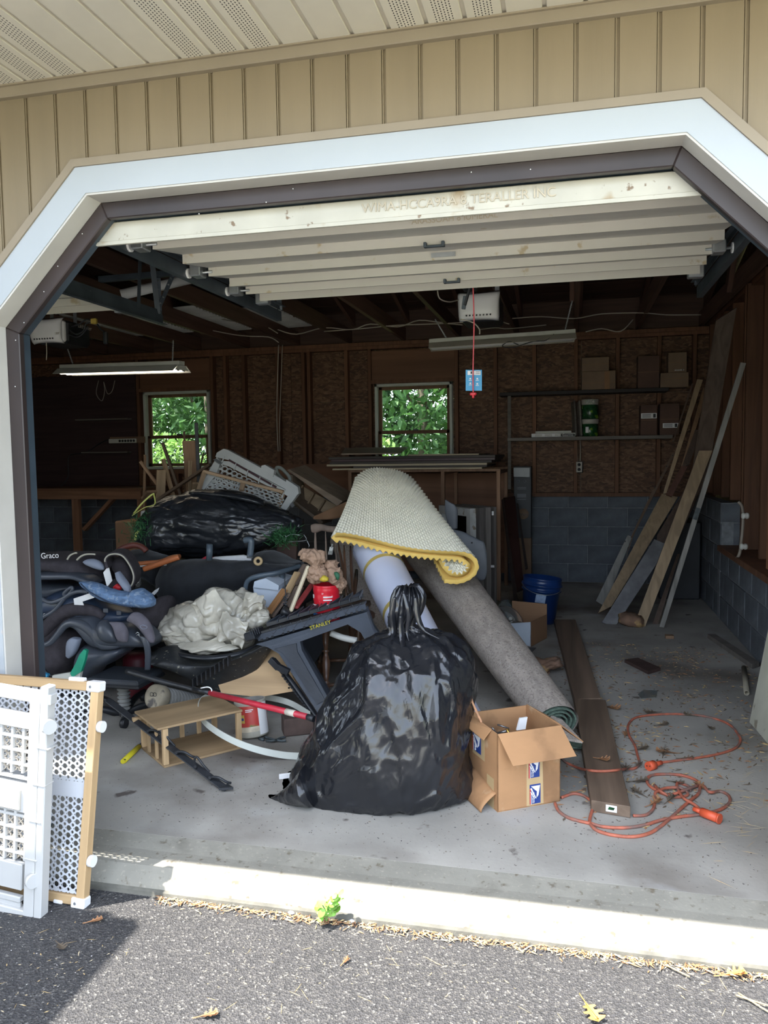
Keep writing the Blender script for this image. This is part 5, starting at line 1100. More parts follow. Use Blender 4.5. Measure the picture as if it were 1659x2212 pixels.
for a_, b2, r2 in (((681, 1148), (684, 1300), .011), ((703, 1148), (709, 1300), .007), ((722, 1150), (735, 1300), .007), ((730, 1172), (752, 1282), .009), ((743, 1178), (748, 1292), .009), ((757, 1180), (762, 1290), .011), ((770, 1235), (764, 1300), .014)):
    a3, b3 = at(a_[0], a_[1], 4.9 if a_[0] < 725 else 4.85), at(b2[0], b2[1], 4.75 if a_[0] < 725 else 4.5); lathe('spindle', [(r2*.5, 0), (r2*.7, .1), (r2, .25), (r2*.8, .4), (r2*.5, (b3-a3).length)], CHG if a_[0] < 725 else CHW, b3, w2, axis=a3-b3, seg=12)
lathe('seat', [(0, 0), (.2, 0), (.22, .015), (.21, .035), (0, .03)], CHG, V((at(720, 1305, 4.75).x, 4.85, at(720, 1306, 4.75).z-.03)), w2, seg=30)
sc3 = V((at(720, 1305, 4.75).x, 4.85, 0)); hz3 = at(720, 1306, 4.75).z-.03
for x, y in ((-.15, -.15), (.15, -.15), (.14, .15), (-.14, .15)): turned('leg', sc3+V((x*1.25, y*1.25, 0)), sc3+V((x, y, hz3)), .017, CHG, w2)
# ---------- red can + paper bags ----------
rc0 = at(706, 1318, 4.1); rc0.z = sz-.002; RCN = mat('red_tin_label', (.62, .015, .03), .3, .1, 10, spots=[((.65, .3, .3), 50, .66, .70)])
rcn = thing('coffee_can', 'glossy red tin with white print standing on the chair seat', 'can', rc0); r1 = .071; hc = at(706, 1262, 4.1).z-rc0.z
pf = [(r1*.97, 0)]+[(r1+.002*(1 if (k//2) % 2 else 0), hc*(.04+.92*k/16)) for k in range(17)]+[(r1+.003, hc), (r1-.004, hc), (r1-.004, hc-.02), (0, hc-.02)]
lathe('tin_body', pf, RCN, rc0, rcn, seg=40)
def tinp(th, z, r=r1+.004): return rc0+V((r*sin(th), -r*cos(th), z))
for (t0, t1, z0, z1, m) in ((-.95, -.25, .12, .28, mat('tin_blue', (.02, .18, .5), .4)), (-.98, -.1, .40, .44, PAPER), (-.98, -.2, .48, .51, PAPER), (-.95, -.65, .66, .76, PAPER), (.2, .85, .62, .65, PAPER), (.2, .9, .70, .73, PAPER), (.2, .8, .50, .53, PAPER), (-.9, -.3, .05, .10, PAPER)):
    vs = []; 
    for i in range(9): th = t0+(t1-t0)*i/8-.14; vs += [tinp(th, hc*z0), tinp(th, hc*z1)]
    mk('label_print', vs, [(2*i, 2*i+2, 2*i+3, 2*i+1) for i in range(8)], m, rcn, True)
KR = mat('kraft_paper', (.34, .22, .15), .8, .12, 8, bump=.3, bsc=20)
zz4 = lambda x, y, Y: at(520+x/4.88, 1140+y/4.88, Y)
pbg = thing('paper_bag', 'crumpled brown paper bag twisted upright on the red tin', 'bag', zz4(770, 540, 4.08))
ch = [(zz4(x, a_, 4.08), zz4(x, b2, 4.08), th) for x, a_, b2, th in ((690, 470, 520, .05), (740, 400, 575, .10), (820, 380, 585, .12), (900, 420, 570, .12), (960, 470, 560, .08))]
body('bag_body', ch, KR, pbg, n=12, seg=80, wr=.004, wf=16, seed=4, ends=.1, cr=.028, cs=17)
ch = [(zz4(a_, y, 4.06), zz4(b2, y, 4.06), th) for y, a_, b2, th in ((235, 700, 800, .05), (265, 640, 860, .10), (310, 655, 885, .11), (350, 690, 870, .09), (385, 740, 830, .06), (420, 740, 850, .07))]
body('bag_top', ch, KR, pbg, n=12, seg=80, wr=.004, wf=15, seed=6, ends=.1, cr=.028, cs=18)
pb2 = thing('paper_bag', 'smaller torn brown paper bag at the right rim of the red tin', 'bag', zz4(990, 460, 4.1))
ch = [(zz4(a_, y, 4.1), zz4(b2, y, 4.1), th) for y, a_, b2, th in ((360, 920, 990, .05), (400, 900, 1010, .08), (450, 930, 1055, .10), (520, 900, 1060, .11), (570, 960, 1090, .08), (640, 1040, 1085, .04), (690, 1040, 1055, .01))]
body('bag_body', ch, KR, pb2, n=10, seg=60, wr=.003, wf=18, seed=9, cr=.024, cs=20)
tag(body('lemon_sponge', [(zz4(840, 530, 4.0), zz4(845, 560, 4.0), .03), (zz4(875, 500, 4.0), zz4(880, 572, 4.0), .05), (zz4(920, 525, 4.0), zz4(922, 560, 4.0), .03)], mat('lemon', (.55, .42, .04), .6, .1), None, n=5, seg=20), 'small yellow rounded item between the paper bags', 'item')
tag(body('green_scrap', [(zz4(985, 470, 4.03), zz4(990, 500, 4.03), .01), (zz4(1015, 465, 4.03), zz4(1020, 555, 4.03), .02), (zz4(1040, 490, 4.03), zz4(1040, 530, 4.03), .01)], mat('dark_green', (.01, .09, .04), .6), None, n=5, seg=16), 'dark green scrap in the torn paper bag', 'scrap')
# fork, handles
fk = thing('plastic_fork', 'pale plastic fork standing between the chair spindles', 'fork', zz4(950, 240, 4.7)); 
bm_('fork_handle', (*z4(965, 170), 4.7), (*z4(958, 215), 4.7), .02, .004, HOOD, fk)
slab('fork_head', [zz4(x, y, 4.7) for x, y in ((940, 200), (975, 205), (968, 245), (930, 240))], (0, .004, 0), HOOD, fk)
for k in range(4): bm_('tine', (*z4(933+k*11, 242), 4.7), (*z4(923+k*12, 285), 4.7), .006, .004, HOOD, fk)
tag(bm_('broom_handle', (*z4(715, 400), 4.05), (*z4(525, 885), 3.95), .022, .020, mat('cream_handle', (.55, .47, .33), .5, .08), b=.006), 'cream wooden stick leaning down left of the red tin', 'stick')
tag(bm_('red_tool_shaft', (*z4(750, 600), 4.2), (*z4(575, 850), 4.0), .032, .022, mat('worn_red', (.28, .04, .04), .6, .2), b=.008), 'worn red tool handle leaning beside the cream stick', 'handle')
for k, (a_, b2, w_, lb) in enumerate(((((690, 390), 4.4), ((560, 600), 4.3), .05, 'brown lath behind the paper bag, upper one'), (((600, 470), 4.35), ((480, 700), 4.25), .045, 'tan lath leaning left of the cream stick'), (((465, 650), 4.2), ((290, 900), 4.1), .05, 'orange-brown lath below the white bin'), (((500, 690), 4.25), ((320, 940), 4.15), .045, 'grey-brown lath beneath the orange-brown one'), (((620, 620), 4.3), ((500, 860), 4.2), .06, 'dusty grey lath behind the cream stick'))):
    tag(bm_('wood_lath', (*z4(*a_[0]), a_[1]), (*z4(*b2[0]), b2[1]), w_, .015, [CHG, PLYE, wood('orange_wood', (.34, .17, .07)), CHG, CHG][k]), lb, 'lath', 'laths left of the red tin')
for pts in ([(465, 540), (468, 640), (475, 700)],): tag(tube('phone_cord', [zz4(x, y, 4.0) for x, y in pts]+[zz4(470+22*sin(k*1.9), 710+k*10, 4.0) for k in range(18)], .0035, BLACK, None, n=4, seg=6), 'coiled black cord hanging left of the cream stick', 'cord')
tag(body('black_lump', [(zz4(430, 870, 3.95), zz4(440, 920, 3.95), .04), (zz4(470, 820, 3.95), zz4(480, 930, 3.95), .08), (zz4(520, 870, 3.95), zz4(530, 930, 3.95), .05)], BLACK, None, n=4, seg=16), 'small black plastic part behind the sawhorse deck', 'part')
tag(tube('white_pipe', [zz4(950, 1110, 4.0), zz4(1080, 1160, 4.0), zz4(1225, 1190, 4.0)], .018, HOOD, None), 'grey-white pipe crossing behind the sawhorse opening', 'pipe')
tag(slab('dark_sheet', [zz4(x, y, 4.5) for x, y in ((640, 1180), (870, 1110), (880, 1280), (780, 1420), (660, 1330))], (0, .02, 0), DGREY), 'dark grey sheet seen through the sawhorse opening', 'sheet')
# ================= upper heap =================
z2 = lambda x, y, Y: at(280+x/3.456, 900+y/3.456, Y)
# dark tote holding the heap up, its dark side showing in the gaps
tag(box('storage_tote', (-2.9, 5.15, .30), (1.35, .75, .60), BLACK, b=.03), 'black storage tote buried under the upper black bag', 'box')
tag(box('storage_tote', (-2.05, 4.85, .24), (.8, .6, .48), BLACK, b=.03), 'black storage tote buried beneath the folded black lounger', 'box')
BAG2 = bagmat('upper_bin_liner', (.016, .018, .022), .28, 0, (.8, 1, 1.3), .4)
ub = thing('rubbish_bag', 'wide black rubbish bag of greenery lying on top of the heap on the left', 'bag', z2(650, 900, 5.1))
ch = [(z2(x, a_, 5.1), z2(x, b2, 5.1), th) for x, a_, b2, th in ((70, 880, 930, .12), (130, 740, 985, .4), (240, 610, 1030, .55), (360, 575, 1055, .62), (520, 560, 1060, .66), (700, 565, 1050, .66), (850, 590, 1030, .62), (980, 640, 1000, .52), (1100, 690, 960, .4), (1210, 735, 900, .28), (1290, 760, 860, .10))]
body('bag_body', ch, BAG2, ub, n=14, seg=180, ex=2.2, wr=.006, wf=7, seed=12, aniso=(.5, 1, 1.3), ends=.05, cr=.03, cs=5)
ch = [(z2(x, a_, 5.0), z2(x, b2, 5.0), th) for x, a_, b2, th in ((460, 555, 585, .08), (600, 540, 600, .16), (760, 548, 620, .2), (900, 580, 640, .18), (1000, 620, 670, .08))]
body('bag_ridge', ch, BAG2, ub, n=6, seg=40, wr=.006, wf=14, seed=4)
ys_ = mat('yellow_strap', (.55, .58, .16), .5, .08)
t = tag(tube('drawstring', [z2(30, 725, 4.9), z2(90, 650, 4.9), z2(170, 580, 4.95), z2(182, 590, 4.95), z2(186, 655, 4.9), z2(110, 680, 4.88), z2(20, 738, 4.88)], .006, ys_, None, flat=.5), 'yellow drawstring loop sticking up left of the upper black bag', 'strap')
tag(slab('strap_end', [z2(x, y, 4.85) for x, y in ((32, 920), (40, 870), (90, 825), (95, 840), (60, 905), (45, 928))], (0, .004, 0), ys_), 'flat yellow-green strap end below the drawstring loop', 'strap')
GR = mat('evergreen', (.02, .10, .03), .6, .5, 30)
def tufts(name, c, n, r, m, label, cat, L=.1, up=.3, seed=1, w=.0022):
    q = random.Random(seed); vs = []; fs = []
    for _ in range(n):
        b_ = V(c)+V((q.gauss(0, r[0]), q.gauss(0, r[1]), q.gauss(0, r[2]))); d = V((q.uniform(-1, 1), q.uniform(-1, 1), q.uniform(-.5, 1)+up)).normalized(); l = L*q.uniform(.5, 1.2); s = d.orthogonal().normalized()*w
        o = len(vs); vs += [b_-s, b_+s, b_+d*l*.6+s*.8+V((0, 0, -l*.05)), b_+d*l+V((0, 0, -l*.15)), b_+d*l*.6-s*.8+V((0, 0, -l*.05))]; fs.append((o, o+1, o+2, o+3, o+4))
    return tag(mk(name, vs, fs, m), label, cat, kind='stuff')
tufts('green_clippings', z2(110, 855, 4.85), 420, (.05, .05, .05), GR, 'dark green clippings poking out of the left end of the upper bag', 'greenery', L=.06, seed=3)
tufts('green_clippings', z2(1150, 905, 4.85), 420, (.045, .05, .03), GR, 'dark green clippings poking out of the right end of the upper bag', 'greenery', L=.06, seed=4)
wh = thing('wire_hanger', 'bent silver wires sticking out right of the upper black bag', 'wire', z2(1230, 900, 4.8))
for pts in (((1130, 925), (1200, 880), (1270, 885)), ((1180, 935), (1260, 930), (1320, 920), (1300, 880)), ((1320, 920), (1340, 960), (1335, 975)), ((1100, 880), (1165, 890), (1160, 930))):
    tube('wire', [z2(x, y, 4.8) for x, y in pts], .0022, STEEL, wh, seg=5, n=3)
# white plastic gate
def lattice(name, quad, nx, ny, r, m, parent, d, ring=.12, n=12):
    """panel of round rings in a grid: quad corners TL TR BR BL"""
    q = [V(p) for p in quad]; P = lambda u, v: (q[0]*(1-u)+q[1]*u)*(1-v)+(q[3]*(1-u)+q[2]*u)*v
    vs = []; fs = []; nn = (q[1]-q[0]).cross(q[3]-q[0]).normalized()*d
    for j in range(ny):
        off = .5 if j % 2 else 0
        for i in range(nx):
            cu, cv = (i+.5+off*.9)/(nx+.5), (j+.5)/ny; o = len(vs)
            for k in range(n):
                a = 2*pi*k/n
                for rr_ in (r, r*(1-ring*2.6)):
                    p = P(cu+cos(a)*rr_/(nx+.5), cv+sin(a)*rr_/ny); vs += [p, p+nn]
            for k in range(n):
                l = (k+1) % n; A = o+4*k; B = o+4*l; fs += [(A, B, B+2, A+2), (A+1, A+3, B+3, B+1), (A, A+1, B+1, B), (A+2, B+2, B+3, A+3)]
    return mk(name, vs, fs, m, parent)
wg = thing('plastic_gate', 'white plastic child gate with round-hole lattice lying on top of the heap', 'gate', z2(900, 560, 5.6)); WG = mat('gate_white_dusty', (.46, .47, .46), .5, .08)
G = lambda x, y, o=0: z2(x, y, 5.62-(y-240)*.0005+o)
def gslab(name, pts, d=.03, m=None, o=0, par=None): return slab(name, [G(x, y, o) for x, y in pts], (0, d, 0), m or WG, par or wg)
gslab('top_frame', [(700, 240), (735, 250), (985, 385), (1090, 440), (1225, 520), (1255, 560), (1245, 590), (1200, 560), (760, 330), (640, 300), (650, 270)], .05)
gslab('frame_bar', [(760, 335), (1200, 565), (1215, 610), (740, 372), (670, 350), (650, 330)], .045, o=.004)
gslab('slot', [(742, 316), (752, 322), (1098, 520), (1092, 535), (738, 330)], .004, MAR, o=-.006)
gslab('left_frame', [(650, 300), (600, 390), (560, 450), (520, 545), (560, 540), (640, 440), (680, 340)], .045)
gslab('right_frame', [(1200, 560), (1258, 575), (1160, 710), (1120, 690)], .05)
gslab('corner_block', [(1170, 470), (1255, 525), (1262, 575), (1230, 600), (1160, 540)], .05, o=-.01)
gslab('latch_block', [(985, 365), (1010, 360), (1080, 400), (1070, 450), (975, 400)], .05, o=-.008)
for k in range(6): x = 700+k*90; gslab('frame_rib', [(x, 300+k*50), (x+8, 296+k*50), (x-8, 345+k*52), (x-16, 345+k*52)], .01, o=-.008)
lattice('lattice_panel', [G(665, 345, .01), G(1160, 600, .01), G(1120, 690, .01), G(545, 535, .01)], 13, 6, .60, WG, wg, .012)
gslab('clip', [(622, 320), (640, 315), (690, 345), (672, 358)], .02, STEEL, o=-.02); gslab('clip', [(1195, 655), (1215, 640), (1232, 665), (1212, 680)], .02, STEEL, o=-.02)
wf_ = thing('wood_framed_gate', 'pale wood-framed lattice gate lying in front of the white plastic gate', 'gate', z2(830, 560, 5.45)); PW = wood('gate_wood_dusty', (.36, .25, .16))
for a_, b2 in (((555, 408), (1150, 562)), ((560, 408), (515, 548)), ((1148, 560), (1108, 692)), ((850, 490), (835, 552))): beam('frame_rail', z2(*a_, 5.5), z2(*b2, 5.45), .035, .022, PW, wf_)
lattice('lattice_panel', [z2(575, 430, 5.52), z2(1135, 575, 5.52), z2(1100, 680, 5.47), z2(530, 548, 5.47)], 15, 4, .62, WG, wf_, .008)
hd = thing('plastic_grip', 'grey oval plastic grip behind the white gate corner', 'handle', z2(1140, 430, 5.75))
tube('oval_grip', [z2(x, y, 5.75) for x, y in ((1095, 385), (1130, 385), (1185, 440), (1195, 475), (1160, 480), (1110, 430))], .014, mat('grey_grip', (.22, .24, .22), .5), hd, closed=True)
# tipped crate/drawer
dc = thing('wooden_crate', 'weathered plywood crate tipped on its side right of the white gate', 'crate', z2(1380, 600, 5.9)); WTH = wood('weathered_ply', (.22, .165, .12), axis='X', ring=9); WT2 = wood('weathered_ply_inner', (.30, .22, .14), axis='X')
D3 = lambda x, y, o=0: z2(x, y, 5.9+o)
slab('upper_plank', [D3(1175, 400), D3(1190, 393), D3(1590, 632), D3(1550, 668)], (0.03, .30, .03), WTH, dc)
slab('back_panel', [D3(1210, 470, .24), D3(1545, 665, .24), D3(1420, 790, .24), D3(1200, 640, .24)], (0, .012, 0), WT2, dc)
slab('lower_plank', [D3(1215, 632), D3(1228, 625), D3(1445, 785), D3(1430, 805)], (0, .28, 0), WTH, dc)
slab('end_plank', [D3(1195, 430), D3(1215, 440), D3(1235, 640), D3(1212, 640)], (0, .25, 0), WTH, dc)
for a_, b2 in (((1300, 510), (1245, 600)), ((1380, 570), (1330, 660)), ((1460, 625), (1410, 705))): beam('slat', D3(*a_, .21), D3(*b2, .21), .05, .012, WT2, dc)
tag(grid('cardboard_sheet', lambda u, v: z2(1370+250*u, 745-110*u+(20+80*sin(u*1.6))*v*1.0, 5.55+.1*sin(u*3)), 14, 6, CARDD, None, thick=.004), 'brown cardboard sheet curving down beside the topper', 'cardboard')
# lumber scraps before the left window
z6 = lambda x, y, Y: at(60+x/3.95, 760+y/3.95, Y)
LUM = wood('scrap_lumber', (.30, .185, .11)); LUMD = wood('scrap_lumber_dark', (.13, .085, .055)); LUMP = wood('scrap_lumber_pale', (.40, .28, .17))
bn = tag(box('scrap_bin', (z6(1180, 1500, 6.2).x, 6.25, .42), (.75, .5, .84), CARDD, b=.01), 'box behind the upper black bag holding the lumber scraps', 'box')
for k, (x0, y0, x1, y1, w_, m, lb, Y) in enumerate(((960, 935, 1125, 1160, .045, LUM, 'short brown stick leaning left at the edge of the scraps', 6.0), (1000, 880, 990, 1330, .02, LUM, 'thin upright rod leftmost before the window frame', 6.0), (1155, 915, 1230, 1190, .055, LUMP, 'pale batten leaning in the left part of the window', 6.05), (1140, 1010, 1130, 1250, .075, LUMP, 'pale board end standing below the leaning batten', 5.9), (1150, 775, 1300, 1210, .07, LUMD, 'dark brown board leaning across the lower left window pane', 5.95), (1380, 760, 1410, 1170, .12, LUM, 'wide brown board upright in the middle of the window', 6.1), (1335, 680, 1345, 1120, .018, LUMD, 'thin dark slat upright left of the wide brown board', 6.12), (1378, 930, 1375, 1200, .018, LUMP, 'pale thin strip before the wide brown board', 5.95), (1395, 930, 1385, 1200, .014, LUMP, 'second pale thin strip beside the first one', 5.94), (1437, 605, 1462, 1140, .028, IRON, 'tall black metal bar rising before the window', 5.9), (1500, 860, 1450, 1080, .012, LUMD, 'thin dark twig-like slat right of the black bar', 5.95), (1560, 960, 1205, 1200, .04, LUMD, 'dark board slanting behind the white gate to the left', 5.85), (1430, 1120, 1425, 1180, .045, LUMP, 'short pale block end beside the wooden gate frame', 5.8), (1060, 1190, 1010, 1250, .09, LUM, 'brown block tilted above the yellow strap', 5.7))):
    a_, b2 = z6(x0, y0, Y), z6(x1, y1, Y+.05)
    if y1-y0 > 200: b2 = b2+(b2-a_).normalized()*.15
    tag(beam('scrap_board', a_, b2, w_, .022 if w_ > .03 else w_*.8, m, None, b=.002), lb, 'board', 'lumber scraps before the left window')
tag(slab('pale_panel', [z6(x, y, 5.6) for x, y in ((965, 1360), (1060, 1340), (1000, 1480), (960, 1500))], (0, .015, 0), HOOD), 'pale panel corner between bench leg and upper black bag', 'board')
# folded black lounger, its grey frame tubes, white sheets, white bin
BF = mat('black_fabric', (.012, .014, .018), .85, .3, 14, bump=.3, bsc=120, sheen=.15); GT = mat('grey_tube', (.07, .095, .12), .4, .15)
lg_ = thing('folding_lounger', 'folded black fabric lounger with grey tube frame above the clear bag', 'lounger', z3(600, 300, 4.6))
ch = [(z3(x, a_, 4.6), z3(x, b2, 4.5), th) for x, a_, b2, th in ((190, 330, 560, .14), (250, 250, 620, .24), (360, 205, 640, .30), (520, 198, 590, .34), (700, 212, 500, .34), (860, 232, 470, .30), (970, 245, 400, .24), (1080, 255, 350, .18), (1220, 255, 310, .14), (1330, 240, 285, .10), (1395, 236, 258, .04))]
body('fabric_seat', ch, BF, lg_, n=6, seg=44, ex=2.6, wr=.006, wf=7, seed=5)
tube('tube_frame', [z3(905, 470, 4.3), z3(925, 380, 4.3), z3(1010, 335, 4.3), z3(1200, 300, 4.35), z3(1380, 245, 4.5)], .015, GT, lg_)
for a_, b2 in (((605, 60), (600, 195)), ((1222, 305), (1208, 465))): rod('frame_tube', z3(*a_, 4.42), z3(*b2, 4.42), .020, GT, lg_)
tube('frame_tube', [z3(900, 30, 4.42), z3(950, 25, 4.42), z3(958, 60, 4.42), z3(948, 165, 4.42)], .020, GT, lg_)
for p in ((600, 190), (946, 168), (1206, 455)): rod('tube_joint', z3(p[0], p[1]-20, 4.42), z3(p[0], p[1]+10, 4.42), .0185, STEEL, lg_)
tag(slab('white_sheet', [z3(x, y, 4.65) for x, y in ((575, 200), (640, 175), (890, 158), (960, 180), (1015, 230), (860, 225))], (0, .012, .004), WPL), 'white sheet standing up behind the black lounger', 'sheet')
tag(slab('red_folder', [z3(x, y, 4.7) for x, y in ((515, 195), (570, 165), (640, 172), (590, 200))], (0, .01, 0), REDP), 'red and white folder edge left of the white sheet', 'folder')
wbn = thing('white_bin', 'white plastic bin tipped under the lounger frame', 'bin', z3(1090, 460, 4.35)); BNW = mat('bin_white', (.50, .56, .64), .35, .05)
slab('bin_side', [z3(x, y, 4.3) for x, y in ((975, 430), (1190, 455), (1225, 430), (1150, 570), (1090, 610), (1000, 640))], (0, .25, 0), BNW, wbn); slab('bin_top', [z3(x, y, 4.28) for x, y in ((985, 380), (1080, 352), (1195, 415), (1190, 455), (975, 430))], (0, .26, .02), BNW, wbn)
tag(lathe('tape_roll', [(.012, 0), (.028, 0), (.028, .025), (.012, .025)], TAPE, z3(1020, 205, 4.5), axis=V((.3, -1, .1)), seg=20, closed=True), 'small tape roll right of the white sheet', 'tape')
tag(slab('white_scrap', [z3(x, y, 4.25) for x, y in ((108, 480), (135, 455), (172, 433), (160, 465), (132, 495))], (0, .004, 0), WPL), 'small curved white scrap on the black fabric', 'scrap')
bd_ = tag(box('brown_board', z2(1170, 1050, 5.0)+V((0, 0, -.1)), (.14, .02, .45), wood('dark_cabinet', (.07, .04, .03)), rot=(0, .05, 0)), 'dark brown panel upright below the right end of the upper bag', 'board')
tag(body('dark_bundle', [(z2(x, a_, 4.7), z2(x, b2, 4.7), th) for x, a_, b2, th in ((950, 1020, 1100, .15), (1050, 1000, 1110, .3), (1180, 1070, 1120, .3), (1270, 1090, 1130, .15))], BF, None, n=4, seg=24, wr=.01), 'dark bundle of cloth behind the lounger’s right end', 'cloth')
OR = mat('orange_tube', (.42, .13, .045), .35, .15, 12)
z1 = lambda x, y, Y: at(60+x/4.88, 1160+y/4.88, Y)
ot = thing('orange_frame', 'orange-brown tube frame of a folded chair above the car seats', 'frame', z1(1300, 280, 4.5))
tube('orange_tube', [z1(1075, 290, 4.5), z1(1250, 275, 4.5), z1(1400, 260, 4.5), z1(1520, 215, 4.48), z1(1600, 205, 4.46)], .015, OR, ot); tube('orange_tube', [z1(1595, 210, 4.42), z1(1480, 250, 4.4), z1(1340, 300, 4.38), z1(1220, 340, 4.36)], .018, OR, ot)
rod('white_rod', z1(1100, 318, 4.42), z1(1460, 290, 4.42), .006, WPL, ot)
tube('brown_arch', [z1(915, 180, 4.55), z1(1000, 120, 4.55), z1(1120, 85, 4.55), z1(1210, 110, 4.55), z1(1250, 150, 4.55)], .020, mat('brown_arch', (.13, .035, .025), .5, .2), ot)
tag(body('dark_cloth', [(z1(x, a_, 4.75), z1(x, b2, 4.75), th) for x, a_, b2, th in ((980, 190, 300, .2), (1100, 140, 330, .35), (1250, 150, 420, .4), (1400, 190, 520, .4), (1520, 230, 620, .3))], BF, None, n=4, seg=30, wr=.012, wf=8), 'crumpled black cloth between the car seats and the lounger', 'cloth')
tag(body('foil_pack', [(z1(1115, 335, 4.15), z1(1130, 540, 4.15), .03), (z1(1150, 330, 4.15), z1(1160, 545, 4.15), .07), (z1(1190, 430, 4.15), z1(1190, 520, 4.15), .03)], mat('crinkled_foil', (.35, .35, .34), .25, .3, 20, metal=.7, bump=.6), None, n=5, seg=24, wr=.008, wf=25), 'crinkled silvery plastic pack beside the padded strap loop', 'pack')
# ================= car seats =================
SHL = mat('seat_shell', (.055, .064, .082), .36, .12, 5); FAB = mat('seat_fabric', (.036, .031, .038), .9, .25, 30, bump=.35, bsc=160); GFAB = mat('grey_seat_fabric', (.13, .12, .145), .9, .12, 20, bump=.3, bsc=160); PIPE = mat('cream_piping', (.42, .40, .33), .7, .06); NAVY = mat('navy_plastic', (.026, .042, .078), .35, .15, 5)
LGR = mat('light_grey_pad', (.22, .25, .32), .7, .08, 8)
def cols(z, Y, L): return [(z(x, a_, Y), z(x, b2, Y), th) for x, a_, b2, th in L]
cs = thing('infant_carrier', 'upper infant car seat lying on its side with padded loop and brand lettering', 'car seat', z1(500, 400, 4.05))
body('seat_back', cols(z1, 4.10, ((-150, 200, 330, .40), (60, 178, 335, .44), (250, 172, 330, .46), (430, 170, 335, .46), (620, 176, 395, .44), (740, 195, 470, .40), (820, 280, 520, .30), (855, 330, 530, .2))), FAB, cs, n=6, seg=44, ex=3.2, wr=.003, wf=9, ends=.05)
body('shell_lip', cols(z1, 3.92, ((-150, 350, 440, .16), (100, 352, 440, .18), (300, 358, 440, .18), (450, 358, 436, .18), (560, 368, 440, .18), (660, 405, 478, .16), (745, 460, 505, .10))), SHL, cs, n=6, seg=24, ex=3)
body('lower_shell', cols(z1, 4.15, ((-150, 440, 640, .34), (150, 440, 640, .36), (300, 445, 650, .34), (420, 455, 620, .30), (560, 470, 560, .2))), SHL, cs, n=5, seg=30, ex=3)
for a_ in (((417, 238), (445, 195), (490, 172), (520, 168)), ((517, 243), (560, 205), (620, 182), (712, 183))): tube('piping', [z1(x, y, 3.875) for x, y in a_], .0055, PIPE, cs, seg=6)
body('head_pad', cols(z1, 3.88, ((590, 255, 275, .02), (630, 235, 300, .05), (700, 232, 330, .06), (770, 265, 350, .05), (803, 310, 345, .02))), LGR, cs, n=6, seg=24)
slab('care_label', [z1(795, 375, 3.86), z1(850, 305, 3.88), z1(890, 460, 3.86), z1(835, 528, 3.84)], (0, .003, 0), PAPER, cs)
text('lettering', 'Graco', .046, PAPER, z1(232, 198, 3.865), z1(330, 190, 3.865)-z1(135, 200, 3.865), (0, 0, 1), cs)
# padded loop: wide strap bent in an arch
lp = [(835, 330), (818, 240), (860, 190), (935, 178), (1010, 205), (1080, 300), (1118, 400), (1110, 480), (1080, 530)]
sp = spline([z1(x, y, 3.86) for x, y in lp], 8); vs = []; fs = []
for i, p in enumerate(sp):
    tn = (sp[min(i+1, len(sp)-1)]-sp[max(0, i-1)]).normalized(); nn = V((0, 1, 0)).cross(tn).normalized(); wy = .15
    for dy, dn in ((0, -.009), (wy, -.009), (wy, .009), (0, .009)): vs.append(p+V((-dy*.35, dy, dy*.02))+nn*dn)
for i in range(len(sp)-1):
    for j in range(4): l = (j+1) % 4; fs.append((i*4+j, i*4+l, i*4+4+l, i*4+4+j))
fs += [(0, 1, 2, 3), tuple(len(vs)-4+k for k in (3, 2, 1, 0))]
bb = mk('padded_loop', vs, fs, FAB, cs); tube('piping', [p+V((0, -.004, 0)) for p in sp[6:]], .0045, PIPE, cs, n=1, seg=6)
body('loop_filling', cols(z1, 3.97, ((905, 240, 360, .04), (960, 200, 420, .06), (1020, 235, 500, .06), (1080, 330, 530, .05), (1105, 400, 480, .03))), FAB, cs, n=5, seg=20)
body('harness_pad', [(z1(925, 380, 3.84), z1(965, 360, 3.84), .03), (z1(950, 450, 3.82), z1(1015, 430, 3.82), .05), (z1(1010, 540, 3.80), z1(1070, 510, 3.80), .04), (z1(1045, 595, 3.80), z1(1085, 580, 3.80), .03)], LGR, cs, n=5, seg=20, ex=3)
body('release_button', [(z1(905, 520, 3.84), z1(910, 545, 3.84), .02), (z1(945, 492, 3.84), z1(950, 572, 3.84), .03), (z1(985, 520, 3.84), z1(985, 555, 3.84), .02)], RED, cs, n=5, seg=18)
body('buckle_base', cols(z1, 3.95, ((870, 470, 560, .05), (940, 440, 590, .08), (1040, 520, 600, .06))), FAB, cs, n=4, seg=18)
# blue pad
DEN = mat('blue_weave', (.12, .20, .34), .9, .3, 26, st=(1, 1, 3), bump=.5, bsc=120, spots=[((.24, .32, .44), 45, .55, .62)])
bpd = thing('blue_cushion', 'light blue woven pad draped over the car seats', 'cushion', z1(900, 600, 3.75))
body('cushion_body', cols(z1, 3.76, ((548, 468, 480, .03), (620, 468, 545, .07), (740, 490, 640, .09), (860, 538, 685, .10), (980, 570, 720, .10), (1090, 590, 738, .10), (1110, 560, 738, .10), (1180, 542, 742, .12), (1260, 585, 748, .12), (1315, 640, 735, .09), (1332, 675, 715, .04))), DEN, bpd, n=6, seg=36, wr=.004, wf=10, ex=2.6)
tube('seam', [z1(x, y, 3.70) for x, y in ((556, 490), (640, 570), (760, 640), (860, 688), (980, 718), (1100, 738))], .004, NAVY, bpd, seg=6)
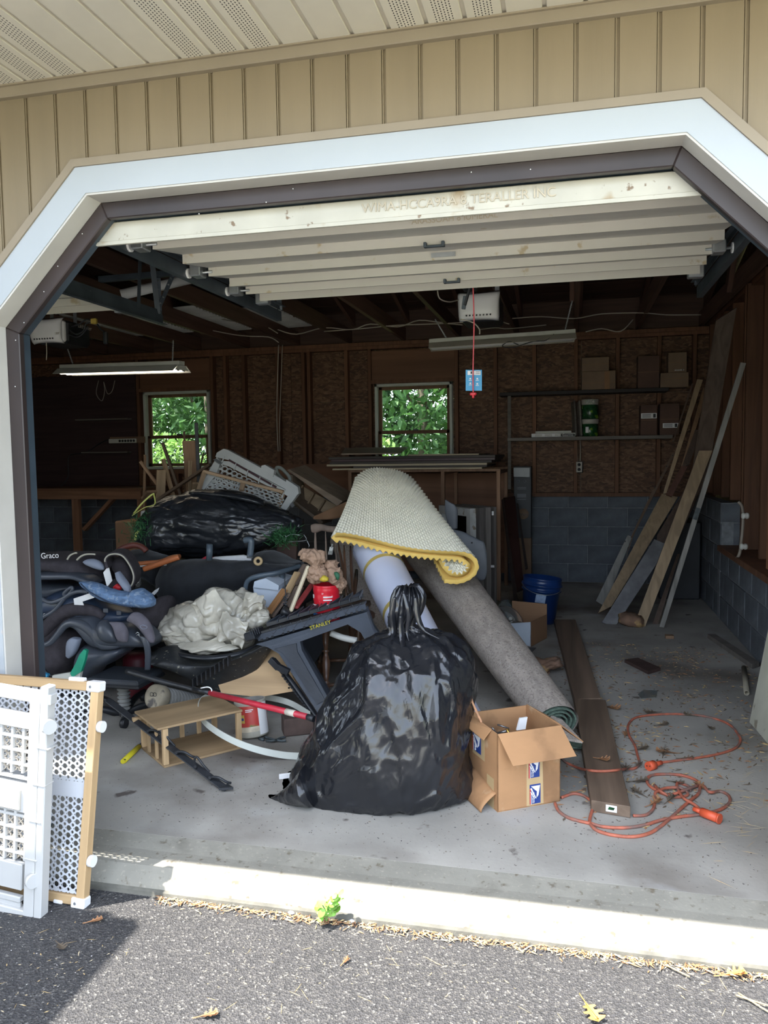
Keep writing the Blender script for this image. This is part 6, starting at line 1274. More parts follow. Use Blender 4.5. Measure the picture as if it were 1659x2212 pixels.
# navy base under the pad
nb_ = thing('booster_base', 'navy plastic seat base with white label under the blue pad', 'car seat', z1(650, 700, 3.85))
body('base_shell', cols(z1, 3.95, ((60, 640, 830, .25), (170, 640, 860, .30), (300, 600, 800, .32), (420, 540, 800, .34), (600, 520, 850, .36), (800, 610, 900, .36), (960, 700, 900, .34), (1100, 740, 870, .30), (1180, 760, 840, .2))), NAVY, nb_, n=6, seg=36, ex=3)
tube('carry_slot', [z1(x, y, 3.76) for x, y in ((385, 590), (440, 540), (468, 535), (462, 570), (410, 620), (385, 612))], .010, SHL, nb_, closed=True, seg=8)
tube('base_rim', [z1(x, y, 3.76) for x, y in ((130, 640), (240, 690), (370, 650), (450, 600), (540, 575), (640, 580))], .012, SHL, nb_, seg=8); tube('base_rim', [z1(x, y, 3.76) for x, y in ((150, 850), (260, 790), (330, 720), (380, 650))], .012, SHL, nb_, seg=8)
slab('warning_label', [z1(x, y, 3.745) for x, y in ((482, 650), (660, 590), (698, 605), (700, 640), (575, 682), (590, 720), (490, 715))], (0, .003, 0), PAPER, nb_)
for x, y in ((960, 800), (820, 775)): box('moulded_mark', z1(x, y, 3.765), (.03, .006, .025), SHL, nb_, b=.003)
slab('silver_panel', [z1(x, y, 3.80) for x, y in ((150, 850), (170, 800), (300, 680), (280, 740), (215, 800))], (0, .003, 0), STEEL, nb_)
body('black_pad', cols(z1, 4.0, ((1120, 690, 830, .15), (1250, 700, 900, .3), (1370, 640, 960, .34), (1450, 620, 850, .25), (1480, 640, 720, .1))), FAB, nb_, n=5, seg=24)
# lower seat
ls = thing('child_seat', 'lower dark child car seat lying on its side with curved shell and grey pads', 'car seat', z1(600, 1000, 3.75))
def arch(name, pts, Y, r, m, fl=1.0, par=None): return tube(name, [z1(x, y, Y) for x, y in pts], r, m, par or ls, n=6, seg=14, flat=fl)
arch('padded_rim', ((110, 1010), (190, 970), (280, 880), (370, 800), (480, 765), (600, 765), (720, 790), (800, 850)), 3.78, [.040, .042, .042, .040, .038, .034, .028, .02], FAB)
arch('padded_rim', ((100, 1120), (190, 1080), (280, 985), (350, 900), (440, 850), (520, 840)), 3.80, [.035, .036, .036, .034, .03, .02], FAB)
arch('shell_rim', ((150, 1145), (240, 1110), (320, 1020), (390, 935), (470, 905), (580, 930), (680, 1000), (740, 1090), (800, 1140), (900, 1150), (1010, 1128)), 3.70, [.012, .016, .018, .02, .022, .026, .03, .03, .026, .018, .012], SHL)
body('inner_cavity', cols(z1, 3.92, ((80, 1020, 1360, .3), (160, 1000, 1420, .34), (280, 960, 1470, .36), (400, 940, 1480, .36), (520, 945, 1400, .34), (620, 1000, 1260, .30), (680, 1060, 1160, .2))), FAB, ls, n=6, seg=30)
body('side_shell', cols(z1, 3.80, ((500, 830, 930, .16), (620, 820, 970, .22), (740, 815, 1120, .24), (860, 880, 1150, .26), (980, 895, 1145, .26), (1120, 905, 1140, .26), (1240, 960, 1138, .24), (1340, 1060, 1140, .16))), SHL, ls, n=6, seg=36, ex=2.8)
body('lower_shell', cols(z1, 3.80, ((540, 1480, 1500, .1), (600, 1180, 1500, .2), (680, 1110, 1500, .24), (780, 1130, 1370, .24), (880, 1140, 1330, .24), (1000, 1135, 1250, .24), (1060, 1135, 1200, .2))), SHL, ls, n=5, seg=30, ex=2.8)
body('thigh_bolster', cols(z1, 3.68, ((735, 930, 1000, .03), (780, 880, 1080, .08), (850, 890, 1115, .10), (920, 960, 1118, .08), (950, 1020, 1112, .04))), SHL, ls, n=6, seg=24)
body('grey_pad', cols(z1, 3.655, ((868, 895, 900, .02), (910, 893, 960, .04), (950, 895, 1080, .05), (1000, 905, 1108, .05), (1040, 960, 1108, .04), (1048, 1000, 1100, .02))), GFAB, ls, n=6, seg=24)
body('grey_pad', cols(z1, 3.66, ((1058, 850, 890, .03), (1110, 795, 910, .06), (1180, 800, 960, .07), (1240, 850, 1040, .07), (1290, 920, 1110, .06), (1332, 1050, 1115, .03))), GFAB, ls, n=6, seg=24)
tube('emblem', [z1(x, y, 3.615) for x, y in ((1185, 940), (1215, 928), (1255, 945), (1250, 962), (1215, 970), (1190, 955))], .0016, LGR, ls, closed=True, seg=6)
body('harness_strap', [(z1(1180, 1040, 3.66), z1(1200, 1090, 3.66), .015), (z1(1250, 1060, 3.65), z1(1215, 1120, 3.65), .018), (z1(1285, 1130, 3.65), z1(1232, 1180, 3.65), .018), (z1(1298, 1260, 3.66), z1(1238, 1260, 3.66), .018), (z1(1290, 1400, 3.68), z1(1235, 1400, 3.68), .015)], SHL, ls, n=5, seg=14, ex=4)
body('cup_pad', [(z1(405, 1250, 3.72), z1(440, 1280, 3.72), .02), (z1(420, 1110, 3.70), z1(500, 1230, 3.70), .05), (z1(465, 1060, 3.70), z1(555, 1090, 3.70), .05), (z1(500, 1058, 3.70), z1(545, 1075, 3.70), .02)], LGR, ls, n=5, seg=16, ex=3)
tube('hem', [z1(x, y, 3.73) for x, y in ((160, 1385), (230, 1450), (320, 1480), (420, 1460), (500, 1380), (560, 1310))], .007, BLACK, ls, seg=6)
for x, y in ((1160, 1020), (1165, 1045)): tube('metal_clip', [z1(x-20, y, 3.62), z1(x, y-15, 3.61), z1(x+20, y+10, 3.62)], .003, STEEL, ls, seg=6)
gb = thing('printed_sack', 'green and white printed plastic sack below the lower child seat', 'sack', z1(500, 1400, 3.62)); GRB = mat('sack_green', (.01, .30, .18), .35, .12, 10)
slab('sack_green_side', [z1(x, y, 3.62) for x, y in ((545, 1240), (590, 1185), (620, 1200), (600, 1300), (560, 1420), (470, 1480), (445, 1440), (500, 1340))], (0, .02, 0), GRB, gb); slab('sack_white_side', [z1(x, y, 3.63) for x, y in ((440, 1430), (560, 1420), (540, 1520), (250, 1520), (260, 1460))], (0, .02, 0), HOOD, gb)
slab('sack_blue_side', [z1(x, y, 3.64) for x, y in ((140, 1430), (210, 1450), (180, 1520), (140, 1520))], (0, .02, 0), BLUE, gb)
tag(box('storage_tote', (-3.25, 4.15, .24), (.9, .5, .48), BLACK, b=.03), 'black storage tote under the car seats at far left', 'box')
# ================= right half of the garage =================
zc = lambda x, y, Y: at(900+x/3.77, 1000+y/3.77, Y)
GW = wood('grey_weathered_wood', (.18, .165, .155)); WP = mat('peeling_white', (.55, .56, .55), .6, .12, 10, spots=[((.28, .22, .16), 18, .62, .68)])
# stack of old window sashes standing on edge
for k, (x, m, lb) in enumerate(((484, WP, 'white-painted old window sash, first of the sash stack'), (548, GW, 'grey bare window sash second in the stack'), (606, GW, 'grey window sash third in the stack'), (650, GW, 'thin grey sash last at the right of the stack'))):
    Y = 6.75+k*.03; zt = at(900+x/3.77, 1000+(370-k*4)/3.77, Y).z; X = zc(x, 600, Y).x; wd = (.075, .055, .06, .03)[k]
    s = thing('window_sash', lb, 'window sash', (X, Y, 0), 'old window sashes standing in a stack')
    dx, dy = -.34, .42     # the sash runs back to the left
    A = V((X, Y, 0)); B = V((X+dx, Y+dy, 0)); dn = (B-A).normalized(); nx = V((dn.y, -dn.x, 0)); 
    def sbar(name, p, q, w2, t2): return slab(name, [p-nx*0, q, q+V((0, 0, 0)), p] , (0, 0, 0), m, s)
    for (u0, u1, z0, z1) in ((0, .06, 0, zt), (.48, .54, 0, zt), (.06, .48, zt-.07, zt), (.06, .48, 0, .09), (.06, .48, zt*.5, zt*.5+.04)):
        slab('sash_bar', [A+dn*u0+V((0, 0, z0)), A+dn*u1+V((0, 0, z0)), A+dn*u1+V((0, 0, z1)), A+dn*u0+V((0, 0, z1))], nx*-wd*.8, m, s)
    slab('pane', [A+dn*.06+V((0, 0, .09)), A+dn*.48+V((0, 0, .09)), A+dn*.48+V((0, 0, zt-.07)), A+dn*.06+V((0, 0, zt-.07))], nx*-.003, GLASS, s)
    if k in (2, 3): box('paper_tag', zc((620, 600)[k-2], (410, 842)[k-2], Y-.03), (.018, .004, .035) if k == 2 else (.07, .004, .02), PAPER, s)
# grey plastic fan-blade like shapes beside the topper
GPL = mat('grey_cast_plastic', (.15, .165, .19), .5, .15, 8)
gp = thing('grey_moulding', 'grey lobed plastic moulding hanging between the topper and the old sashes', 'moulding', zc(400, 700, 5.9))
body('moulded_lobe', [(zc(255, 330, 5.95), zc(300, 330, 5.95), .02), (zc(232, 300, 5.95), zc(330, 370, 5.95), .03), (zc(235, 420, 5.95), zc(335, 440, 5.95), .03), (zc(270, 540, 5.95), zc(332, 535, 5.95), .03)][:], GPL, gp, n=5, seg=20)
body('moulded_lobe', cols(zc, 5.9, ((300, 540, 640, .03), (380, 560, 760, .04), (440, 590, 880, .04), (500, 620, 950, .04), (550, 650, 950, .03), (572, 740, 900, .02))), GPL, gp, n=5, seg=24)
box('screw_dot', zc(450, 650, 5.86), (.012, .004, .012), BLACK, gp)
# tall dark boxes and dark leaning boards
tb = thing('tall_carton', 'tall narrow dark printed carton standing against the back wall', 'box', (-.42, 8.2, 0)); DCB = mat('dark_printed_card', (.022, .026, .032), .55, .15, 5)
a, b_ = zc(790, 30, 8.15), zc(932, 30, 8.15); zt = a.z; cxm = (a.x+b_.x)/2
box('carton_body', (cxm, 8.27, zt/2+.25), (b_.x-a.x, .22, zt-.5), DCB, tb, b=.003); box('carton_lower', (cxm+.02, 8.27, .25), (b_.x-a.x-.04, .21, .5), CBX, tb, b=.003)
slab('tape_patch', [zc(x, y, 8.148) for x, y in ((790, 40), (920, 40), (920, 115), (790, 112))], (0, .002, 0), mat('shiny_tape', (.06, .075, .09), .3), tb)
lathe('round_label', [(0, 0), (.055, 0), (.055, .001), (0, .001)], CBX, zc(868, 415, 8.158), tb, axis=V((0, -1, 0)), seg=28); text('lettering', 'WRAP', .035, BLACK, zc(868, 420, 8.150), (-1, 0, 0), (0, 0, -1), tb)
for y in (200, 212, 255, 262, 270, 278, 296): box('print_line', zc(855, y, 8.156), (.09, .001, .005), GPL, tb)
for x in (828, 880): tube('print_ring', [zc(x+dx, 148+dy, 8.155) for dx, dy in ((-12, 0), (0, -10), (12, 0), (0, 10))], .002, GPL, tb, closed=True, seg=5)
GLW = mat('glossy_brown_board', (.045, .022, .02), .18, .2, 3, coat=.6)
def pboard(name, px, Yt, Yb, yt, yb, m, label, t=.02, cat='board', z=zc, grp=None):
    P = [z(x, y, Yt+(Yb-Yt)*(y-yt)/(yb-yt)) for x, y in px]; n = (P[1]-P[0]).cross(P[-1]-P[0]).normalized()
    if n.dot(CAM-P[0]) > 0: n = -n
    return tag(slab(name, P, n*t, m), label, cat, grp)
pboard('glossy_board', ((705, 285), (800, 270), (875, 1020), (815, 1045)), 7.9, 7.0, 280, 1040, GLW, 'glossy dark brown board leaning between the sashes and the dark carton')
pboard('dark_rail', ((690, 300), (708, 290), (822, 1100), (790, 1110)), 7.85, 6.85, 290, 1110, wood('rail_dark', (.05, .035, .03)), 'dark thin rail leaning left of the glossy board')
pboard('dark_rail', ((812, 330), (828, 330), (905, 850), (885, 860)), 7.85, 7.2, 330, 860, wood('rail_dark2', (.045, .035, .033)), 'dark thin rail leaning right of the glossy board')
# blue bucket
bu = onz(1161, 1350, .012)+V((0, .13, 0)); bax = (at(1173, 1238, 6.42)-bu); BLP = mat('blue_bucket', (.008, .035, .14), .32, .1, 5)
bk_ = thing('blue_bucket', 'dark blue plastic bucket with small label standing tilted by the white box', 'bucket', bu); HB = .36; bax = V((.10, .02, 1)).normalized(); bu.z = .016
lathe('bucket_body', [(.125, 0), (.132, .004), (.146, HB*.70), (.158, HB*.71), (.158, HB*.74), (.149, HB*.75), (.150, HB*.82), (.162, HB*.83), (.162, HB*.86), (.152, HB*.87), (.153, HB*.97), (.158, HB), (.150, HB), (.142, HB*.7), (.120, .01), (0, .01)], BLP, bu, bk_, axis=bax, seg=44)
Mb = frame(bax, V((0, 1, .001))); ql = zc(1008, 1100, 6.15); 
def hitcyl(px, py, r, base, M):
    d0 = ray(px, py); best = None
    for k in range(400):
        p = CAM+d0*(base.y-.3+k*.0015)/d0.y; l = M.inverted() @ (p-base)
        if l.x*l.x+l.y*l.y < r*r: return p
    return CAM+d0*(base.y/d0.y)
slab('bucket_label', [hitcyl(*p, .153, bu, Mb) for p in ((1158, 1284), (1180, 1287), (1177, 1304), (1155, 1301))], V((0, -.001, 0)), mat('faded_label', (.25, .33, .48), .6, .2, 60), bk_)
tube('bail_handle', [bu+Mb @ V((.164*cos(a_), .164*sin(a_), HB*.84-.06*sin((a_+2.9)*1.07))) for a_ in [-2.9+k*.29 for k in range(11)]], .003, STEEL, bk_, seg=6)
# white box of pan lids
wx = thing('white_carton', 'low white carton holding glass pan lids left of the blue bucket', 'box', onz(1110, 1390)); w0, w1 = onz(1070, 1387), onz(1147, 1397); u = (w1-w0).normalized(); v = V((-u.y, u.x, 0)); Wb = (w1-w0).length; Hb = at(1146, 1344, w1.y).z; Db = .30
for nm, (p, q) in (('front_wall', (w0, w1)), ('right_wall', (w1, w1+v*Db)), ('back_wall', (w0+v*Db, w1+v*Db)), ('left_wall', (w0, w0+v*Db))):
    n = V(((q-p).y, -(q-p).x, 0)).normalized(); hh_ = Hb*(1.45 if nm == 'back_wall' else 1.0); slab(nm, [p+V((0, 0, .001)), q+V((0, 0, .001)), q+V((0, 0, hh_)), p+V((0, 0, hh_ if nm != 'front_wall' else Hb*.75))], -n*.004, BNW if nm == 'front_wall' else CARDD, wx)
slab('bottom', [w0, w1, w1+v*Db, w0+v*Db], (0, 0, .004), CARDD, wx)
LGL = newmat('lid_glass'); setp(LGL[2], Roughness=.05); LGL[2].inputs['Base Color'].default_value = (.5, .55, .55, 1); LGL[2].inputs['Transmission Weight'].default_value = .8; LGL = LGL[0]
for k, (x, y, ax2, lb) in enumerate(((740, 1290, (.5, -.75, .6), 'larger glass pan lid leaning in the white carton'), (620, 1260, (-.3, -.5, .8), 'smaller glass pan lid at the back of the white carton'), (800, 1370, (.05, -.55, .85), 'steel-rimmed lid lying at the front of the white carton'))):
    c = zc(x, y, 5.82-.06*k); ax2 = V(ax2).normalized(); l = thing('pan_lid', lb, 'lid', c, 'pan lids in the white carton'); R_ = (.12, .09, .10)[k]
    lathe('glass_dome', [(R_*sin(a_*pi/16), .03*cos(a_*pi/16)) for a_ in range(0, 9)], LGL, c, l, axis=ax2, seg=32); lathe('steel_rim', [(R_-.003, -.004), (R_+.004, -.004), (R_+.004, .004), (R_-.003, .004)], HW, c, l, axis=ax2, seg=36, closed=True); lathe('lid_knob', [(.006, .03), (.006, .04), (.016, .045), (.016, .06), (.01, .065), (0, .065)], HOOD, c, l, axis=ax2, seg=16)
tag(slab('metal_sheet', [onz(*p, .004) for p in ((1115, 1398), (1158, 1400), (1135, 1420), (1112, 1418))], (0, 0, .003), DGREY), 'dark flat sheet on the floor in front of the white carton', 'sheet')
jr = thing('glass_jar', 'clear glass jar on the floor behind the pan lids', 'jar', zc(722, 1130, 6.6)); jr_c = V((zc(722, 1160, 6.5).x, 6.5, .0)); lathe('jar_glass', [(0, .003), (.05, .003), (.055, .01), (.055, .12), (.035, .14), (.035, .16), (.031, .16), (.031, .14), (.05, .118), (.05, .012), (0, .010)], LGL, jr_c, jr, seg=24)
# brown torn husk
HUS = mat('brown_husk', (.20, .12, .08), .9, .45, 9, bump=.6, spots=[((.42, .27, .12), 10, .58, .64)])
hk = thing('torn_sack', 'crumpled brown torn paper sack on the floor behind the long plank', 'sack', onz(1170, 1460)); zb = lambda x, y, Y: at(940+x/3.606, 1380+y/3.606, Y)
body('sack_body', cols(zb, 4.95, ((670, 190, 240, .05), (710, 150, 270, .16), (770, 140, 290, .22), (850, 160, 280, .2), (920, 150, 240, .16), (970, 150, 220, .12), (1000, 200, 225, .04))), HUS, hk, n=6, seg=40, wr=.016, wf=13, seed=7, floor=.004)
body('sack_flap', cols(zb, 4.85, ((670, 170, 230, .02), (720, 150, 290, .03), (770, 200, 290, .02))), HUS, hk, n=5, seg=20, wr=.008, wf=20, floor=.004); tube('sack_string', [zb(740, 290, 4.7), zb(800, 310, 4.7), zb(860, 290, 4.7), zb(890, 260, 4.75)], .005, HUS, hk)
# floor planks
PLK = wood('old_floor_plank', (.17, .12, .085), axis='Y', ring=10, var=.4); Tk = .045
def fplank(name, px, label, m=PLK, zt=Tk, Z0=0.001, parent=None):
    P = [onz(x, y, zt) for x, y in px]; P = [V((p.x, p.y, Z0)) for p in P]; return tag(slab(name, P, (0, 0, zt-Z0), m, b=.002), label, 'plank', 'thick planks on the floor')
np_ = thing('floor_plank', 'near thick brown plank on the floor with white tag on its end', 'plank', onz(1300, 1650), 'thick planks on the floor')
P = [onz(x, y, Tk) for x, y in ((1240, 1509), (1308, 1512), (1362, 1743), (1277, 1729))]; P = [V((p.x, p.y, .001)) for p in P]; slab('plank_board', P, (0, 0, Tk), PLK, np_, b=.002)
e0, e1 = P[3], P[2]; en = V(((e1-e0).y, -(e1-e0).x, 0)).normalized(); ed = (e1-e0); tg = [e0+ed*.38+V((0, 0, .012)), e0+ed*.66+V((0, 0, .012)), e0+ed*.66+V((0, 0, .038)), e0+ed*.38+V((0, 0, .038))]
slab('end_tag', [p+en*.0005 for p in tg], en*.001, WPL, np_); slab('tag_print', [p+en*.0018 for p in (tg[0]+ed*.05+V((0, 0, .008)), tg[1]-ed*.08+V((0, 0, .008)), tg[2]-ed*.05-V((0, 0, .008)), tg[3]+ed*.08-V((0, 0, .006)))], en*.0005, GRN, np_)
fplank('floor_plank', ((1197, 1338), (1243, 1338), (1298, 1508), (1241, 1510)), 'far thick brown plank on the floor running toward the back wall')
tag(slab('plank_offcut', [onz(x, y, .001) for x, y in ((1349, 1431), (1378, 1427), (1427, 1449), (1400, 1457))], (0, 0, .02), mat('maroon_offcut', (.06, .035, .03), .7, .2)), 'small dark offcut with pale edge lying on the open floor', 'board')
tag(slab('glass_shard', [onz(x, y, .002) for x, y in ((1378, 1500), (1392, 1490), (1420, 1492), (1418, 1507), (1386, 1509))], (0, 0, .003), LGL), 'clear glass shard on the open floor', 'glass')
zr = lambda x, y, Y: at(1160+x/3.325, 1380+y/3.325, Y)
a, b_ = onz(1607, 1442, .014), onz(1613, 1497, .014); tag(lathe('plastic_pipe', [(.011, 0), (.015, 0), (.015, (a-b_).length), (.011, (a-b_).length)], mat('tan_pipe', (.32, .29, .22), .6), b_, axis=a-b_, seg=16, closed=True), 'short tan plastic pipe on the floor beside the right wall', 'pipe')
tag(slab('grey_plank', [onz(x, y, .002) for x, y in ((1528, 1378), (1545, 1378), (1640, 1440), (1625, 1445))], (0, 0, .03), SHW), 'grey timber lying along the foot of the right wall', 'board')
# cream sheet leaning at the right edge
ps = [onz(1619, 1560, .002), onz(1672, 1622, .002)]; q0_ = hit(1640, 1420, ps[0], V((1, 0, 0)));
lean = V((.22, .04, 1.22)); ov = ps[1]-ps[0]
tag(slab('painted_sheet', [ps[0], ps[0]+ov*3, ps[0]+ov*3+lean*.97, ps[0]+lean*.62+V((.0, .03, 0))], V((.012, .012, 0)), mat('cream_paint_sheet', (.50, .49, .40), .6, .12, 5, spots=[((.25, .22, .16), 12, .64, .72)])), 'pale cream-painted sheet leaning at the right edge of the opening', 'board')
# ---- planks leaning in the right corner ----
zp = lambda x, y, Y: at(1240+x/3.456, 780+y/3.456, Y)
PLN = wood('leaning_pine', (.29, .21, .13)); PLG = wood('leaning_grey', (.25, .24, .22)); PLD = wood('leaning_dark', (.10, .07, .055)); PLB = wood('leaning_brown', (.15, .10, .07)); MET = mat('dull_metal_strip', (.13, .13, .135), .45, .3, 10, metal=.3)
GP = 'planks leaning in the right rear corner'
def lp_(px, yt, yb, Yt, Yb, m, label, t=.02): return pboard('leaning_plank', px, Yt, Yb, yt, yb, m, label, t, 'plank', zp, GP)
lp_(((1245, 10), (1285, 15), (672, 1990), (637, 1985)), 10, 1985, 6.15, 6.35, PLG, 'longest pale grey strip leaning rightmost of the corner planks', .018)
lp_(((1060, -300), (1215, -400), (1040, 620), (985, 900), (850, 1100), (900, 700)), -350, 1100, 6.55, 7.1, wood('corner_panel', (.125, .09, .07)), 'wide dark brown board rising highest in the right corner')
lp_(((935, 668), (1033, 668), (520, 2010), (475, 1900)), 668, 2010, 6.75, 6.4, PLN, 'wide pale pine plank right of the metal strip', .02)
lp_(((655, 990), (775, 1015), (740, 1075), (280, 1830), (180, 1880)), 990, 1880, 7.3, 6.75, PLN, 'wide tan plank with broken top left of the metal strip', .02)
lp_(((400, 1300), (435, 1310), (225, 1830), (163, 1790)), 1300, 1810, 7.35, 7.2, PLG, 'short grey plank lowest at the left of the corner planks', .02)
lp_(((600, 1330), (708, 1375), (305, 1985), (208, 1950)), 1330, 1970, 6.75, 6.45, MET, 'dull grey metal-faced strip leaning low in front of the corner planks', .03)
lp_(((920, 135), (962, 140), (690, 985), (665, 990)), 135, 990, 7.6, 7.3, PLN, 'narrow pale batten leaning against the shelves', .03)
lp_(((965, 195), (998, 200), (830, 780), (800, 790)), 195, 790, 7.8, 7.5, LUM, 'narrow orange-brown batten right of the pale batten', .03)
lp_(((735, 680), (755, 685), (450, 1290), (375, 1500), (440, 1290)), 680, 1500, 7.5, 7.1, PLB, 'brown batten with a row of dark holes leaning at the left', .03)
lp_(((590, 955), (603, 955), (440, 1310), (425, 1310)), 955, 1310, 7.55, 7.3, PLB, 'thin brown strip behind the batten with holes', .02)
lp_(((800, 785), (850, 785), (730, 1010), (690, 995)), 785, 1010, 7.35, 7.2, wood('reddish_plank', (.12, .06, .045)), 'dusty dark red plank end between battens and wide board', .02)
lp_(((905, 510), (955, 515), (860, 770), (800, 800)), 510, 800, 7.5, 7.35, PLD, 'blackened plank end above the dusty dark red one', .03)
lp_(((880, 165), (892, 170), (745, 600), (735, 600)), 165, 600, 7.9, 7.7, PLD, 'thin dark rod leaning leftmost before the shelf boxes', .02)
lp_(((860, 900), (985, 880), (780, 1330), (600, 1640), (620, 1300)), 880, 1640, 7.45, 6.9, PLD, 'wide dark plank behind the wide pale pine plank', .02)
lp_(((770, 1440), (790, 1440), (620, 1990), (575, 1990)), 1440, 1990, 6.9, 6.5, PLD, 'thin dark board between the pine plank and the long grey strip', .02)
for k in range(9): x, y = 735-(360/8)*k*.98, 705+k*80; t_ = (y-680)/820; q = zp(x, y, 7.5-.4*t_-.004); rod('nail_hole', q, q+V((0, -.002, 0)), .006, BLACK, bpy.data.objects['leaning_plank.008'], seg=6)
box('hinge_plate', zp(915, 1140, 6.23), (.035, .006, .09), RUST, bpy.data.objects['leaning_plank'], rot=(0, .3, 0))
tag(box('wood_block', onz(1446, 1375, .012), (.06, .05, .024), LUM, b=.002), 'small wood block on the floor right of the corner planks', 'block')
nb2 = thing('wasp_nest', 'ragged tan rounded bundle on the floor between two leaning planks', 'bundle', zp(440, 1930, 6.4)); body('bundle_body', cols(zp, 6.42, ((340, 1880, 1950, .08), (390, 1870, 1980, .16), (450, 1875, 2000, .2), (500, 1900, 2005, .16), (525, 1930, 1990, .06))), HUS, nb2, n=5, seg=30, wr=.012, wf=18, floor=.003)
# dark barrel-like bin in the corner and pale tool hanging by the post
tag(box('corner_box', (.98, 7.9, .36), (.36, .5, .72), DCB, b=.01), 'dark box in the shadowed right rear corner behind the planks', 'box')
th_ = thing('bow_handle', 'curved pale wooden handle hanging on the right wall post', 'handle', zp(1240, 1250, 6.1)); tube('bent_handle', [zp(x, y, 6.05) for x, y in ((1225, 1050), (1255, 1090), (1262, 1200), (1245, 1380), (1235, 1440), (1215, 1475))], .011, mat('pale_handle', (.26, .22, .18), .5), th_)
for k, (x, y) in enumerate(((1302, 1155), (1290, 1385))): lathe('insulator_knob', [(0, 0), (.018, .0), (.022, .012), (.015, .022), (.022, .032), (.016, .042), (0, .044)], HOOD, zp(x, y, 5.5), th_ if False else None, axis=V((-1, -.2, 0)), seg=14)
for o_, l_ in ((bpy.data.objects['insulator_knob'], 'upper white round knob on the side of the right wall post'), (bpy.data.objects['insulator_knob.001'], 'lower white round knob on the side of the right wall post')): tag(o_, l_, 'knob', 'white knobs on the right post')
# ---- orange extension cord ----
OC = mat('orange_cord', (.42, .12, .07), .6, .25, 30, spots=[((.20, .12, .10), 9, .50, .62)]); OP = mat('orange_plug', (.65, .10, .04), .45, .1)
def cordz(pts, r=.0055): return [onz(1160+x/3.325, 1380+y/3.325, (p[2] if len(p) > 2 else .006)) for p in pts for x, y in (p[:2],)]
ec = thing('extension_cord', 'long orange extension cord coiled on the floor beside the near plank', 'cord', onz(1400, 1700))
tube('cord', cordz([(150, 820), (200, 880), (290, 925), (380, 945, .05), (480, 950, .052), (580, 942, .05), (640, 935), (700, 930), (735, 895), (720, 830), (700, 760), (660, 690), (655, 620), (700, 570), (790, 550), (930, 540), (1060, 542), (1200, 555), (1330, 590), (1400, 630), (1440, 680), (1462, 725), (1430, 780), (1330, 820), (1180, 850), (1020, 872), (830, 895)]), .0058, OC, ec, n=8)
tube('cord', cordz([(130, 1180), (160, 1240), (240, 1290), (380, 1325), (480, 1350), (620, 1357), (760, 1340), (900, 1300), (1050, 1275), (1180, 1260), (1320, 1225), (1385, 1170), (1370, 1120), (1310, 1095), (1240, 1100, .012), (1180, 1050), (1080, 1080, .014), (960, 1120), (870, 1095), (800, 1045), (795, 1000), (850, 975), (1000, 975), (1110, 1000), (1165, 1040), (1160, 1110), (1090, 1170), (1000, 1250), (920, 1320), (820, 1390), (700, 1420), (560, 1412), (440, 1380), (385, 1330), (380, 1290), (400, 1220)]), .0062, OC, ec, n=8)
tube('cord', cordz([(175, 1140), (260, 1112), (330, 1125), (385, 1160)]), .0058, OC, ec, n=8); tube('cord', cordz([(690, 1270), (780, 1265), (835, 1220), (850, 1140), (855, 1100, .014), (940, 1070, .014), (1040, 1075, .012), (1085, 1115), (1040, 1135), (960, 1130), (880, 1090, .016), (845, 1050)]), .0058, OC, ec, n=8); tube('cord', cordz([(1200, 1250, .010), (1130, 1190, .012), (1050, 1140, .014), (1005, 1060, .012), (1020, 1035), (1090, 1060), (1100, 1090)]), .0058, OC, ec, n=8)
a, b_ = onz(1516, 1754, .02), onz(1552, 1768, .02); rod('plug', a, b_, .017, OP, ec, seg=12); rod('plug_collar', a+(a-b_)*.5, a, .009, OP, ec); rod('plug_rim', b_, b_+(b_-a).normalized()*.006, .019, OP, ec, seg=12)
a, b_ = onz(1400, 1656, .018), onz(1413, 1652, .018); rod('socket_end', a, b_, .020, OP, ec, seg=12); rod('socket_collar', b_, b_+(b_-a)*1.2, .010, OP, ec); 
for e in (-.006, .006): rod('socket_slot', a+V((e, -.004, .006)), a+V((e, -.012, .006)), .002, BLACK, ec, seg=6)
# ================= gates at the left foreground =================
GWD = wood('gate_pine', (.50, .34, .18)); PNL = mat('white_panel', (.54, .56, .60), .4, .04); GPW = mat('white_gate_plastic', (.48, .48, .47), .4, .03)
gb0, gt0 = onz(187, 1957, -.1), at(221, 1474, 2.31)      # right edge, foot and head
gu = V((-1, .045, 0)).normalized(); gv = (gt0-gb0); GH = gv.length; gv.normalize(); gn = gu.cross(gv).normalized()
if gn.y > 0: gn = -gn
g1_ = thing('wooden_gate', 'wood-framed child gate with white perforated panel leaning by the left jamb', 'gate', gb0)
def GP_(x, z, o=0): return gb0+gu*x+gv*z+gn*o
GWI = .80; RW2 = .034
beam('side_rail', GP_(.017, .003), GP_(.017, GH), .034, .030, GWD, g1_, up=gu, roll=0); beam('top_rail', GP_(.0, GH-.015), GP_(GWI, GH-.015), .030, .030, GWD, g1_, up=gv); beam('bottom_rail', GP_(0, .017), GP_(GWI, .017), .030, .030, GWD, g1_, up=gv)
beam('side_rail', GP_(GWI-.017, .003), GP_(GWI-.017, GH), .034, .030, GWD, g1_, up=gu)
for z in (.012, GH-.014):
    p = GP_(.022, z, .002); m_ = Matrix((gu, gn, gv)).transposed().to_4x4(); vs, fs = bev(boxv(.052, .040, .034), BOXF, .004); mk('corner_cap', vs, fs, WPL, g1_, mw=Matrix.Translation(p) @ m_); rod('screw', GP_(.03, z, .021), GP_(.03, z, .024), .005, STEEL, g1_, seg=8)
for z in (GH*.80, GH*.20): rod('bumper', GP_(.0, z, .0), GP_(-.016, z, .0), .019, WPL, g1_, seg=20); rod('bumper_stem', GP_(.01, z), GP_(-.010, z), .012, WPL, g1_)
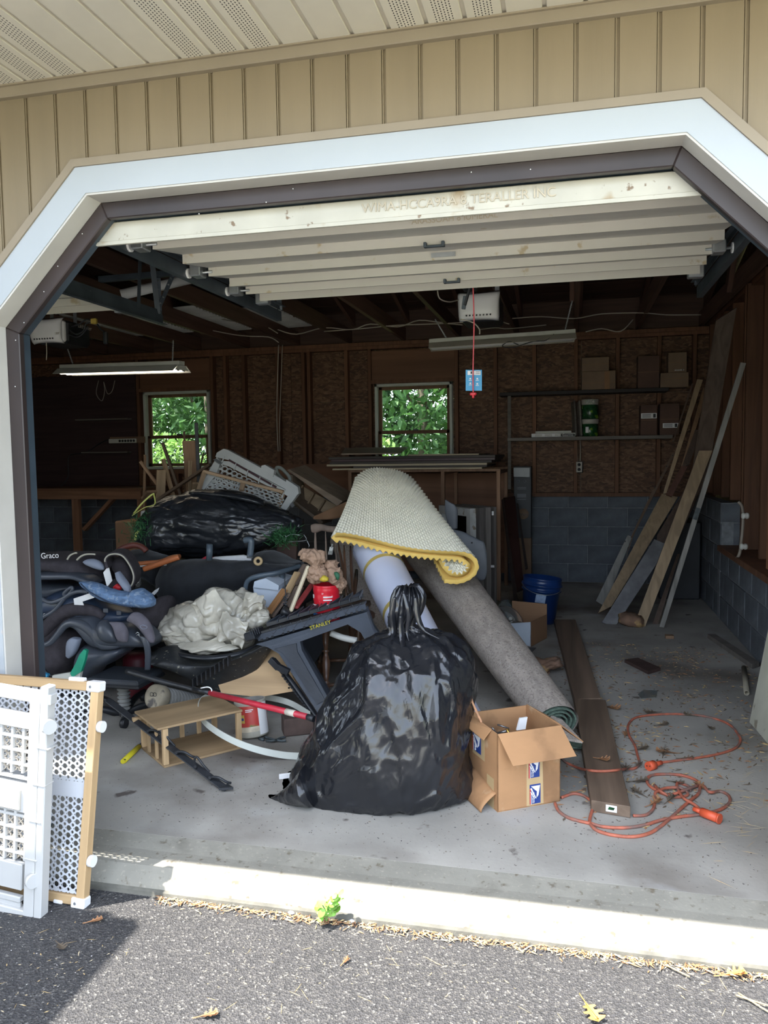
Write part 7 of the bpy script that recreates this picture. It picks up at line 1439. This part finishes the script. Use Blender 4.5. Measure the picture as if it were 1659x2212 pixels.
for x in (.085, .11): p = GP_(x, GH+.004, .0); vs, fs = bev(boxv(.035, .022, .014), BOXF, .003); mk('latch', vs, fs, WPL, g1_, mw=Matrix.Translation(p) @ m_)
p = GP_(.10, -.002, .01); vs, fs = bev(boxv(.035, .02, .012), BOXF, .003); mk('latch', vs, fs, WPL, g1_, mw=Matrix.Translation(p+gv*.008) @ m_)
# perforated panel: alternating columns of large and small holes
vs = []; fs = []; TH_ = .003; nseg = 14
def cell(x0, x1, z0, z1, r):
    cx_2, cz = (x0+x1)/2, (z0+z1)/2; o = len(vs); oo = []; 
    for k in range(nseg):
        a = 2*pi*k/nseg; c, s = cos(a), sin(a); hx, hz = (x1-x0)/2, (z1-z0)/2; t = min(hx/abs(c) if abs(c) > 1e-6 else 9, hz/abs(s) if abs(s) > 1e-6 else 9)
        oo += [GP_(cx_2+c*t, cz+s*t, .004), GP_(cx_2+r*c, cz+r*s, .004), GP_(cx_2+r*c, cz+r*s, .004-TH_)]
    vs.extend(oo)
    for k in range(nseg):
        l = (k+1) % nseg; fs.append((o+3*k, o+3*l, o+3*l+1, o+3*k+1)); fs.append((o+3*k+1, o+3*l+1, o+3*l+2, o+3*k+2))
zlo, zhi = .034, GH-.030; zm0, zm1 = GH*.475, GH*.545; pz = (zhi-zm1)/13.0; wbig, wsm = .0185, .0135
x = .034; k = 0
while x < GWI-.05:
    wd = wsm if k % 2 == 0 else wbig; r = .0056 if k % 2 == 0 else .0092
    for (za, zb_) in ((zlo, zm0), (zm1, zhi)):
        n = int(round((zb_-za)/pz)); off = pz/2 if k % 2 else 0; z = za
        if off: cell(x, x+wd, z, z+off, .0001); z += off
        while z < zb_-.001:
            z2_ = min(z+pz, zb_); cell(x, x+wd, z, z2_, min(r, (z2_-z)*.42)); z = z2_
    o = len(vs); vs += [GP_(x, zm0, .004), GP_(x+wd, zm0, .004), GP_(x+wd, zm1, .004), GP_(x, zm1, .004)]; fs.append((o, o+1, o+2, o+3))
    x += wd; k += 1
pp = mk('perforated_panel', vs, fs, PNL, g1_)
# front white plastic gate overlapping it
fb = onz(66, 1972, -.1); ft = at(118, 1484, 2.14); hu = V((-1, .03, 0)).normalized(); hv = ft-fb; HHt = hv.length; hv.normalize(); hn = hu.cross(hv).normalized()
if hn.y > 0: hn = -hn
g2_ = thing('white_gate', 'white moulded plastic child gate in front at the left frame edge, sunlit', 'gate', fb)
def HP(x, z, o=0): return fb+hu*x+hv*z+hn*o
mh = Matrix((hu, hn, hv)).transposed().to_4x4()
def hbox(name, x0, x1, z0, z1, d=.02, o=0, b=.003, m=None): vs, fs = bev(boxv(x1-x0, d, z1-z0), BOXF, b); return mk(name, vs, fs, m or GPW, g2_, mw=Matrix.Translation(HP((x0+x1)/2, (z0+z1)/2, o)) @ mh)
HW2 = .55
hbox('outer_stile', -.022, .006, .0, HHt-.0, .04); hbox('inner_stile', .006, .045, 0, HHt-.03, .028, .006); hbox('top_rail', 0, HW2, HHt-.035, HHt, .035); hbox('upper_rail', .04, HW2, HHt-.125, HHt-.075, .022, .004); hbox('bottom_rail', 0, HW2, 0, .035, .035)
hbox('lower_rail', .04, HW2, .10, .19, .022, .004); hbox('lower_rail', .04, HW2, .055, .075, .02, .002); hbox('lower_rail', .04, HW2, .035, .052, .012, .002)
hbox('centre_panel', .045, HW2, HHt*.47, HHt*.60, .018, .002); hbox('badge_plate', .075, HW2, HHt*.485, HHt*.575, .016, .012, m=mat('gate_badge', (.48, .45, .40), .5))
def lat_block(z0, z1, rows, x0=.045):
    ch_ = (z1-z0)/rows; x = x0; 
    while x < HW2-.02:
        hbox('grid_bar', x-.004, x+.005, z0, z1, .012, .004, .001); x += ch_*.94
    for r in range(rows+1): hbox('grid_bar', x0, HW2, z0+r*ch_-.004, z0+r*ch_+.005, .012, .004, .001)
    xs = x0
    cells = []; vs2 = []; fs2 = []
    while xs < HW2-.02:
        for r in range(rows):
            for (du, dv, rad) in ((.5, .5, .26), (.22, .24, .22), (.78, .24, .22), (.22, .78, .22), (.78, .78, .22)):
                c = (xs+du*ch_*.94, z0+(r+dv)*ch_); 
                o = len(vs2)
                for k in range(10):
                    a = 2*pi*k/10
                    for q in (rad, rad*.66): vs2.append(HP(c[0]+cos(a)*q*ch_, c[1]+sin(a)*q*ch_, -.002)); vs2.append(HP(c[0]+cos(a)*q*ch_, c[1]+sin(a)*q*ch_, -.006))
                for k in range(10): l = (k+1) % 10; A, B = o+4*k, o+4*l; fs2 += [(A, B, B+2, A+2), (A+1, A+3, B+3, B+1), (A, A+1, B+1, B), (A+2, B+2, B+3, A+3)]
        xs += ch_*.94
    mk('ring_lattice', vs2, fs2, mat('lattice_beige', (.52, .46, .38), .5), g2_)
lat_block(HHt*.62, HHt*.855, 4); lat_block(HHt*.235, HHt*.455, 4)
for z in (HHt*.84, HHt*.165): rod('round_knob', HP(-.004, z, .020), HP(-.020, z, .028), .023, GPW, g2_, seg=24); rod('knob_stem', HP(.0, z, .0), HP(-.01, z, .024), .016, GPW, g2_)
for z in (.25, .42, .58, .74): hbox('rib', -.018, .03, HHt*z, HHt*z+.004, .046, -.0, .001)
# ================= ground clutter =================
rg = random.Random(21)
def scatter(name, n, fpt, mats, label, cat, size=(.004, .012), flatz=.3, seed=1, long=1.0):
    q = random.Random(seed); vs = []; fs = []; mi = []
    for _ in range(n):
        c = fpt(q); s = q.uniform(*size); a = q.uniform(0, pi); L_ = s*long*q.uniform(.6, 1.6); t = V((cos(a), sin(a), q.uniform(-.1, .1))); w_ = V((-sin(a), cos(a), 0)); o = len(vs); h = s*flatz
        vs += [c-t*L_, c-w_*s*.5, c+t*L_, c+w_*s*.5, c+V((0, 0, h))]; fs += [(o, o+1, o+4), (o+1, o+2, o+4), (o+2, o+3, o+4), (o+3, o, o+4)]; mi += [q.randrange(len(mats))]*4
    ob = mk(name, vs, fs, mats, mi=None); 
    for p, m_ in zip(ob.data.polygons, mi): p.material_index = m_
    return tag(ob, label, cat, kind='stuff')
STR = mat('straw', (.50, .36, .17), .8, .2, 20); STR2 = mat('pale_husk', (.50, .42, .28), .8, .15, 20); LFB = mat('dead_leaf', (.30, .15, .07), .8, .25, 14); LFG = mat('grey_leaf', (.13, .10, .07), .85, .3, 14); STN = mat('white_pebble', (.6, .57, .58), .6, .1)
def clump(q):
    while True:
        x, y = q.uniform(-2.2, .9), q.uniform(1.1, 2.28)
        if noise.noise(V((x*3.1, y*3.1, 4))) + q.uniform(-.45, .25) > 0: return V((x, y, -.099))
scatter('husk_litter', 900, clump, [STR2, STR, STR2], 'tiny pale seed husks scattered over the asphalt', 'litter', (.0016, .0042), seed=2, long=1.6)
scatter('straw_litter', 90, clump, [STR], 'thin straw pieces scattered over the asphalt', 'litter', (.0012, .002), .5, seed=3, long=12)
scatter('curb_litter', 1500, lambda q: V((lambda x: (x, 2.295-abs(q.gauss(0, .016)), -.099+q.uniform(0, .006)))(q.uniform(-1.75, 1.1)))[:] if False else V((q.uniform(-1.35, .95), 2.30-abs(q.gauss(0, .018)), -.099+q.uniform(0, .008))), [STR, LFB, LFB, STR2], 'brown leaf crumbs and straw gathered along the foot of the curb', 'litter', (.002, .006), .5, seed=4, long=2.2)
scatter('grit', 700, lambda q: V((q.uniform(-2.2, .9), q.uniform(1.1, 2.28), -.099)), [STN, HOOD, STR2], 'pale grit specks in the asphalt surface', 'grit', (.0012, .003), .6, seed=5)
def inner(q):
    while True:
        x, y = q.uniform(-.1, 1.1), q.uniform(2.9, 5.8)
        if noise.noise(V((x*2.2, y*2.2, 9)))+q.uniform(-.5, .3) > 0: return V((x, y, .001))
scatter('floor_litter', 1900, inner, [LFG, LFG, LFB, STR], 'leaf crumbs and bark scattered on the garage floor right of the plank', 'litter', (.003, .011), .4, seed=6, long=1.8)
scatter('floor_straw', 110, lambda q: V((q.gauss(.75, .16), q.gauss(3.15, .22), .003+q.uniform(0, .01))), [STR, STR2], 'straw pieces scattered at the right front of the garage floor', 'litter', (.0012, .0020), .6, seed=7, long=22)
scatter('floor_specks', 900, lambda q: V((q.uniform(-1.7, .7), q.uniform(2.6, 3.6), .001)), [LFG, LFG, BLACK], 'dark specks of dirt on the front of the garage floor', 'litter', (.0015, .0045), .4, seed=8)
# lobed leaves
def oak_leaf(name, c, L, ang, m, label, group=None, curl=.15, cat='leaf'):
    out = [(0, 0), (.10, .03), (.22, .05), (.30, .20), (.38, .22), (.40, .10), (.50, .12), (.60, .34), (.68, .32), (.64, .14), (.74, .14), (.86, .30), (.93, .24), (.86, .08), (1.0, .0)]
    pts = [(x, y) for x, y in out]+[(x, -y*.95) for x, y in out[-2:0:-1]]; vs = []; ca, sa = cos(ang), sin(ang)
    for x, y in pts:
        z = abs(y)*curl*L*2.0+.02*L*sin(x*5)+(x**2)*curl*L*.5; vs.append(V(c)+V(((x*ca-y*sa)*L, (x*sa+y*ca)*L, .003+z)))
    n = len(vs); mid_ = [V(c)+V((x*ca*L, x*sa*L, .002+.02*L)) for x in (.2, .4, .6, .8)]; vs += mid_
    fs = []; half = len(out)
    spine = [0]+[n+i for i in range(4)]+[half-1]; sx_ = [0, .2, .4, .6, .8, 1.0]
    def near(x): return min(range(6), key=lambda i: abs(sx_[i]-x))
    for i in range(half-1):
        a_, b2 = near(out[i][0]), near(out[i+1][0]); 
        f = [i, i+1, spine[b2], spine[a_]]; f = [q for j, q in enumerate(f) if q not in f[:j]]
        if len(f) > 2: fs.append(tuple(f))
        i2, j2 = (n-i) % n, (n-i-1) % n; f = [j2, i2, spine[a_], spine[b2]]; f = [q for j, q in enumerate(f) if q not in f[:j]]
        if len(f) > 2: fs.append(tuple(f))
    t = thing(name, label, cat, c, group); mk('leaf_blade', vs, fs, m, t)
    tube('leaf_stalk', [V(c)+V((-ca*L*.35, -sa*L*.35, .004)), V(c)+V((0, 0, .005)), V(c)+V((ca*L*.9, sa*L*.9, .012+curl*L*.3))], .0016, m, t, n=3, seg=5); return t
oak = mat('golden_leaf', (.52, .27, .07), .7, .15, 20)
oak_leaf('oak_leaf', onz(1262, 2165, -.098), .085, -1.15, oak, 'golden dry oak leaf on the asphalt at the bottom right')
for k, (x, y, L_, an_, m_, lb) in enumerate(((1560, 2110, .07, .3, oak, 'bent tan oak leaf near the curb at the right'), (565, 1950, .05, 2.2, LFB, 'red-brown leaf against the curb left of the weed'), (190, 1995, .045, .5, LFB, 'tan leaf in the shade in front of the gates'), (125, 2040, .05, -.6, LFG, 'curled dark leaf on the shaded asphalt'), (430, 2200, .05, .4, LFB, 'brown leaf fragment at the bottom edge of the asphalt'), (740, 2085, .03, 1.2, LFB, 'small brown leaf in the middle of the asphalt'))):
    oak_leaf('dry_leaf', onz(x, y, -.098), L_, an_, m_, lb, 'dry leaves on the asphalt', .25)
locs = ((1385, 1650), (1432, 1635), (1455, 1628), (1470, 1640), (1372, 1622), (1350, 1592), (1352, 1655), (1365, 1690), (1402, 1742), (1440, 1735), (1450, 1690), (1528, 1710), (1420, 1568), (1530, 1570), (1310, 1528), (1420, 1540), (1500, 1548), (1290, 1640), (1390, 1720))
names = ('left of the orange socket end', 'just right of the orange socket end', 'among leaves behind the orange socket end', 'rightmost behind the orange socket end', 'on the cord near the plank’s right edge', 'inside the left bend of the far cord loop', 'touching the right side of the near plank', 'small, right of the near plank middle', 'right of the plank’s near end', 'between plank end and cord coil', 'lying in the middle of the cord coil', 'under the right loop of the cord coil', 'inside the far cord loop', 'at the right inside the far cord loop', 'at the joint of the two planks', 'just beyond the far cord loop', 'beyond the far cord loop at right', 'lying on the near plank', 'behind the cord coil’s left loop')
for k, ((x, y), nm) in enumerate(zip(locs, names)):
    oak_leaf('fallen_leaf', onz(x, y, .05 if 'on the near plank' in nm else .002), rg.uniform(.05, .085), rg.uniform(0, 6.28), (LFG, LFG, LFB)[k % 3], 'dry leaf '+nm, 'dry leaves on the garage floor', rg.uniform(.15, .4))
for k, (x, y, r_, lb) in enumerate(((655, 1966, .020, 'largest white pebble against the curb beside the weed'), (630, 1971, .012, 'small pale pebble left of the largest one'), (760, 1990, .009, 'small pale pebble right of the weed'), (1108, 2028, .016, 'pale pebble at the curb foot near the centre'), (1563, 2087, .010, 'pale pebble at the curb foot on the right'))):
    c = onz(x, y, -.095); tag(body('pebble', [(c+V((-r_, 0, -.3*r_)), c+V((-r_, 0, .3*r_)), r_*.6), (c+V((-.3*r_, 0, -.6*r_)), c+V((-.3*r_, 0, .7*r_)), r_*1.5), (c+V((.5*r_, 0, -.5*r_)), c+V((.5*r_, 0, .6*r_)), r_*1.3), (c+V((r_, 0, -.1*r_)), c+V((r_, 0, .2*r_)), r_*.5)], STN, None, n=4, seg=14), lb, 'pebble', 'pebbles at the curb')
for k, (p, q_) in enumerate((((1595, 2145), (1659, 2185)), ((1590, 2150), (1659, 2172)), ((1440, 2085), (1490, 2110)))): tag(rod('straw_stalk', onz(*p, -.09), onz(*q_, -.09), .0022, STR, seg=6), ('long straw stalk at the lower right, nearer one', 'long straw stalk at the lower right, farther one', 'short straw stalk left of the two long ones')[k], 'straw', 'straw stalks on the asphalt')
# weed
wd_ = thing('weed_plant', 'small bright green leafy weed growing at the foot of the curb', 'plant', onz(715, 1985, -.1)); WC = onz(716, 1972, -.1); WC.y = 2.285
LFW = mat('weed_leaf', (.18, .38, .05), .5, .25, 30, spots=[((.34, .52, .12), 22, .55, .65)]); LFW.node_tree.nodes['Principled BSDF'].inputs['Subsurface Weight'].default_value = 0; STMW = mat('weed_stem', (.20, .30, .08), .6)
rgw = random.Random(8); cl = None
for s_ in range(9):
    a = rgw.uniform(0, 2*pi); tipo = V((cos(a)*rgw.uniform(.02, .055), -abs(sin(a))*rgw.uniform(.01, .05)-.005, rgw.uniform(.03, .105))) if s_ < 7 else V(((.045, .06)[s_-7], -.02, (.11, .095)[s_-7]))
    tip = WC+tipo; tube('stem', [WC, WC+V((tipo.x*.3, tipo.y*.3, tipo.z*.6)), tip], .0018, STMW, wd_, n=4, seg=5)
    for f_ in range(5):
        t_ = .45+.55*f_/4; c = WC.lerp(tip, t_)+V((rgw.uniform(-.012, .012), rgw.uniform(-.012, .012), rgw.uniform(-.004, .008))); r_ = rgw.uniform(.008, .014); nn = V((rgw.uniform(-.6, .6), -rgw.uniform(.3, 1), rgw.uniform(.5, 1.2))).normalized(); e1 = nn.orthogonal().normalized(); e2 = nn.cross(e1)
        pts = [c+e1*(r_*cos(k*pi/5))*1.15+e2*(r_*.85*sin(k*pi/5))+nn*(.15*r_*cos(k*pi/5*2)) for k in range(10)]; mk('leaf', pts+[c-nn*.15*r_], [(k, (k+1) % 10, 10) for k in range(10)], LFW, wd_, True)
# ================= beyond the windows =================
def bush(name, c, R, n, m, label, seed, ls=.09):
    q = random.Random(seed); vs = []; fs = []
    for _ in range(n):
        while True:
            d = V((q.uniform(-1, 1), q.uniform(-1, 1), q.uniform(-1, 1)))
            if .35 < d.length < 1 and noise.noise(d*3.0+V((seed, 0, 0))) > -.12+.3*(1-d.length): break
        p = V(c)+V((d.x*R[0], d.y*R[1], d.z*R[2])); nn = V((q.gauss(0, 1), q.gauss(0, 1)-.4, q.gauss(0, 1)+.5)).normalized(); e1 = nn.orthogonal().normalized(); a = q.uniform(0, 6.3); e1, e2 = e1*cos(a)+nn.cross(e1)*sin(a), nn.cross(e1)*cos(a)-e1*sin(a); s = ls*q.uniform(.6, 1.3)
        o = len(vs); vs += [p-e1*s, p-e1*.2*s+e2*.42*s, p+e1*s, p-e1*.2*s-e2*.42*s]; fs.append((o, o+1, o+2, o+3))
    t = thing(name, label, 'tree', (c[0], c[1], -.13)); f = mk('foliage', vs, fs, m, t); f['kind'] = 'stuff'
    rod('trunk', (c[0], c[1], -.13), (c[0], c[1], c[2]), .09, mat('bark', (.12, .09, .07), .9), t)
    for k in range(4): rod('branch', (c[0], c[1], c[2]*.6), (c[0]+R[0]*.6*cos(k*1.7), c[1]+R[1]*.5*sin(k*1.7), c[2]+R[2]*.4), .03, bpy.data.materials['bark'], t)
    return t
def leafm(name, c, tr):
    m, t, p = newmat(name); N, L = t.nodes, t.links; nz = N.new('ShaderNodeTexNoise'); nz.inputs['Scale'].default_value = 1.4; tc = N.new('ShaderNodeTexCoord'); L.new(tc.outputs['Object'], nz.inputs['Vector'])
    cr = N.new('ShaderNodeValToRGB'); cr.color_ramp.elements[0].color = c4([x*.55 for x in c]); cr.color_ramp.elements[1].color = c4([x*1.3 for x in c]); cr.color_ramp.elements[0].position = .35; cr.color_ramp.elements[1].position = .65; L.new(nz.outputs['Fac'], cr.inputs[0]); L.new(cr.outputs[0], p.inputs['Base Color']); setp(p, Roughness=.55)
    tl_ = N.new('ShaderNodeBsdfTranslucent'); L.new(cr.outputs[0], tl_.inputs[0]); mx = N.new('ShaderNodeMixShader'); mx.inputs[0].default_value = tr; o = N['Material Output']; L.new(p.outputs[0], mx.inputs[1]); L.new(tl_.outputs[0], mx.inputs[2]); L.new(mx.outputs[0], o.inputs[0]); return m
LA = leafm('tree_leaf', (.08, .17, .05), .4); LB = leafm('hedge_leaf', (.05, .12, .04), .35); LC = leafm('bright_leaf', (.2, .32, .08), .45)
bush('tree', (-7.0, 14.5, 3.4), (3.6, 2.4, 3.6), 26000, LA, 'green tree behind the left window', 1); bush('tree', (-2.6, 14.0, 3.4), (3.4, 2.4, 3.6), 26000, LA, 'green tree behind the centre window', 2)
bush('tree', (-10.5, 17, 4.5), (4, 3, 4.8), 9000, LB, 'darker tree beyond the left window, further left', 3, .13); bush('tree', (-4.8, 18, 5), (5, 3, 5.4), 12000, LB, 'darker tree filling the distance between the windows', 5, .13); bush('tree', (1.5, 17, 4.5), (4, 3, 4.8), 7000, LB, 'darker tree far right behind the garage', 6, .13)
bush('shrub', (-3.3, 11.5, .9), (1.0, .6, .9), 2500, LC, 'bright shrub low outside the centre window', 7, .06); bush('shrub', (-6.6, 11.6, .9), (1.2, .6, .9), 2500, LC, 'bright shrub low outside the left window', 8, .06)
# trailer-shaped box added out of frame to shade the lower left asphalt
TX, TY = -3.62, -.70
tv = thing('shade_blocker', 'plain white trailer-shaped box added left of the drive to cast shade', 'shade blocker', (-3.5, -.7, -.1))
box('blocker_body', (TX, TY, 1.52), (2.4, 4.1, 2.2), WPL, tv, b=.03); box('blocker_floor', (TX, TY, .38), (2.3, 4.0, .08), DGREY, tv)
for y in (-1.1, -.3): rod('wheel', (TX+1.18, y, .22), (TX+.9, y, .22), .32, BLACK, tv, seg=28); rod('hub', (TX+1.2, y, .22), (TX+1.17, y, .22), .14, STEEL, tv, seg=20)
box('blocker_door', (TX, TY+2.07, 1.52), (2.2, .03, 2.05), GPW, tv, b=.01)
